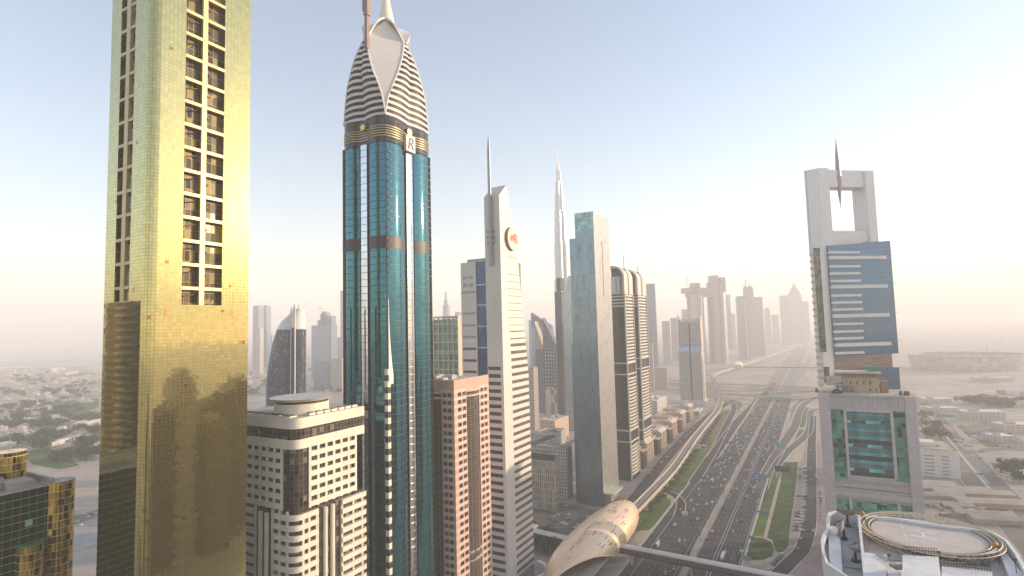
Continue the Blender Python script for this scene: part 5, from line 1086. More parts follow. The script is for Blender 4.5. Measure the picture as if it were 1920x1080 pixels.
p = G(1455, 752); t = thing('sign_gantry', 'long green gantry sign spanning the far lanes', 'sign gantry', (p.x, p.y, 0), -AX); zz = at(1441, 746.5, p.y).z; MB().box(-20, 22, -.2, .2, zz - 3.5, zz + 1.5).build('panel', GRNS, t); sign_text(t, 40, zz + 1.5, 5, 1)
for x in (-20.5, 22.5): MB().box(x - .4, x + .4, -.4, .4, 0, zz + 1).build('post', GREYM, t)
t, z1 = post_sign('billboard', 'white backed billboard on a pole between viaduct and highway', 'billboard', 1315, 856, 833, 15, 6.5, paint('board_white', (.62, .62, .64), .5)); MB().box(1, 6, -.22, -.16, z1 - 6, z1 - 2.5).build('picture', paint('board_photo', (.10, .10, .13), .5), t)
t, z1 = post_sign('billboard', 'dark billboard standing across the top of the big lawn', 'billboard', 1468, 890, 874, 17, 7, DARKM, posts=2); t, z1 = post_sign('billboard', 'small grey board at the tip of the semicircle lawn', 'billboard', 1400, 1052, 1042, 7, 3.5, GSG)
t, z1 = post_sign('billboard', 'long pink and white hoarding beside the far right field', 'hoarding', 1900, 741, 729, 2, 1, paint('hoarding_dark', (.3, .3, .35), .6))
lp = MB().tube([(0, 0, 0), (0, 0, 11)], [.22, .12], 6).tube([(-1.8, 0, 11.0), (0, 0, 11.2), (1.8, 0, 11.0)], .1, 5).box(-2.4, -1.5, -.2, .2, 10.9, 11.1).box(1.5, 2.4, -.2, .2, 10.9, 11.1).box(-.45, .45, -.08, .08, 5, 8.5, 1)
proto = None
for i in range(16):
    s = 452 + i * 46; lab = 'double armed lamp post on the median, number %s from the footbridge' % ('one two three four five six seven eight nine ten eleven twelve thirteen fourteen fifteen sixteen'.split()[i])
    p = ST(s, -98.4, .2)
    if proto is None:
        proto = thing('lamp_post', lab, 'lamp post', p, -AX, 'lamp posts along the highway median'); MB().tube([(0, 0, 0), (0, 0, 11)], [.22, .12], 6).build('pole', GREYM, proto); MB().tube([(-1.8, 0, 11.0), (0, 0, 11.2), (1.8, 0, 11.0)], .1, 5).build('arm', GREYM, proto); MB().box(-2.4, -1.5, -.2, .2, 10.9, 11.1).box(1.5, 2.4, -.2, .2, 10.9, 11.1).build('lamp_head', GREYM, proto); MB().box(-.5, .5, -.1, -.25, 4.6, 8.2).build('banner', paint('banner_navy', (.08, .08, .22), .6), proto)
    else: copy_tree(proto, p, None, lab)
for (t_, nm) in ((-101.4, 'steel guard rail along the left edge of the median'), (-95.7, 'steel guard rail along the right edge of the median')):
    o = thing('guard_rail', nm, 'guard rail', ST(300, t_, .2), -AX); MB().box(-.06, .06, 0, 1180, .45, .8).build('rail', GREYM, o); q = MB()
    for i in range(99): q.box(-.05, .05, i * 11.9, i * 11.9 + .12, 0, .8)
    tag(q.build('posts', GREYM, o), kind='stuff')
# ================================================================ other buildings
def block(name, label, cat, c, l, r, D, mat, roofm=None, group=None, top=True, plant=3, dep=None, z=None):
    C, T, A, B = fit(c, l, r, D); B = B if r is not None and B > 4 else (dep or 30)
    if A > 400: A = 40
    t = gthing(name, label, cat, C, group); MB().box(-A, 0, 0, B, 0, T, 0, 1).build('walls', [mat, roofm or ROOFM], t)
    if top:
        pr = MB()
        for q in ((-A, 0, -.3, .3), (-.3, .3, .3, B), (-A, 0, B - .3, B + .3), (-A - .3, -A + .3, .3, B - .3)): pr.box(*q, T, T + 1.1)
        pr.build('parapet', roofm or CONC, t); rnd = random.Random(int(C.x * 7 + C.y))
        for i in range(plant): x, y = rnd.uniform(-A * .85, -A * .25), rnd.uniform(B * .15, B * .7); MB().box(x, x + A * rnd.uniform(.08, .2), y, y + B * rnd.uniform(.06, .18), T, T + rnd.uniform(1.5, 4)).build('roof_plant', GREYM if i % 2 else CONC2, t)
    return t, T, A, B, C
def fac(name, g, l, cell, lw, **k): return facade(name, g, l, cell, lw, **k)
OFFW = fac('office_wall', (.13, .12, .11), (.50, .43, .36), (3.2, 3.9), (1.5, 1.6), metal=.15, rough=.15, var=.5)
PALEW = fac('pale_office_wall', (.17, .17, .17), (.56, .50, .45), (3.0, 3.6), (1.7, 1.7), metal=.15, rough=.15, var=.4)
SLIT = fac('slit_wall', (.06, .06, .06), (.40, .36, .32), (2.4, 7.0), (1.5, 1.2), metal=.1, rough=.2, var=.5, odd=.3, oddcol=(.36, .33, .29))
BLG = fac('steel_blue_glass', (.14, .20, .26), (.10, .13, .16), (2, 4), (.1, .2), metal=.7, rough=.1, jit=.01)
# green glass frame block between the blue tower and the white tower
C, T, A, B = fit((858, 592), 812, 866, 520); fm = gthing('green_bay_block', 'cream framed block with green glass bays and an open loggia crown', 'apartment block', C); fl = Face(C, wv_)
CRM = stone('cream_frame', (.62, .53, .42), .6, .07, .15, 1.2)
MB().box(-A, -1, 1, 28, 0, T - 3).build('glazing', fac('bay_green_glass', (.10, .24, .18), (.30, .27, .2), (2.4, 3.6), (.14, .5), metal=.55, rough=.08, jit=.02, var=.5), fm); MB().box(-A, 0, .2, 28, T - 1.4, T).build('roof_slab', CRM, fm)
for i in range(6): x = -A + A * i / 5; MB().box(x - .55 if i else x, x + .55 if i < 5 else x, .1, 1.4, 0, T - 1.4).build('frame_pier', CRM, fm)
for y in range(608, 700, 17): z = fl(840, y)[1]; MB().box(-A, 0, .3, 1.2, z - .5, z + .5).build('floor_beam', CRM, fm)
zq = fl(840, 662)[1]; MB().box(-A - .5, .5, -.6, 1.3, zq - 1, zq).build('cornice', CRM, fm); MB().box(-.9, 0, 1.4, 28, 0, T - 1.4).build('end_wall', CRM, fm); MB().box(-A - 4, -A, .2, 28, 0, T - 4).build('stair_wall', CRM, fm)
# rounded dark tower with split white crown (left, behind the hotel)
D = 760; base = at(536, 700, D); dm = thing('curved_lattice_tower', 'dark curved tower with lattice skin and a split white sail crown', 'office tower', (base.x, base.y, 0))
LAT = fac('lattice_skin', (.035, .045, .075), (.10, .105, .13), (2.6, 3.2), (.3, .3), metal=.45, rough=.12, var=.4, odd=.12, oddcol=(.2, .21, .25))
xo = lambda x, y: at(x, y, D).x - base.x
zo = lambda y: at(536, y, D).z
prof = [(x, y) for x, y in ((499, 745), (500, 715), (504, 680), (511, 645), (520, 618), (530, 602), (541, 592), (552, 580))]
def half_ring(i, z):
    return z
skin = MB(); cap = MB(); R0 = 17.0
xs_, zs_ = [xo(*p) for p in prof], [zo(p[1]) for p in prof]; xs_[0] = xs_[1]; zs_[0] = 0
xr_, seam = xo(573, 640), xo(557, 640)
def ringpts(xl, xrr):
    cx_, rx = (xl + xrr) / 2, (xrr - xl) / 2; return [(cx_ + rx * math.cos(a), min(rx, R0) * 1.0 * math.sin(a)) for a in [2 * math.pi * i / 28 for i in range(28)]]
for i in range(len(xs_) - 1):
    f = 1 - i / len(xs_); e0, e1 = xr_ - max(0, i - 4) * .6, xr_ - max(0, i - 3) * .6
    if i < 4: skin.loft([(ringpts(xs_[i], e0), zs_[i]), (ringpts(xs_[i + 1], e1), zs_[i + 1])], cap=False)
    else: cap.loft([(ringpts(xs_[i], e0), zs_[i]), (ringpts(xs_[i + 1], e1), zs_[i + 1])], cap=(i == len(xs_) - 2))
skin.build('lattice_skin', LAT, dm, 40); cap.build('white_crown', stone('sail_white', (.62, .62, .62), .5, .05, .1, 1), dm, 40)
for dx in (-2.6, 2.6): MB().box(seam - dx + .5, seam - dx + 1.5, -R0 - .8, -R0 + 2, 0, zo(578)).build('seam_fin', PALE, dm)
MB().box(seam - 1.0, seam + 3.0, -R0 - .4, -R0 + 2, 0, zo(615)).build('seam_glazing', DG, dm)
for x in (553, 562): p = xo(x, 580); MB().loft([([(p - 1.2, -8), (p + 1.2, -8), (p + 1.2, 4), (p - 1.2, 4)], zo(590)), ([(p - .4, -3), (p + .4, -3), (p + .4, -1), (p - .4, -1)], zo(571))]).build('crown_horn', PALE, dm)
# buildings between the white tower and the glass slab
t, T, A, B, C = block('slit_window_office', 'grey stone office with narrow slit windows left of the glass slab', 'office building', (1040, 853), 985, 1046, 566, SLIT, CONC, plant=6, dep=24); MB().box(-A, 0.3, -.25, .3, T - 6.5, T + .4).build('slate_fascia', DARKM, t)
t, T, A, B, C = block('ribbed_car_park', 'long grey podium block with skylights behind the slit window office', 'car park', (1063, 842), 985, 1072, 605, PALEW, CONC, plant=0, dep=60)
for i in range(9): MB().box(-A + 3, -A + 12, 5 + i * 6, 8 + i * 6, T, T + 1.5).build('skylight', DARKM, t)
for i in range(6): MB().box(-12, -4, 6 + i * 8, 9 + i * 8, T, T + 2).build('roof_plant', GREYM, t)
C = G(1053, 900, 11); t = gthing('teal_link_bridge', 'teal glazed link bridge between the slit office and the glass slab', 'bridge', C); MB().box(-14, 14, 0, 7, 9, 17).build('glazing', fac('teal_link', (.10, .25, .28), (.2, .26, .28), (3, 8), (.1, 1.2), metal=.5), t); MB().box(-14, 14, -.2, 7.2, 7.6, 9).build('girder', CONC, t)
block('peach_villa_block', 'flat peach block with small windows beyond the grey podium roofs', 'building', (1040, 790), 1014, 1066, 900, fac('peach_wall', (.25, .18, .13), (.62, .44, .32), (5, 5), (3, 3), metal=0, rough=.6, var=.2), stone('peach_roof', (.60, .46, .35), .9, .1, .1, 1))
block('sand_mid_block', 'low sandy roofed block between the white tower and the podium', 'building', (1030, 818), 996, 1060, 730, PALEW, SAND, plant=6, dep=50)
t, T, A, B, C = block('wedge_top_tower', 'dark dotted tower with a steep slanted top, right of its shorter twin', 'office tower', (1044, 650), 1018, 1050, 1150, fac('dotted_wall', (.55, .55, .54), (.07, .075, .09), (6.5, 7.5), (4.2, 4.6), metal=.1, rough=.3, var=.3), plant=0, top=False); MB().face([(-A, 0, T), (0, 0, T), (-A, 0, T + 62)]).face([(0, 0, T), (0, B, T), (-A, B, T + 62), (-A, 0, T + 62)]).face([(-A, B, T + 62), (0, B, T), (-A, B, T)]).face([(-A, 0, T), (-A, 0, T + 62), (-A, B, T + 62), (-A, B, T)]).build('wedge_top', stone('slate_wedge', (.14, .15, .17), .4, .1, .1, 1, metal=.3), t)
MB().box(-A * .92, -A * .12, -.6, 0, 0, T * .42).build('mural_screen', fac('mural', (.50, .46, .38), (.36, .34, .29), (9, 9), (.4, .4), metal=0, rough=.6, jit=0, var=.15, odd=.2, oddcol=(.2, .18, .15)), t)
t, T, A, B, C = block('wedge_top_tower', 'shorter slant topped dark tower beside the white tower', 'office tower', (1020, 655), 1003, 1026, 1190, fac('plain_slate', (.17, .18, .2), (.11, .115, .13), (4, 5), (1.6, 2), metal=.3), plant=0, top=False); MB().face([(-A, 0, T), (0, 0, T), (-A, 0, T + 62)]).face([(0, 0, T), (0, B, T), (-A, B, T + 62), (-A, 0, T + 62)]).face([(-A, B, T + 62), (0, B, T), (-A, B, T)]).face([(-A, 0, T), (-A, 0, T + 62), (-A, B, T + 62), (-A, B, T)]).build('wedge_top', SAND, t)
t, T, A, B, C = block('slant_glass_tower', 'pale blue glass tower with a sloping roof behind the slanted dark pair', 'office tower', (1034, 612), 996, 1038, 1500, fac('pale_blue', (.20, .28, .36), (.24, .3, .36), (6, 8), (.5, .8), metal=.7, rough=.1, jit=.004), plant=0, top=False); MB().face([(-A, 0, T), (0, 0, T), (-A, 0, T + 40)]).face([(0, 0, T), (0, B, T), (-A, B, T + 40), (-A, 0, T + 40)]).face([(-A, B, T + 40), (0, B, T), (-A, B, T)]).face([(-A, 0, T), (-A, 0, T + 40), (-A, B, T + 40), (-A, B, T)]).build('slant_top', BLG, t)
t, T, A, B, C = block('dark_shoulder_tower', 'slim dark tower half hidden behind the glass slab, left of it', 'office tower', (1052, 547), 1040, 1066, 1050, fac('charcoal_glass', (.06, .07, .10), (.14, .15, .17), (2.4, 4), (.2, .3), metal=.5, rough=.1), dep=34); MB().box(-A * .75, -2, 2, 20, T, T + 28).build('upper_stage', DG, t); MB().box(-A - .6, -A, -.4, 4, 0, T).build('edge_fin', PALE, t)
t, T, A, B, C = block('pale_wedge_slab', 'pale blue faceted slab between the charcoal tower and the glass slab', 'office tower', (1072, 560), 1056, 1080, 980, fac('mist_glass', (.34, .40, .45), (.3, .35, .4), (3, 5), (.2, .3), metal=.7, rough=.12), plant=0, top=False); MB().loft([([(-A, 0), (0, 0), (0, B), (-A, B)], T), ([(-A * .35, 0), (0, 0), (0, B), (-A * .35, B)], T + 42)]).build('faceted_top', fac('mist_glass_top', (.36, .42, .46), (.3, .35, .4), (3, 5), (.2, .3), metal=.7, rough=.12), t)
block('striped_brick_block', 'small brown striped tower in the gap left of the charcoal tower', 'apartment block', (1000, 690), 990, 1008, 1000, OFFW, dep=20)
# low hotel row along the service street
ROWM = [fac('row_wall_%d' % i, (.10, .085, .075), c, (3.4, 3.6), (1.5, 1.7), metal=.1, rough=.2, var=.5) for i, c in enumerate(((.58, .44, .33), (.56, .48, .38), (.62, .40, .31)))]
for i, (s, t_, mi) in enumerate(((705, -207, 0), (785, -208, 1), (868, -210, 2), (958, -214, 0), (1052, -220, 0))):
    C = ST(s, t_); w = ['nearest', 'second', 'middle', 'fourth', 'farthest'][i]; col = ['cream', 'cream', 'pink', 'cream', 'peach'][i]
    t = gthing('terrace_hotel', '%s of the five low %s blocks with sloped attic along the service street' % (w, col), 'apartment block', C, 'low blocks along the service street'); L_ = 56; H_ = 29 - (i == 4) * 1
    MB().box(-46, -6, 0, L_, 0, H_ - 3, 0, 1).build('walls', [ROWM[mi], ROOFM], t); RM = stone('attic_%d' % i, [(.58, .46, .36), (.58, .50, .40), (.64, .44, .34)][mi], .7, .08, .2, 1)
    MB().box(-14, 0, 20, 52, 0, H_, 0, 1).build('front_wing', [ROWM[mi], ROOFM], t); MB().loft([([(-16, 18.5), (1.2, 18.5), (1.2, 53.5), (-16, 53.5)], H_), ([(-12, 18.5), (-4, 18.5), (-4, 53.5), (-12, 53.5)], H_ + 4)], bottom=True).build('attic_roof', RM, t)
    for y in (24, 34, 44): MB().cyl(0, y, 1.9, 4, H_ - 1, 12).build('bay', RM, t)
    MB().box(-6, -1, 4, 18, 0, H_ - 6).build('dark_glazing', DG, t); MB().box(-6.2, .6, 2, 54, H_ - 7, H_ - 5.8).build('string_course', RM, t); MB().box(-46, -14, 0, L_, H_ - 3, H_ - 2.2).build('parapet', RM, t)
    MB().cyl(-24, 26, 4, H_ - 2.2, H_ + 1, 12).cyl(-24, 26, 4.4, H_ + 1, H_ + 4, 12, .4).build('roof_turret', RM, t)
    for k in range(4): MB().box(-40 + k * 6, -36 + k * 6, 8 + k * 9, 12 + k * 9, H_ - 2.2, H_).build('roof_plant', CONC2, t)
block('white_car_park', 'white striped car park block behind the low hotel row', 'car park', (1232, 752), 1207, 1250, 1120, fac('striped_white', (.2, .18, .17), (.66, .62, .58), (60, 4), (.1, 2.2), metal=0, rough=.6), WHITE, plant=4)
block('cube_showroom', 'small white showroom cube at the foot of the grid tower', 'showroom', (1311, 772), 1300, 1319, 1080, fac('showroom', (.3, .27, .2), (.6, .56, .5), (16, 14), (5, 5), metal=.1), WHITE, plant=1, dep=22)
# ================================================================ far skyline
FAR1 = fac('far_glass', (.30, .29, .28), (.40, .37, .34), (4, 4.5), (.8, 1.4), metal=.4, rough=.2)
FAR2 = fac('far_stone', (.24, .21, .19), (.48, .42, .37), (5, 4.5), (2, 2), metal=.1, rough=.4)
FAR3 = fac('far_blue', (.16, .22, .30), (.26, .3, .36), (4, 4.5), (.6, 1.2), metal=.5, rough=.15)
def far(name, label, x0, x1, ytop, D, mat, dep=40, tops=(), cat='skyscraper', group=None, pod=0):
    c = at((x0 + x1) / 2, ytop, D); w = abs(at(x1, ytop, D).x - at(x0, ytop, D).x); t = thing(name, label, cat, (c.x, c.y, 0), -AX * .6, group); w *= .86
    MB().box(-w / 2, w / 2, 0, min(dep, w * 1.2), 0, c.z).build('tower_body', mat, t)
    for (f0, f1, y) in tops: z = at((x0 + x1) / 2, y, D).z; MB().box(-w / 2 + w * f0, -w / 2 + w * f1, 3, min(dep, w) * .8, c.z, z).build('roof_stage', mat, t)
    if pod: MB().box(-w * .8, w * .9, -12, dep, 0, pod).build('podium', mat, t)
    return t, w, c
# the tallest needle
bk = at(1055, 600, 2010); b = thing('tallest_needle_tower', 'very tall stepped silver needle fading into haze behind the slab', 'skyscraper', (bk.x, bk.y, 0), -AX)
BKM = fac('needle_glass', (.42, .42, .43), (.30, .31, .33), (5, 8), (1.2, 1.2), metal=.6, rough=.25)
zz = lambda y: at(1044, y + 6, 2010).z
px_w = lambda n: n * 2010 / FPX
def lobed(rs, n=3, k=8):
    out = []
    for i in range(n * k): a = 2 * math.pi * i / (n * k); lob = (0.62 + .38 * abs(math.cos(a * n / 2))); r_ = 1.2 * rs[int(i / k + .5) % n] * lob; out.append((r_ * math.cos(a + .4), r_ * math.sin(a + .4)))
    return out
st_r = [(0, (30, 31, 30)), (zz(560), (26, 27, 29)), (zz(520), (24, 26, 25)), (zz(485), (24, 20, 25)), (zz(450), (20, 20, 22)), (zz(420), (19, 16, 20)), (zz(390), (14, 16, 17)), (zz(360), (12, 12, 13)), (zz(335), (9, 9, 8)), (zz(315), (5, 6, 5)), (zz(300), (3, 3, 3)), (zz(275), (.8, .8, .8))]
for (z0_, r0_), (z1_, r1_) in zip(st_r, st_r[1:]): MB().loft([(lobed(r0_), z0_), (lobed([a * .97 for a in r0_] if z1_ < zz(310) else r1_), z1_)]).build('setback_tier', BKM, b, 40)
# twin towers joined by a sky deck, still under construction
for (x0, x1, yt, lab, D) in ((1288, 1319, 552, 'left of the two round towers carrying the sky deck', 2450), (1326, 1360, 548, 'right and taller of the two round towers carrying the sky deck', 2480)):
    c = at((x0 + x1) / 2, yt, D); t = thing('round_sky_tower', lab, 'skyscraper', (c.x, c.y, 0), -AX * .7); w = (at(x1, yt, D).x - at(x0, yt, D).x) / 2
    SKY = fac('sky_tower_bands', (.34, .32, .30), (.56, .50, .44), (6, 5.2), (.6, 2.3), metal=.4, rough=.25); MB().cyl(0, 0, w * .92, 0, c.z, 32).build('tower_body', SKY, t, 30); MB().box(w * .35, w * .65, -w * 1.05, -w * .6, 0, c.z + 45).build('lift_shaft', FAR2, t); MB().box(-w * 1.0, -w * .8, -w * .6, w * .4, 0, c.z).build('edge_fin', FAR1, t)
    if x0 > 1300: MB().cyl(-w * .1, 0, w * .9, c.z, at(1340, 530, D).z, 24).cyl(-w * .15, 0, w * .65, at(1340, 530, D).z, at(1340, 517, D).z, 20).build('crown_stage', FAR2, t, 30); MB().box(w * .5, w * 1.0, -w * .5, w * .4, c.z, at(1340, 521, D).z).build('crown_stage', FAR1, t)
    else: MB().cyl(0, 0, w * .62, c.z, at(1305, 531, D).z, 20).build('crown_stage', FAR2, t, 30)
a_, b_ = at(1280, 545, 2440), at(1352, 545, 2480); d = b_ - a_; t = thing('sky_deck', 'long flat sky deck bridging the two round towers', 'sky bridge', (a_.x, a_.y, 0), math.atan2(d.y, d.x)); z0_, z1_ = at(1300, 556, 2450).z, at(1300, 540, 2450).z
MB().box(0, d.length, -22, 16, z0_ + 14, z1_).build('upper_deck', FAR2, t); MB().box(18, d.length, -16, 12, z0_ - 4, z0_ + 14).build('lower_deck', FAR1, t)
def crane(label, x, ybase, ytop, xj0, xj1, yj, D):
    p = at(x, ybase, D); t = thing('tower_crane', label, 'crane', (p.x, p.y, p.z)); h = at(x, ytop, D).z - p.z; MB().tube([(0, 0, 0), (0, 0, h)], .9, 4).build('crane_mast', FAR2, t); q0, q1 = at(xj0, yj[0], D), at(xj1, yj[1], D); MB().tube([q0 - p, q1 - p], .8, 4).build('crane_jib', FAR2, t)
crane('thin crane leaning up from the left end of the sky deck', 1288, 536, 520, 1287, 1293, (534, 503), 2440); crane('small crane on top of the hazy blue stepped tower', 600, 586, 576, 596, 606, (578, 578), 2250); crane('pale crane with a raised jib beside the distant stadium', 1851, 660, 645, 1851, 1881, (655, 632), 2300)
FL = [('slab_tower', 'tall flat tower alone right of the dark twin towers', 1205, 1229, 534, 1900, FAR3, ((0, 1, 532),)), ('slab_tower', 'grey block in front of the tall flat tower, half its height', 1207, 1224, 645, 1500, FAR2, ()), ('low_office', 'wide low office left of the grid tower foot', 1225, 1252, 690, 1550, FAR2, ()),
 ('prism_tower', 'front prism of the trio right of the round towers, split faces', 1379, 1402, 557, 2650, FAR1, ((.1, .9, 555),)), ('crown_spire_tower', 'tall middle tower of the trio with a broken spired crown', 1393, 1413, 541, 2900, FAR2, ((.05, .95, 537),)), ('prism_tower', 'right hand plain slab of the hazy trio', 1411, 1430, 557, 3000, FAR2, ()),
 ('slab_tower', 'left tower of the faint cluster beside the white frame tower', 1462, 1479, 556, 4000, FAR2, ((.1, .8, 554),)), ('crown_spire_tower', 'tallest tower of the faint cluster with a stepped crown', 1477, 1503, 551, 4300, FAR2, ((.12, .88, 545), (.25, .75, 539), (.4, .6, 532))), ('slab_tower', 'faint short tower right of the stepped crown one', 1502, 1516, 565, 4500, FAR2, ()),
 ('slab_tower', 'faint narrow tower with flat top behind the right of the trio', 1433, 1444, 580, 4300, FAR2, ((.2, .8, 577),)), ('slab_tower', 'faint low tower between the trio and the far cluster', 1447, 1460, 590, 4200, FAR2, ()),
 ('slab_tower', 'faint tower just right of the taller round tower', 1360, 1369, 552, 3600, FAR3, ()), ('slab_tower', 'faint wide tower behind the left of the trio', 1366, 1378, 588, 3700, FAR2, ()),
 ('slab_tower', 'faint grey tower left of the grid tower top', 1256, 1270, 596, 2700, FAR2, ()), ('slab_tower', 'faint stub tower between the flat tower and the grid tower', 1240, 1256, 602, 2500, FAR2, ()), ('slab_tower', 'faint slim tower behind the grid tower horn', 1277, 1289, 580, 3300, FAR3, ()),
 ('twin_wave_tower', 'left of the pale blue pair seen beside the gold tower', 472, 487, 574, 2800, FAR3, ((.1, .9, 572.5),)), ('twin_wave_tower', 'right of the pale blue pair beside the gold tower', 489, 501, 574, 2850, FAR3, ((.1, .9, 572.5),)), ('slab_tower', 'low pale tower in front of the blue pair', 480, 489, 615, 2500, FAR2, ()), ('slab_tower', 'small pale tower right of the blue pair', 503, 512, 628, 2900, FAR2, ()),
 ('stepped_tower', 'hazy blue stepped tower left of the bullet topped one', 577, 628, 610, 2200, FAR3, ((.28, 1.0, 600), (.42, .75, 589), (.8, .98, 593), (.5, .68, 584))), ('slab_tower', 'thin faint tower touching the left side of the bullet topped tower', 637, 645, 545, 2600, FAR3, ()), ('slab_tower', 'low faint block between stepped and bullet topped towers', 629, 642, 632, 2700, FAR3, ()),
 ('spire_tower', 'tiny pale spire tower above the green bay block', 829, 840, 572, 3000, FAR3, ((.25, .75, 562), (.42, .58, 548))), ('slab_tower', 'tiny faint tower right of the tiny spire tower', 852, 862, 585, 2900, FAR3, ()),
 ('slab_tower', 'faint tower in the gap right of the tapering white tower', 990, 1002, 600, 2400, FAR3, ()), ('brown_slab', 'brown glass slab low behind the bullet topped tower', 617, 645, 672, 1700, FAR2, ()), ('dark_low_slab', 'long dark blue low office below the stepped tower', 582, 622, 676, 1750, FAR3, ())]
for nm, lab, x0, x1, y, D, mt, tops in FL:
    t, w, c = far(nm, lab, x0, x1, y, D, mt, tops=tops)
    if 'split' in lab: MB().box(w * .18, w * .42, -3, 0, 0, c.z - 6).build('lit_facet', stone('facet', (.58, .5, .42), .4, .05, .1, 1), t)
    if 'broken' in lab: MB().tube([(-w * .3, 5, c.z), (-w * .22, 5, c.z + 45), (-w * .3, 5, c.z + 78)], [4, 2.5, .5], 5).tube([(w * .3, 9, c.z), (w * .1, 9, c.z + 30), (w * .3, 9, c.z + 52)], [4, 2, .5], 5).build('crown_spike', FAR2, t)
    if 'stepped crown' in lab: MB().tube([(0, 8, c.z + 50), (0, 8, c.z + 135)], 1.6, 5).build('crown_mast', FAR2, t)
# ================================================================ right hand district
t, T, A, B, C = block('white_office_block', 'white seven storey block with slot windows right of the tiled tower', 'office building', (1797, 847), 1690, None, 640, WHITE, SAND, plant=2, dep=62); fl = Face(C, wv_)
for k in range(8):
    z = fl(1780, 857 + k * 6.7)[1]
    for xa_, xb_ in ((1733, 1752), (1766, 1779)): p, q = fl(xa_, 870)[0], fl(xb_, 870)[0]; MB().box(p, q, -.08, .1, z - .9, z + .6).build('slot_window', GREYM, t)
MB().box(fl(1781, 870)[0], .3, -.5, .2, 0, T + .6).build('white_end_bay', stone('bright_white', (.74, .73, .73), .5, .03, .2, 1), t); MB().box(-40, -18, 20, 40, T, T + 5).build('roof_house', WHITE, t)
st = G(1800, 700); s_ = thing('stadium', 'wide hazy oval stadium with a pale rim in the far right distance', 'stadium', (st.x + 150, st.y + 150, 0)); n = 48
ov = lambda k, g=1: [(k * math.cos(2 * math.pi * i / n) * g, k * .8 * math.sin(2 * math.pi * i / n) * g) for i in range(n)]
MB().loft([(ov(165), 0), (ov(178), 30), (ov(180), 46)], cap=False).loft([(ov(150), 30), (ov(176), 46)][::-1], cap=False).build('bowl', fac('stadium_wall', (.50, .44, .38), (.56, .50, .44), (14, 9), (1.2, 1.2), metal=0, rough=.8), s_, 30); MB().loft([(ov(181), 46), (ov(183), 52), (ov(172), 53), (ov(170), 46)], cap=False).build('rim', CONC2, s_, 30)
hd = G(1878, 738); h = G(1945, 742); d = h - hd
t = thing('hoarding_wall', 'long hoarding with white and pink stretches past the far right field', 'hoarding', (hd.x - 12, hd.y, 0), math.atan2(d.y, d.x)); L_ = d.length + 12
MB().box(0, L_ * .16, -.3, .3, 0, 9).build('dark_panel', GSG, t); MB().box(L_ * .16, L_ * .24, -.3, .3, 0, 9.2).build('pink_panel', paint('hoard_pink', (.75, .12, .30), .6), t); MB().box(L_ * .24, L_ * .55, -.3, .3, 0, 9).build('white_panel', WHT, t); MB().box(L_ * .55, L_ * 1.1, -.3, .3, 0, 9.3).build('pink_panel', paint('hoard_pale_pink', (.80, .25, .36), .6), t)
RB2 = [('sand_school_block', 'long sand coloured school with pale pilasters in the right haze', 1812, 1888, 772, 790, 1020, 'building'), ('white_low_store', 'low white store at the right frame edge by the car park', 1880, 1960, 796, 812, 900, 'store'), ('white_low_store', 'small white store in front of the longer one at right', 1868, 1905, 818, 830, 830, 'store'), ('flat_shed', 'pale shed right of the dry triangular lawn and avenue', 1900, 1960, 890, 905, 560, 'shed'), ('white_low_store', 'lowest white hall behind trees far right', 1900, 1990, 755, 764, 1150, 'store'), ('sand_wall_block', 'faint long wall block before the far stadium', 1830, 1905, 708, 716, 1500, 'building'), ('low_sand_house', 'faint low house left of the field by the avenue', 1735, 1785, 748, 757, 1120, 'house'), ('low_sand_house', 'faint low house beyond the avenue bend near the green sign', 1745, 1800, 765, 774, 1050, 'house')]
for nm, lab, x0, x1, yt, yb, D, cat in RB2:
    p = G((x0 + x1) / 2, yb); w = (G(x1, yb) - G(x0, yb)).length; hgt = max(4, at((x0 + x1) / 2, yt, p.y).z); t = thing(nm, lab, cat, (p.x, p.y, 0), -R(8)); MB().box(-w / 2, w / 2, 0, 26, 0, hgt, 0, 1).build('walls', [fac(nm + '_wall', (.3, .26, .22), (.58, .5, .42), (7, 4.5), (4.5, 2.6), metal=0, rough=.7), WHITE], t); MB().box(-w * .3, -w * .1, 6, 16, hgt, hgt + 2.5).build('roof_plant', CONC, t)
    for i in range(5): MB().box(-w / 2 + w * i / 5, -w / 2 + w * i / 5 + .8, -.4, 0, 0, hgt + .8).build('pilaster', CONC2, t)
sheds = ((1736, 918, 60, 20, 6), (1790, 925, 70, 14, 5), (1745, 936, 64, 12, 5), (1830, 935, 70, 16, 6), (1880, 955, 70, 18, 6), (1760, 950, 34, 9, 3.5), (1800, 955, 26, 10, 4), (1850, 972, 46, 11, 4.5), (1900, 985, 60, 12, 5))
for i, (x, y, w, d, hgt) in enumerate(sheds):
    p = G(x, y); t = thing('long_shed', '%s low %s shed of the works yard right of the tiled tower' % (['first', 'second', 'third', 'fourth', 'fifth', 'short sixth', 'short seventh', 'eighth', 'ninth'][i], ['pale', 'sandy', 'grey'][i % 3]), 'shed', (p.x, p.y, 0), -R(14), 'works yard sheds'); MB().box(-w / 2, w / 2, 0, d, 0, hgt - 1).build('walls', SAND, t); MB().loft([([(-w / 2 - .6, -.6), (w / 2 + .6, -.6), (w / 2 + .6, d + .6), (-w / 2 - .6, d + .6)], hgt - 1), ([(-w / 2 - .6, d * .45), (w / 2 + .6, d * .45), (w / 2 + .6, d * .55), (-w / 2 - .6, d * .55)], hgt + 1)], bottom=True).build('roof', [CONC2, SAND, CONC][i % 3], t)
rnd = random.Random(11)
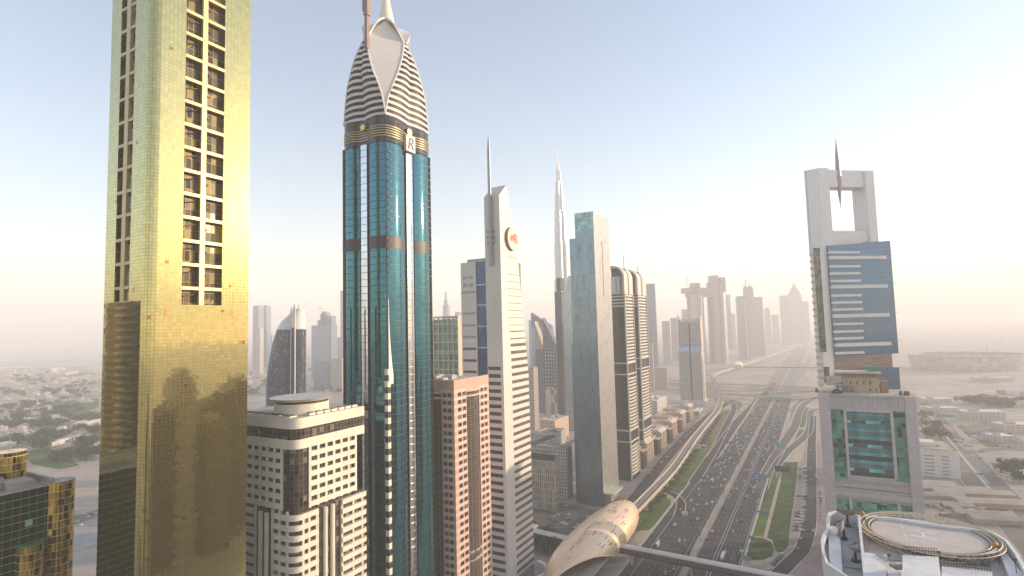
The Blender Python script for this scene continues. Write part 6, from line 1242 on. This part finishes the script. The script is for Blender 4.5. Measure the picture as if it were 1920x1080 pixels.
for i in range(26):
    x, y = rnd.uniform(1742, 1850), rnd.uniform(940, 968); p = G(x, y); w, d, hh_ = rnd.uniform(3, 9), rnd.uniform(2.5, 4), rnd.uniform(2, 3.5); k = rnd.randrange(4); c_ = ('white', 'grey', 'rust', 'blue')[k]
    t = thing('yard_container', '%s container or stack among the clutter of the works yard' % c_, 'container', (p.x, p.y, 0), rnd.uniform(-.6, .2), 'clutter in the works yard, %s' % c_); MB().box(-w / 2, w / 2, -d / 2, d / 2, .15, hh_).build('box', paint('yard_%d' % i, ((.6, .6, .58), (.35, .35, .34), (.35, .18, .09), (.12, .2, .32))[k], .6), t); MB().box(-w / 2 - .05, w / 2 + .05, -d / 2 - .05, d / 2 + .05, hh_, hh_ + .2).build('lid', CONC, t)
t, z1 = post_sign('road_sign', 'pale green gantry sign above the hazy right avenue', 'road sign', 1775, 800, 777, 26, 5, GRNS, posts=2)
OFFD = fac('brown_wall', (.04, .035, .03), (.16, .12, .09), (3.2, 3.9), (1.2, 1.4), metal=.15, rough=.15, var=.5)
# towers across the highway and behind, standing outside the picture (they show in the glass)
for i, (s, t_, w, d, hh_) in enumerate(((44, 34, 30, 26, 118), (-12, 40, 26, 30, 140), (88, 50, 24, 26, 100), (238, 92, 22, 22, 126), (263, 97, 22, 17, 154), (284, 92, 30, 22, 112), (312, 106, 20, 17, 136), (214, 80, 18, 16, 116), (302, 132, 26, 24, 122), (332, 124, 26, 20, 142), (222, 152, 60, 110, 88), (-70, 30, 30, 34, 150), (-140, 40, 36, 30, 120), (-200, -190, 40, 40, 170))):
    C = ST(s, t_); t = gthing('roadside_tower', 'roadside tower out of frame across the highway, seen only mirrored in glass', 'tower block', C, 'towers mirrored in the gold glass'); MB().box(-w / 2, w / 2, 0, d, 0, hh_).build('walls', [DG, OFFW, OFFD][i % 3], t); MB().box(-w / 4, w / 4, 4, d - 4, hh_, hh_ + 6).build('roof_house', CONC, t)
OFFD_ = 0
p = ST(18, -338); t = thing('balcony_tower', 'brown balcony tower out of frame, mirrored in the left gold face', 'apartment block', p, -AX); MB().box(-28, 28, -14, 16, 0, 210).build('walls', OFFD, t)
for k in range(49): MB().box(-10, 8, 16, 18.4, 4 + k * 4.2, 5.2 + k * 4.2).build('balcony', CONC2, t)
# ================================================================ vehicles
CARCOL = {'white': (.84, .84, .83), 'silver': (.5, .51, .52), 'grey': (.16, .165, .17), 'black': (.025, .025, .028), 'red': (.38, .03, .025), 'blue': (.03, .06, .22), 'brown': (.22, .11, .07), 'yellow': (.62, .42, .05), 'cream': (.62, .55, .42)}
CGL = paint('car_glass', (.02, .024, .03), .08, spec=.8); TYRE = paint('tyre', (.02, .02, .02), .8); LMP = paint('head_lamp', (.6, .6, .58), .2); TAIL = paint('tail_lamp', (.35, .02, .02), .3)
def car_body(kind):
    L_, W_, H_ = {'car': (4.7, 1.86, 1.46), 'van': (5.0, 1.95, 1.9)}[kind]; b, g, w, f, r = MB(), MB(), MB(), MB(), MB(); y0, y1 = -L_ / 2, L_ / 2; hw = W_ / 2
    def ring(y, z0_, z1_, k=1.0): return y, hw * k, z0_, z1_
    st = [(y0, .86, .35, .62), (y0 + .25, .96, .25, .86), (y0 + 1.2, 1, .22, .95), (0, 1, .22, .93), (y1 - 1.2, 1, .22, .90), (y1 - .3, .95, .25, .74), (y1, .84, .35, .56)]
    for (ya, ka, za, zb_), (yb, kb, zc_, zd) in zip(st, st[1:]):
        a, c = hw * ka, hw * kb
        b.face([(-a, ya, zb_), (a, ya, zb_), (c, yb, zd), (-c, yb, zd)]); b.face([(a, ya, za), (c, yb, zc_), (c, yb, zd), (a, ya, zb_)]); b.face([(-c, yb, zc_), (-a, ya, za), (-a, ya, zb_), (-c, yb, zd)])
    y, k, za, zb_ = st[0]; b.face([(-hw * k, y, za), (hw * k, y, za), (hw * k, y, zb_), (-hw * k, y, zb_)]); y, k, za, zb_ = st[-1]; b.face([(hw * k, y, za), (-hw * k, y, za), (-hw * k, y, zb_), (hw * k, y, zb_)])
    c0, c1, t0, t1 = (y0 + .55, y1 - 1.25, y0 + 1.15, y1 - 2.15) if kind == 'car' else (y0 + .1, y1 - 1.0, y0 + .35, y1 - 1.75); zt = H_; k = hw * .94; kt = hw * .72
    lo = [(-k, c0, .88), (k, c0, .88), (k, c1, .88), (-k, c1, .88)]; hi = [(-kt, t0, zt), (kt, t0, zt), (kt, t1, zt), (-kt, t1, zt)]
    for i in range(4): j = (i + 1) % 4; g.face([lo[i], lo[j], hi[j], hi[i]])
    b.face([(p[0] * 1.02, p[1], p[2] + .02) for p in hi])
    for sx in (-1, 1): b.face([(sx * kt * 1.01, t0, zt + .02), (sx * kt * 1.01, t1, zt + .02), (sx * kt * 1.06, t1, zt - .1), (sx * kt * 1.06, t0, zt - .1)][::sx])
    for x in (-hw + .06, hw - .06):
        for y in (y0 + .9, y1 - .95): w.tube([(x - .11, y, .33), (x + .11, y, .33)], .33, 10)
    for x in (-1, 1): f.box(x * hw * .66 - .2, x * hw * .66 + .2, y1 - .14, y1 - .02, .56, .70); r.box(x * hw * .68 - .2, x * hw * .68 + .2, y0 + .02, y0 + .12, .62, .78)
    return b, g, w, f, r
CAR = {}
def car(kind, col, p, rz, label, group):
    if (kind, col) not in CAR:
        b, g, w, f, r = car_body(kind); pm = bpy.data.materials.get('car_paint_' + col) or paint('car_paint_' + col, CARCOL[col], .25, 0, .6)
        CAR[(kind, col)] = (b.mesh('body', pm), MESHG.setdefault(kind, g.mesh('car_glass', CGL)), MESHW.setdefault(kind, w.mesh('wheels', TYRE)))
    t = thing(kind if kind == 'car' else 'van', label, kind if kind == 'car' else 'van', p, rz, group)
    for nm, me in zip(('body', 'windows', 'wheels'), CAR[(kind, col)]): o = bpy.data.objects.new(nm, me); S.collection.objects.link(o); o.parent = t
    return t
MESHG, MESHW = {}, {}
rnd = random.Random(21); ORD = ['first', 'second', 'third', 'fourth', 'fifth', 'sixth', 'seventh', 'eighth', 'ninth', 'tenth', 'eleventh', 'twelfth', 'thirteenth', 'fourteenth', 'fifteenth', 'sixteenth', 'seventeenth', 'eighteenth', 'nineteenth', 'twentieth'] + ['%dth' % i for i in range(21, 60)]
lanesL = [-133 + 4.1 * (i + .5) for i in range(7)]; lanesR = [-93.2, -89.1, -85.1, -76.1, -72, -68.2, -64.7]
near = [(515, 405, 'yellow'), (543, 437, 'white'), (590, 452, 'white'), (465, 557, 'white'), (622, 312, 'white'), (717, 255, 'white'), (658, 250, 'grey'), (700, 200, 'white'), (665, 412, 'white'), (703, 355, 'silver'), (767, 345, 'white'), (823, 328, 'white'), (790, 385, 'grey'), (672, 497, 'white'), (725, 505, 'brown'), (615, 510, 'black'), (675, 590, 'black'), (803, 260, 'grey'), (873, 235, 'grey'), (917, 163, 'white'), (915, 85, 'white'), (953, 100, 'white'), (303, 718, 'cream'), (432, 722, 'grey'), (490, 715, 'white'), (551, 718, 'yellow'), (793, 118, 'yellow'),
 (1050, 190, 'white'), (1003, 282, 'white'), (960, 385, 'black'), (1045, 415, 'blue'), (1098, 425, 'grey'), (970, 458, 'brown'), (1140, 285, 'black'), (1205, 272, 'white'), (1278, 193, 'white'), (1242, 165, 'cream'), (1280, 320, 'white'), (1254, 400, 'black'), (1070, 527, 'silver'), (1122, 518, 'black'), (830, 622, 'white'), (928, 645, 'red'), (1017, 622, 'cream'), (817, 705, 'grey'), (943, 820, 'white'), (1125, 825, 'white'), (1030, 910, 'brown'), (260, 985, 'brown'), (360, 1045, 'cream'), (470, 1003, 'silver'), (630, 1055, 'brown')]
slots = []
for x, y, c in near:
    p = G(1180 + x / 5.4, 880 + y / 5.4, .7); s, t = toST(p); lanes = lanesL if t < -99 else lanesR; slots.append((s, min(lanes, key=lambda q: abs(q - t)), c))
def free(s, t): return all(abs(t - b) > 2 or abs(s - a) > 8 for a, b, _ in slots)
def colour(): return rnd.choices(list(CARCOL), (50, 14, 10, 8, 3, 2, 5, 3, 4))[0]
tries = 0
while len(slots) < 220 and tries < 4000:
    tries += 1; left = rnd.random() < .58
    s = rnd.choice((rnd.gauss(820, 70), rnd.uniform(640, 1450))) if left else rnd.uniform(640, 1450); t = rnd.choice(lanesL if left else lanesR) + rnd.uniform(-.3, .3)
    if 600 < s < 1500 and free(s, t): slots.append((s, t, colour()))
cnt = {}
for s, t, c in sorted(slots):
    left = t < -99; lanes = lanesL if left else lanesR; li = min(range(7), key=lambda i: abs(lanes[i] - t)); key = (left, li); k = cnt.get(key, 0); cnt[key] = k + 1
    lane = ORD[li]; lab = '%s %s in the %s lane from left, %s carriageway, %s ahead in that lane' % (c, 'car' if rnd.random() < .85 or c in ('yellow', 'red') else 'van', lane, 'left' if left else 'right', ORD[k])
    car('van' if ' van ' in lab else 'car', c, ST(s, t, .06), -AX + (math.pi if left else 0), lab, 'vehicles driving on the highway')
def big(name, label, cat, p, rz, L_, W_, H_, col, stripe=None):
    t = thing(name, label, cat, p, rz); m = paint(name + '_paint', col, .35); MB().box(-W_ / 2, W_ / 2, -L_ / 2, L_ / 2, .45, H_).build('body', m, t); g = MB().box(-W_ / 2 - .02, W_ / 2 + .02, -L_ / 2 + .5, L_ / 2 - .3, H_ * .52, H_ * .8).box(-W_ / 2 + .15, W_ / 2 - .15, L_ / 2, L_ / 2 + .03, H_ * .45, H_ * .85); g.build('windows', CGL, t)
    w = MB()
    for x in (-W_ / 2 + .15, W_ / 2 - .15):
        for y in (-L_ * .3, L_ * .33): w.tube([(x - .14, y, .48), (x + .14, y, .48)], .48, 10)
    w.build('wheels', TYRE, t); MB().box(-W_ / 2 + .3, W_ / 2 - .3, -L_ * .2, L_ * .15, H_, H_ + .3).build('roof_unit', WHT, t)
    if stripe: MB().box(-W_ / 2 - .03, W_ / 2 + .03, -L_ / 2 - .03, L_ / 2 - 1, .7, 1.3).build('stripe', paint('bus_stripe', stripe, .4), t)
P2 = lambda x, y: G(1180 + x / 5.4, 880 + y / 5.4, 1)
big('bus', 'white bus with red flank emerging from under the footbridge, right carriageway', 'bus', ST(toST(P2(905, 880))[0], -76.1, .06), -AX, 12, 2.5, 3.1, (.72, .72, .72), (.5, .03, .03)); big('bus', 'white minibus just behind the footbridge on the left carriageway', 'minibus', ST(toST(P2(330, 772))[0], -128.9, .06), -AX + math.pi, 7, 2.2, 2.7, (.72, .72, .72)); big('school_bus', 'yellow school bus on the left carriageway, far side of the white cars', 'bus', ST(toST(P2(793, 118))[0] + 3, lanesL[3], .06), -AX + math.pi, 9, 2.4, 2.9, (.62, .42, .04))
# parked rows and side streets
def spot(x, y): return G(x, y, .15)
pk = []
pg = random.Random(5)
for i, (x, y) in enumerate([(1048, 962), (1058, 953), (1062, 949), (1054, 957), (1045, 966), (1038, 970), (1065, 966), (1068, 975), (1064, 973), (1102, 970), (1040, 979), (1055, 981), (1060, 984), (1083, 988), (1078, 990), (1085, 984), (1030, 975), (1046, 936)]): pk.append((x, y, -AX + math.pi / 2 + .35, 'red' if i == 7 else pg.choice(['white', 'white', 'grey', 'black', 'silver', 'white']), 'car park left of the golden station'))
for i in range(25):
    f = i / 24; s = 560 + f * 230
    for d, side_ in ((-27.0, 'left'), (-21.5, 'right')):
        p = ST(s + (d + 27) * .2, d + (0 if s < 700 else -(s - 700) * .02), .1); pk.append((p, None, -AX + math.pi / 2 + .15, pg.choice(['white', 'white', 'silver', 'black', 'grey', 'brown', 'blue' if i < 5 else 'white']), '%s row of the long parking strip by the right pavement' % side_))
for i in range(8): pk.append((1441 + i * 3.9, 1069 - i * 4.3, -AX + 1.05, ['white', 'white', 'red', 'black', 'black', 'black', 'grey', 'white'][i], 'slanted parking bays below the semicircle lawn'))
for i in range(20): s = 600 + i * 9.5; pk.append((ST(s, -6.5 - max(0, s - 680) * .06, .12), None, -AX, pg.choice(['white', 'white', 'silver', 'grey', 'black']), 'kerbside row next to the tiled tower'))
for i in range(24): s = 690 + i * 15.5 + pg.uniform(-2, 2); tt = -196.5 if s < 800 else -198.5 - (s - 800) * .028; pk.append((ST(s, tt + 2, .12), None, -AX + math.pi / 2 + .4, 'red' if i in (2, 3) else pg.choice(['white', 'silver', 'grey', 'black', 'white']), 'row before the low hotel blocks'))
for x, y, c in ((1502, 1010, 'white'), (1496, 1012, 'cream'), (1496, 1030, 'yellow'), (1520, 933, 'silver'), (1521, 900, 'white'), (1520, 880, 'white'), (1521, 855, 'grey'), (1519, 845, 'white'), (1268, 942, 'white'), (1525, 996, 'white'), (1205, 912, 'black'), (1182, 941, 'grey')): pk.append((x, y, -AX + (0 if x > 1300 else .4), c, 'single cars moving on the side streets'))
cnt = {}
for x, y, rz, c, where in pk:
    p = x if y is None else spot(x, y); k = cnt.get(where, 0); cnt[where] = k + 1
    car('car', c, p, rz, '%s car, %s of the %s' % (c, ORD[k], where), where)
tiny = MB(); tiny_g = random.Random(9)
def tcar(p, rz):
    c, s_ = math.cos(rz), math.sin(rz); T_ = lambda x, y, z: (p.x + x * c - y * s_, p.y + x * s_ + y * c, p.z + z); m = tiny_g.choice((0, 0, 0, 1, 2))
    for (hx, y0, y1, z0, z1) in ((.92, -2.3, 2.3, .25, .9), (.75, -1.6, .9, .9, 1.45)):
        q = [(-hx, y0), (hx, y0), (hx, y1), (-hx, y1)]
        for i in range(4): a, b = q[i], q[(i + 1) % 4]; tiny.face([T_(*a, z0), T_(*b, z0), T_(*b, z1), T_(*a, z1)], None, m if z0 < .5 else 3)
        tiny.face([T_(*a, z1) for a in q], None, m)
def lane_cars(a, b, n, rows, rz):
    for i in range(n):
        for r_ in range(rows): tcar(G(a[0] + (b[0] - a[0]) * i / n + r_ * 4.2, a[1] + (b[1] - a[1]) * i / n - r_ * 1.2, .12), rz + tiny_g.uniform(-.1, .1))
lane_cars((1754, 792), (1815, 848), 17, 4, R(38)); lane_cars((1838, 860), (1875, 884), 6, 2, R(40)); lane_cars((1830, 882), (1854, 910), 7, 1, R(40)); lane_cars((1722, 772), (1735, 786), 5, 2, R(38))
for k in range(8): lane_cars((1812 + k * 7, 812 - k * 1.5), (1846 + k * 9, 826 - k), 9, 1, R(60))
lane_cars((1870, 836), (1925, 842), 12, 2, R(70)); lane_cars((1800, 838), (1850, 850), 5, 2, R(80))
for i in range(60): x, y = tiny_g.uniform(1330, 1530), tiny_g.uniform(690, 735); tcar(G(x, y, .2), tiny_g.uniform(0, 3))
fs = []
while len(fs) < 170:
    left = tiny_g.random() < .55; s_ = tiny_g.uniform(830, 1500); t_ = tiny_g.choice(lanesL if left else lanesR)
    if free(s_, t_) and all(abs(a - s_) > 8 or abs(b - t_) > 2 for a, b in fs): fs.append((s_, t_)); tcar(ST(s_, t_, .06), -AX + (math.pi if left else 0))
for i in range(22): tcar(ST(tiny_g.uniform(900, 1400), tiny_g.choice((-143, -147, -150)), .1), -AX + math.pi)
for i in range(12): x, y = tiny_g.uniform(140, 190), tiny_g.uniform(962, 985); tcar(G(x, y, .5), R(70))
tag(tiny.build('distant_vehicles', [bpy.data.materials['car_paint_white'], bpy.data.materials['car_paint_silver'], bpy.data.materials['car_paint_black'], CGL]), 'small far vehicles queued and parked in the haze', 'vehicles', None, 'stuff')
# ================================================================ trees and villas
LEAF = stone('leaf_green', (.042, .075, .025), .8, .45, .6, 3, .2); LEAF2 = stone('leaf_dusty', (.06, .08, .035), .8, .45, .6, 3, .2); BARK = stone('bark', (.16, .11, .07), .9, .2, .5, 3)
def crown_mesh(seed, n, mat):
    r_ = random.Random(seed); m = MB(); cl = [(r_.gauss(0, .42), r_.gauss(0, .42), r_.uniform(.5, 1.05), r_.uniform(.28, .48)) for _ in range(9)]
    for i in range(n):
        cx_, cy_, cz_, cr = r_.choice(cl); d = Vector((r_.gauss(0, 1), r_.gauss(0, 1), r_.gauss(0, 1))).normalized() * cr * r_.uniform(.6, 1.05); p = Vector((cx_, cy_, cz_)) + d; p.z = max(p.z, .28); nn = (d.normalized() + Vector((r_.gauss(0, .5), r_.gauss(0, .5), r_.gauss(0, .5)))).normalized(); a = nn.orthogonal().normalized(); b = nn.cross(a); s_ = r_.uniform(.07, .13)
        m.face([p - a * s_, p + b * s_ * .7, p + a * s_, p - b * s_ * .7])
    return m.mesh('crown', mat)
def trunk_mesh(seed):
    r_ = random.Random(seed); m = MB().tube([(0, 0, 0), (.02, .01, .35), (.0, .02, .6)], [.06, .045, .03], 6)
    for i in range(4): a = r_.uniform(0, 6.3); m.tube([(.01, .01, .38), (.3 * math.cos(a), .3 * math.sin(a), .75)], [.03, .012], 4)
    return m.mesh('trunk', BARK)
CRN = [crown_mesh(i, 420, LEAF if i % 2 else LEAF2) for i in range(5)]; TRK_ = [trunk_mesh(i) for i in range(3)]
def tree(p, size, label, group, i, name='tree'):
    t = thing(name, label, 'tree', p, i * 1.7, group)
    for nm, me in (('crown', CRN[i % 5]), ('trunk', TRK_[i % 3])): o = bpy.data.objects.new(nm, me); S.collection.objects.link(o); o.parent = t; o.scale = (size, size, size * .95)
    return t
def palm_meshes():
    m = MB(); r_ = random.Random(2)
    for i in range(16):
        a = i * 2.399; pts = [Vector((math.cos(a) * q * 2.6, math.sin(a) * q * 2.6, 7 + 1.3 * math.sin(q * 2.6) - 1.6 * q * q)) for q in (0, .25, .5, .75, 1)]; sd = Vector((-math.sin(a), math.cos(a), 0))
        for q, (u, v) in enumerate(zip(pts, pts[1:])): w0, w1 = (.12, .42, .40, .28, .04)[q:q + 2]; m.face([u - sd * w0 - Vector((0, 0, w0 * .5)), u, v, v - sd * w1 - Vector((0, 0, w1 * .5))]); m.face([u, u + sd * w0 - Vector((0, 0, w0 * .5)), v + sd * w1 - Vector((0, 0, w1 * .5)), v])
    return m.mesh('fronds', LEAF), MB().tube([(0, 0, 0), (.1, 0, 3.5), (0, 0, 7.1)], [.28, .2, .18], 8).mesh('trunk', BARK)
PF, PT_ = palm_meshes()
def palm(p, label, group, i):
    t = thing('palm_tree', label, 'palm tree', p, i * 1.1, group)
    for nm, me in (('fronds', PF), ('trunk', PT_)): o = bpy.data.objects.new(nm, me); S.collection.objects.link(o); o.parent = t
    return t
VW = [fac('villa_wall_%d' % i, (.10, .09, .08), c, (4.2, 3.6), (3.0, 2.2), metal=0, rough=.5, jit=0, var=.4) for i, c in enumerate(((.74, .66, .58), (.68, .55, .46), (.80, .76, .72), (.58, .46, .38)))]
VR = [stone('villa_roof_%d' % i, c, .9, .1, .1, 1) for i, c in enumerate(((.64, .56, .49), (.60, .50, .42), (.74, .70, .66), (.46, .32, .25)))]
def villa_meshes(k):
    r_ = random.Random(k); w, d, h_ = r_.uniform(14, 22), r_.uniform(12, 18), r_.uniform(6, 8.5); m = MB().box(-w / 2, w / 2, -d / 2, d / 2, 0, h_).box(-w / 2 + 1, w * .1, -d / 2 + 1, d * .15, h_, h_ + 3).box(w / 2, w / 2 + 5, -d / 4, d / 4, 0, 3.6)
    r2 = MB(); r2.box(-w / 2 - .4, w / 2 + .4, -d / 2 - .4, d / 2 + .4, h_ + .0, h_ + .5) if k % 3 else r2.loft([([(-w / 2 - .6, -d / 2 - .6), (w / 2 + .6, -d / 2 - .6), (w / 2 + .6, d / 2 + .6), (-w / 2 - .6, d / 2 + .6)], h_), ([(-w / 4, -.5), (w / 4, -.5), (w / 4, .5), (-w / 4, .5)], h_ + 3)])
    y_ = MB(); W2, D2 = w / 2 + 8, d / 2 + 7
    for q in ((-W2, W2, -D2, -D2 + .3), (-W2, W2, D2 - .3, D2), (-W2, -W2 + .3, -D2, D2), (W2 - .3, W2, -D2, D2)): y_.box(*q, 0, 2.2)
    return m.mesh('walls', VW[k % 4]), r2.mesh('roof', VR[k % 4]), y_.mesh('yard_wall', VR[(k + 1) % 4])
VM = [villa_meshes(k) for k in range(8)]; VC_ = ['cream', 'tan', 'white', 'brown']
def villa(p, rz, label, group, k):
    t = thing('villa', label, 'villa', p, rz, group)
    for nm, me in zip(('walls', 'roof', 'yard_wall'), VM[k % 8]): o = bpy.data.objects.new(nm, me); S.collection.objects.link(o); o.parent = t
rv = random.Random(31); used = []
def ok(p, dmin):
    if any((p - q).length < dmin for q in used): return False
    used.append(p); return True
greens = [(95, 755, 185, 785), (60, 848, 150, 880), (70, 890, 190, 960)]
nv = 0; ang = R(24)
def in_green(x, y): return any(a <= x <= c and b <= y <= d for a, b, c, d in greens)
for tries in range(3000):
    if nv >= 150: break
    y = 690 + 150 * rv.random() ** 1.7; x = rv.uniform(-30, 192); p = G(x, y, 0)
    if in_green(x, y) or not ok(p, 34): continue
    villa(p, ang + (rv.randrange(4)) * math.pi / 2 + rv.uniform(-.05, .05), '%s walled villa in the hazy villa quarter left of the gold tower' % VC_[nv % 8 % 4], 'villas left of the gold tower, %s' % VC_[nv % 8 % 4], nv); nv += 1
nv2 = 0
for tries in range(1500):
    if nv2 >= 60: break
    y = rv.uniform(668, 742); x = rv.choice((rv.uniform(455, 515), rv.uniform(570, 650))); p = G(x, y, 0)
    if not ok(p, 38): continue
    k = nv2 % 8; villa(p, ang + rv.randrange(4) * math.pi / 2, '%s walled villa behind the beige hotel roof' % VC_[k % 4], 'villas behind the hotel, %s' % VC_[k % 4], nv2); nv2 += 1
nt_ = 0; tk = ['dark green', 'dusty green']
for cx_, cy_, n_, sx, sy in ((20, 738, 9, 25, 5), (70, 762, 12, 30, 6), (120, 770, 8, 20, 5), (35, 800, 12, 34, 5), (95, 800, 12, 26, 4), (150, 790, 8, 25, 4), (95, 822, 14, 24, 4), (150, 838, 8, 26, 5), (70, 838, 9, 14, 6), (165, 855, 8, 18, 5), (115, 866, 4, 8, 4), (30, 830, 5, 20, 6), (150, 722, 10, 30, 6), (60, 708, 10, 40, 5), (20, 770, 8, 20, 6), (140, 745, 8, 30, 5), (480, 735, 8, 14, 6), (500, 722, 5, 10, 6), (605, 722, 5, 6, 3), (630, 735, 4, 14, 4), (470, 700, 6, 12, 10), (600, 700, 8, 30, 12), (40, 718, 12, 40, 5), (110, 735, 12, 40, 5), (90, 780, 10, 40, 5), (30, 785, 8, 24, 5), (160, 812, 8, 20, 5)):
    for i in range(n_):
        p = G(rv.gauss(cx_, sx * .6), rv.gauss(cy_, sy * .6), 0)
        if p.y < 450: continue
        tree(p, rv.uniform(9, 15), '%s spreading tree among the villas of the left quarter' % tk[1 - nt_ % 5 % 2] if cx_ < 300 else '%s spreading tree behind the beige hotel' % tk[1 - nt_ % 5 % 2], ('villa quarter trees, ' if cx_ < 300 else 'trees behind the hotel, ') + tk[1 - nt_ % 5 % 2], nt_); nt_ += 1
for i in range(16): tree(G(rv.uniform(1004, 1052), rv.uniform(1000, 1062), 0), rv.uniform(7, 11), 'leafy tree between the tapering white tower and the station', 'trees by the station', i)
for i in range(6): tree(G(rv.uniform(1028, 1062), rv.uniform(905, 925), 0), rv.uniform(6, 9), 'leafy tree under the teal link bridge', 'trees under the link bridge', i)
for i in range(34): tree(G(rv.uniform(1800, 1925) if i < 20 else rv.uniform(1730, 1800), rv.uniform(752, 766) if i < 20 else rv.uniform(775, 830), 0) if i < 26 else G(rv.uniform(1880, 1925), rv.uniform(885, 905), 0), rv.uniform(9, 15), ['dusty tree in the belt along the far right field', 'dusty tree beside the right avenue queue', 'dusty tree at the right edge by the avenue'][0 if i < 20 else 1 if i < 26 else 2], ['trees of the right field belt', 'trees by the avenue queue', 'trees at the right edge'][0 if i < 20 else 1 if i < 26 else 2], i)
for i in range(7): palm(G(1268 + i * 13, 912 - i * 19, 0), 'palm tree on the grass strip beside the raised metro track', 'palms along the metro track', i)
for i, (x, y) in enumerate(((150, 868), (160, 872), (135, 862), (170, 865), (485, 728), (500, 742))): palm(G(x, y, 0), 'palm tree on the verge near the left villas', 'palms near the left villas', i)
for i in range(26):                               # dark beds under the viaduct
    s = 560 + i * 24; p = ST(s, -158 - (0 if s < 700 else (s - 700) * .045), 0); t = thing('shrub_bed', 'dark shrub bed under the raised metro track', 'shrubs', p, -AX, 'shrub beds under the metro track'); o = bpy.data.objects.new('shrubs', CRN[i % 5]); S.collection.objects.link(o); o.parent = t; o.scale = (4.5, 8, 2.4); MB().box(-4, 4, -7, 7, 0, .25).build('planting_bed', stone('bed_soil', (.06, .045, .045), .9, .2, .4, 2) if i == 0 else bpy.data.materials['bed_soil'], t)
# low walled school and wall on the left
for lab, pts, hgt in (('long low cream wall building under the left trees, darker doorways', ((95, 838), (150, 822)), 7), ('cream walled hall beyond the lawn, right of the long wall building', ((143, 806), (190, 795)), 11), ('peach hall in the far left quarter, nearer one of two', ((122, 704), (147, 701)), 16), ('peach hall in the far left quarter, farther one of two', ((97, 697), (122, 694)), 16)):
    a, b = G(*pts[0]), G(*pts[1]); d = b - a; t = thing('walled_hall', lab, 'hall', (a.x, a.y, 0), math.atan2(d.y, d.x)); MB().box(0, d.length, 0, 14, 0, hgt, 0, 1).build('walls', [VW[0] if hgt < 10 else VR[1], VR[0]], t); MB().box(-.4, d.length + .4, -.4, .4, hgt, hgt + .8).build('parapet', VR[0], t)
    for i in range(4): MB().box(d.length * (.5 + i * .11), d.length * (.5 + i * .11) + 4, -.2, 0, 1, hgt * .6).build('doorway', DARKM, t)
haze(-9500, 12500, -3500, 14500, -1, 870, 2.5e-4, (1,.97,.935), 0.05)
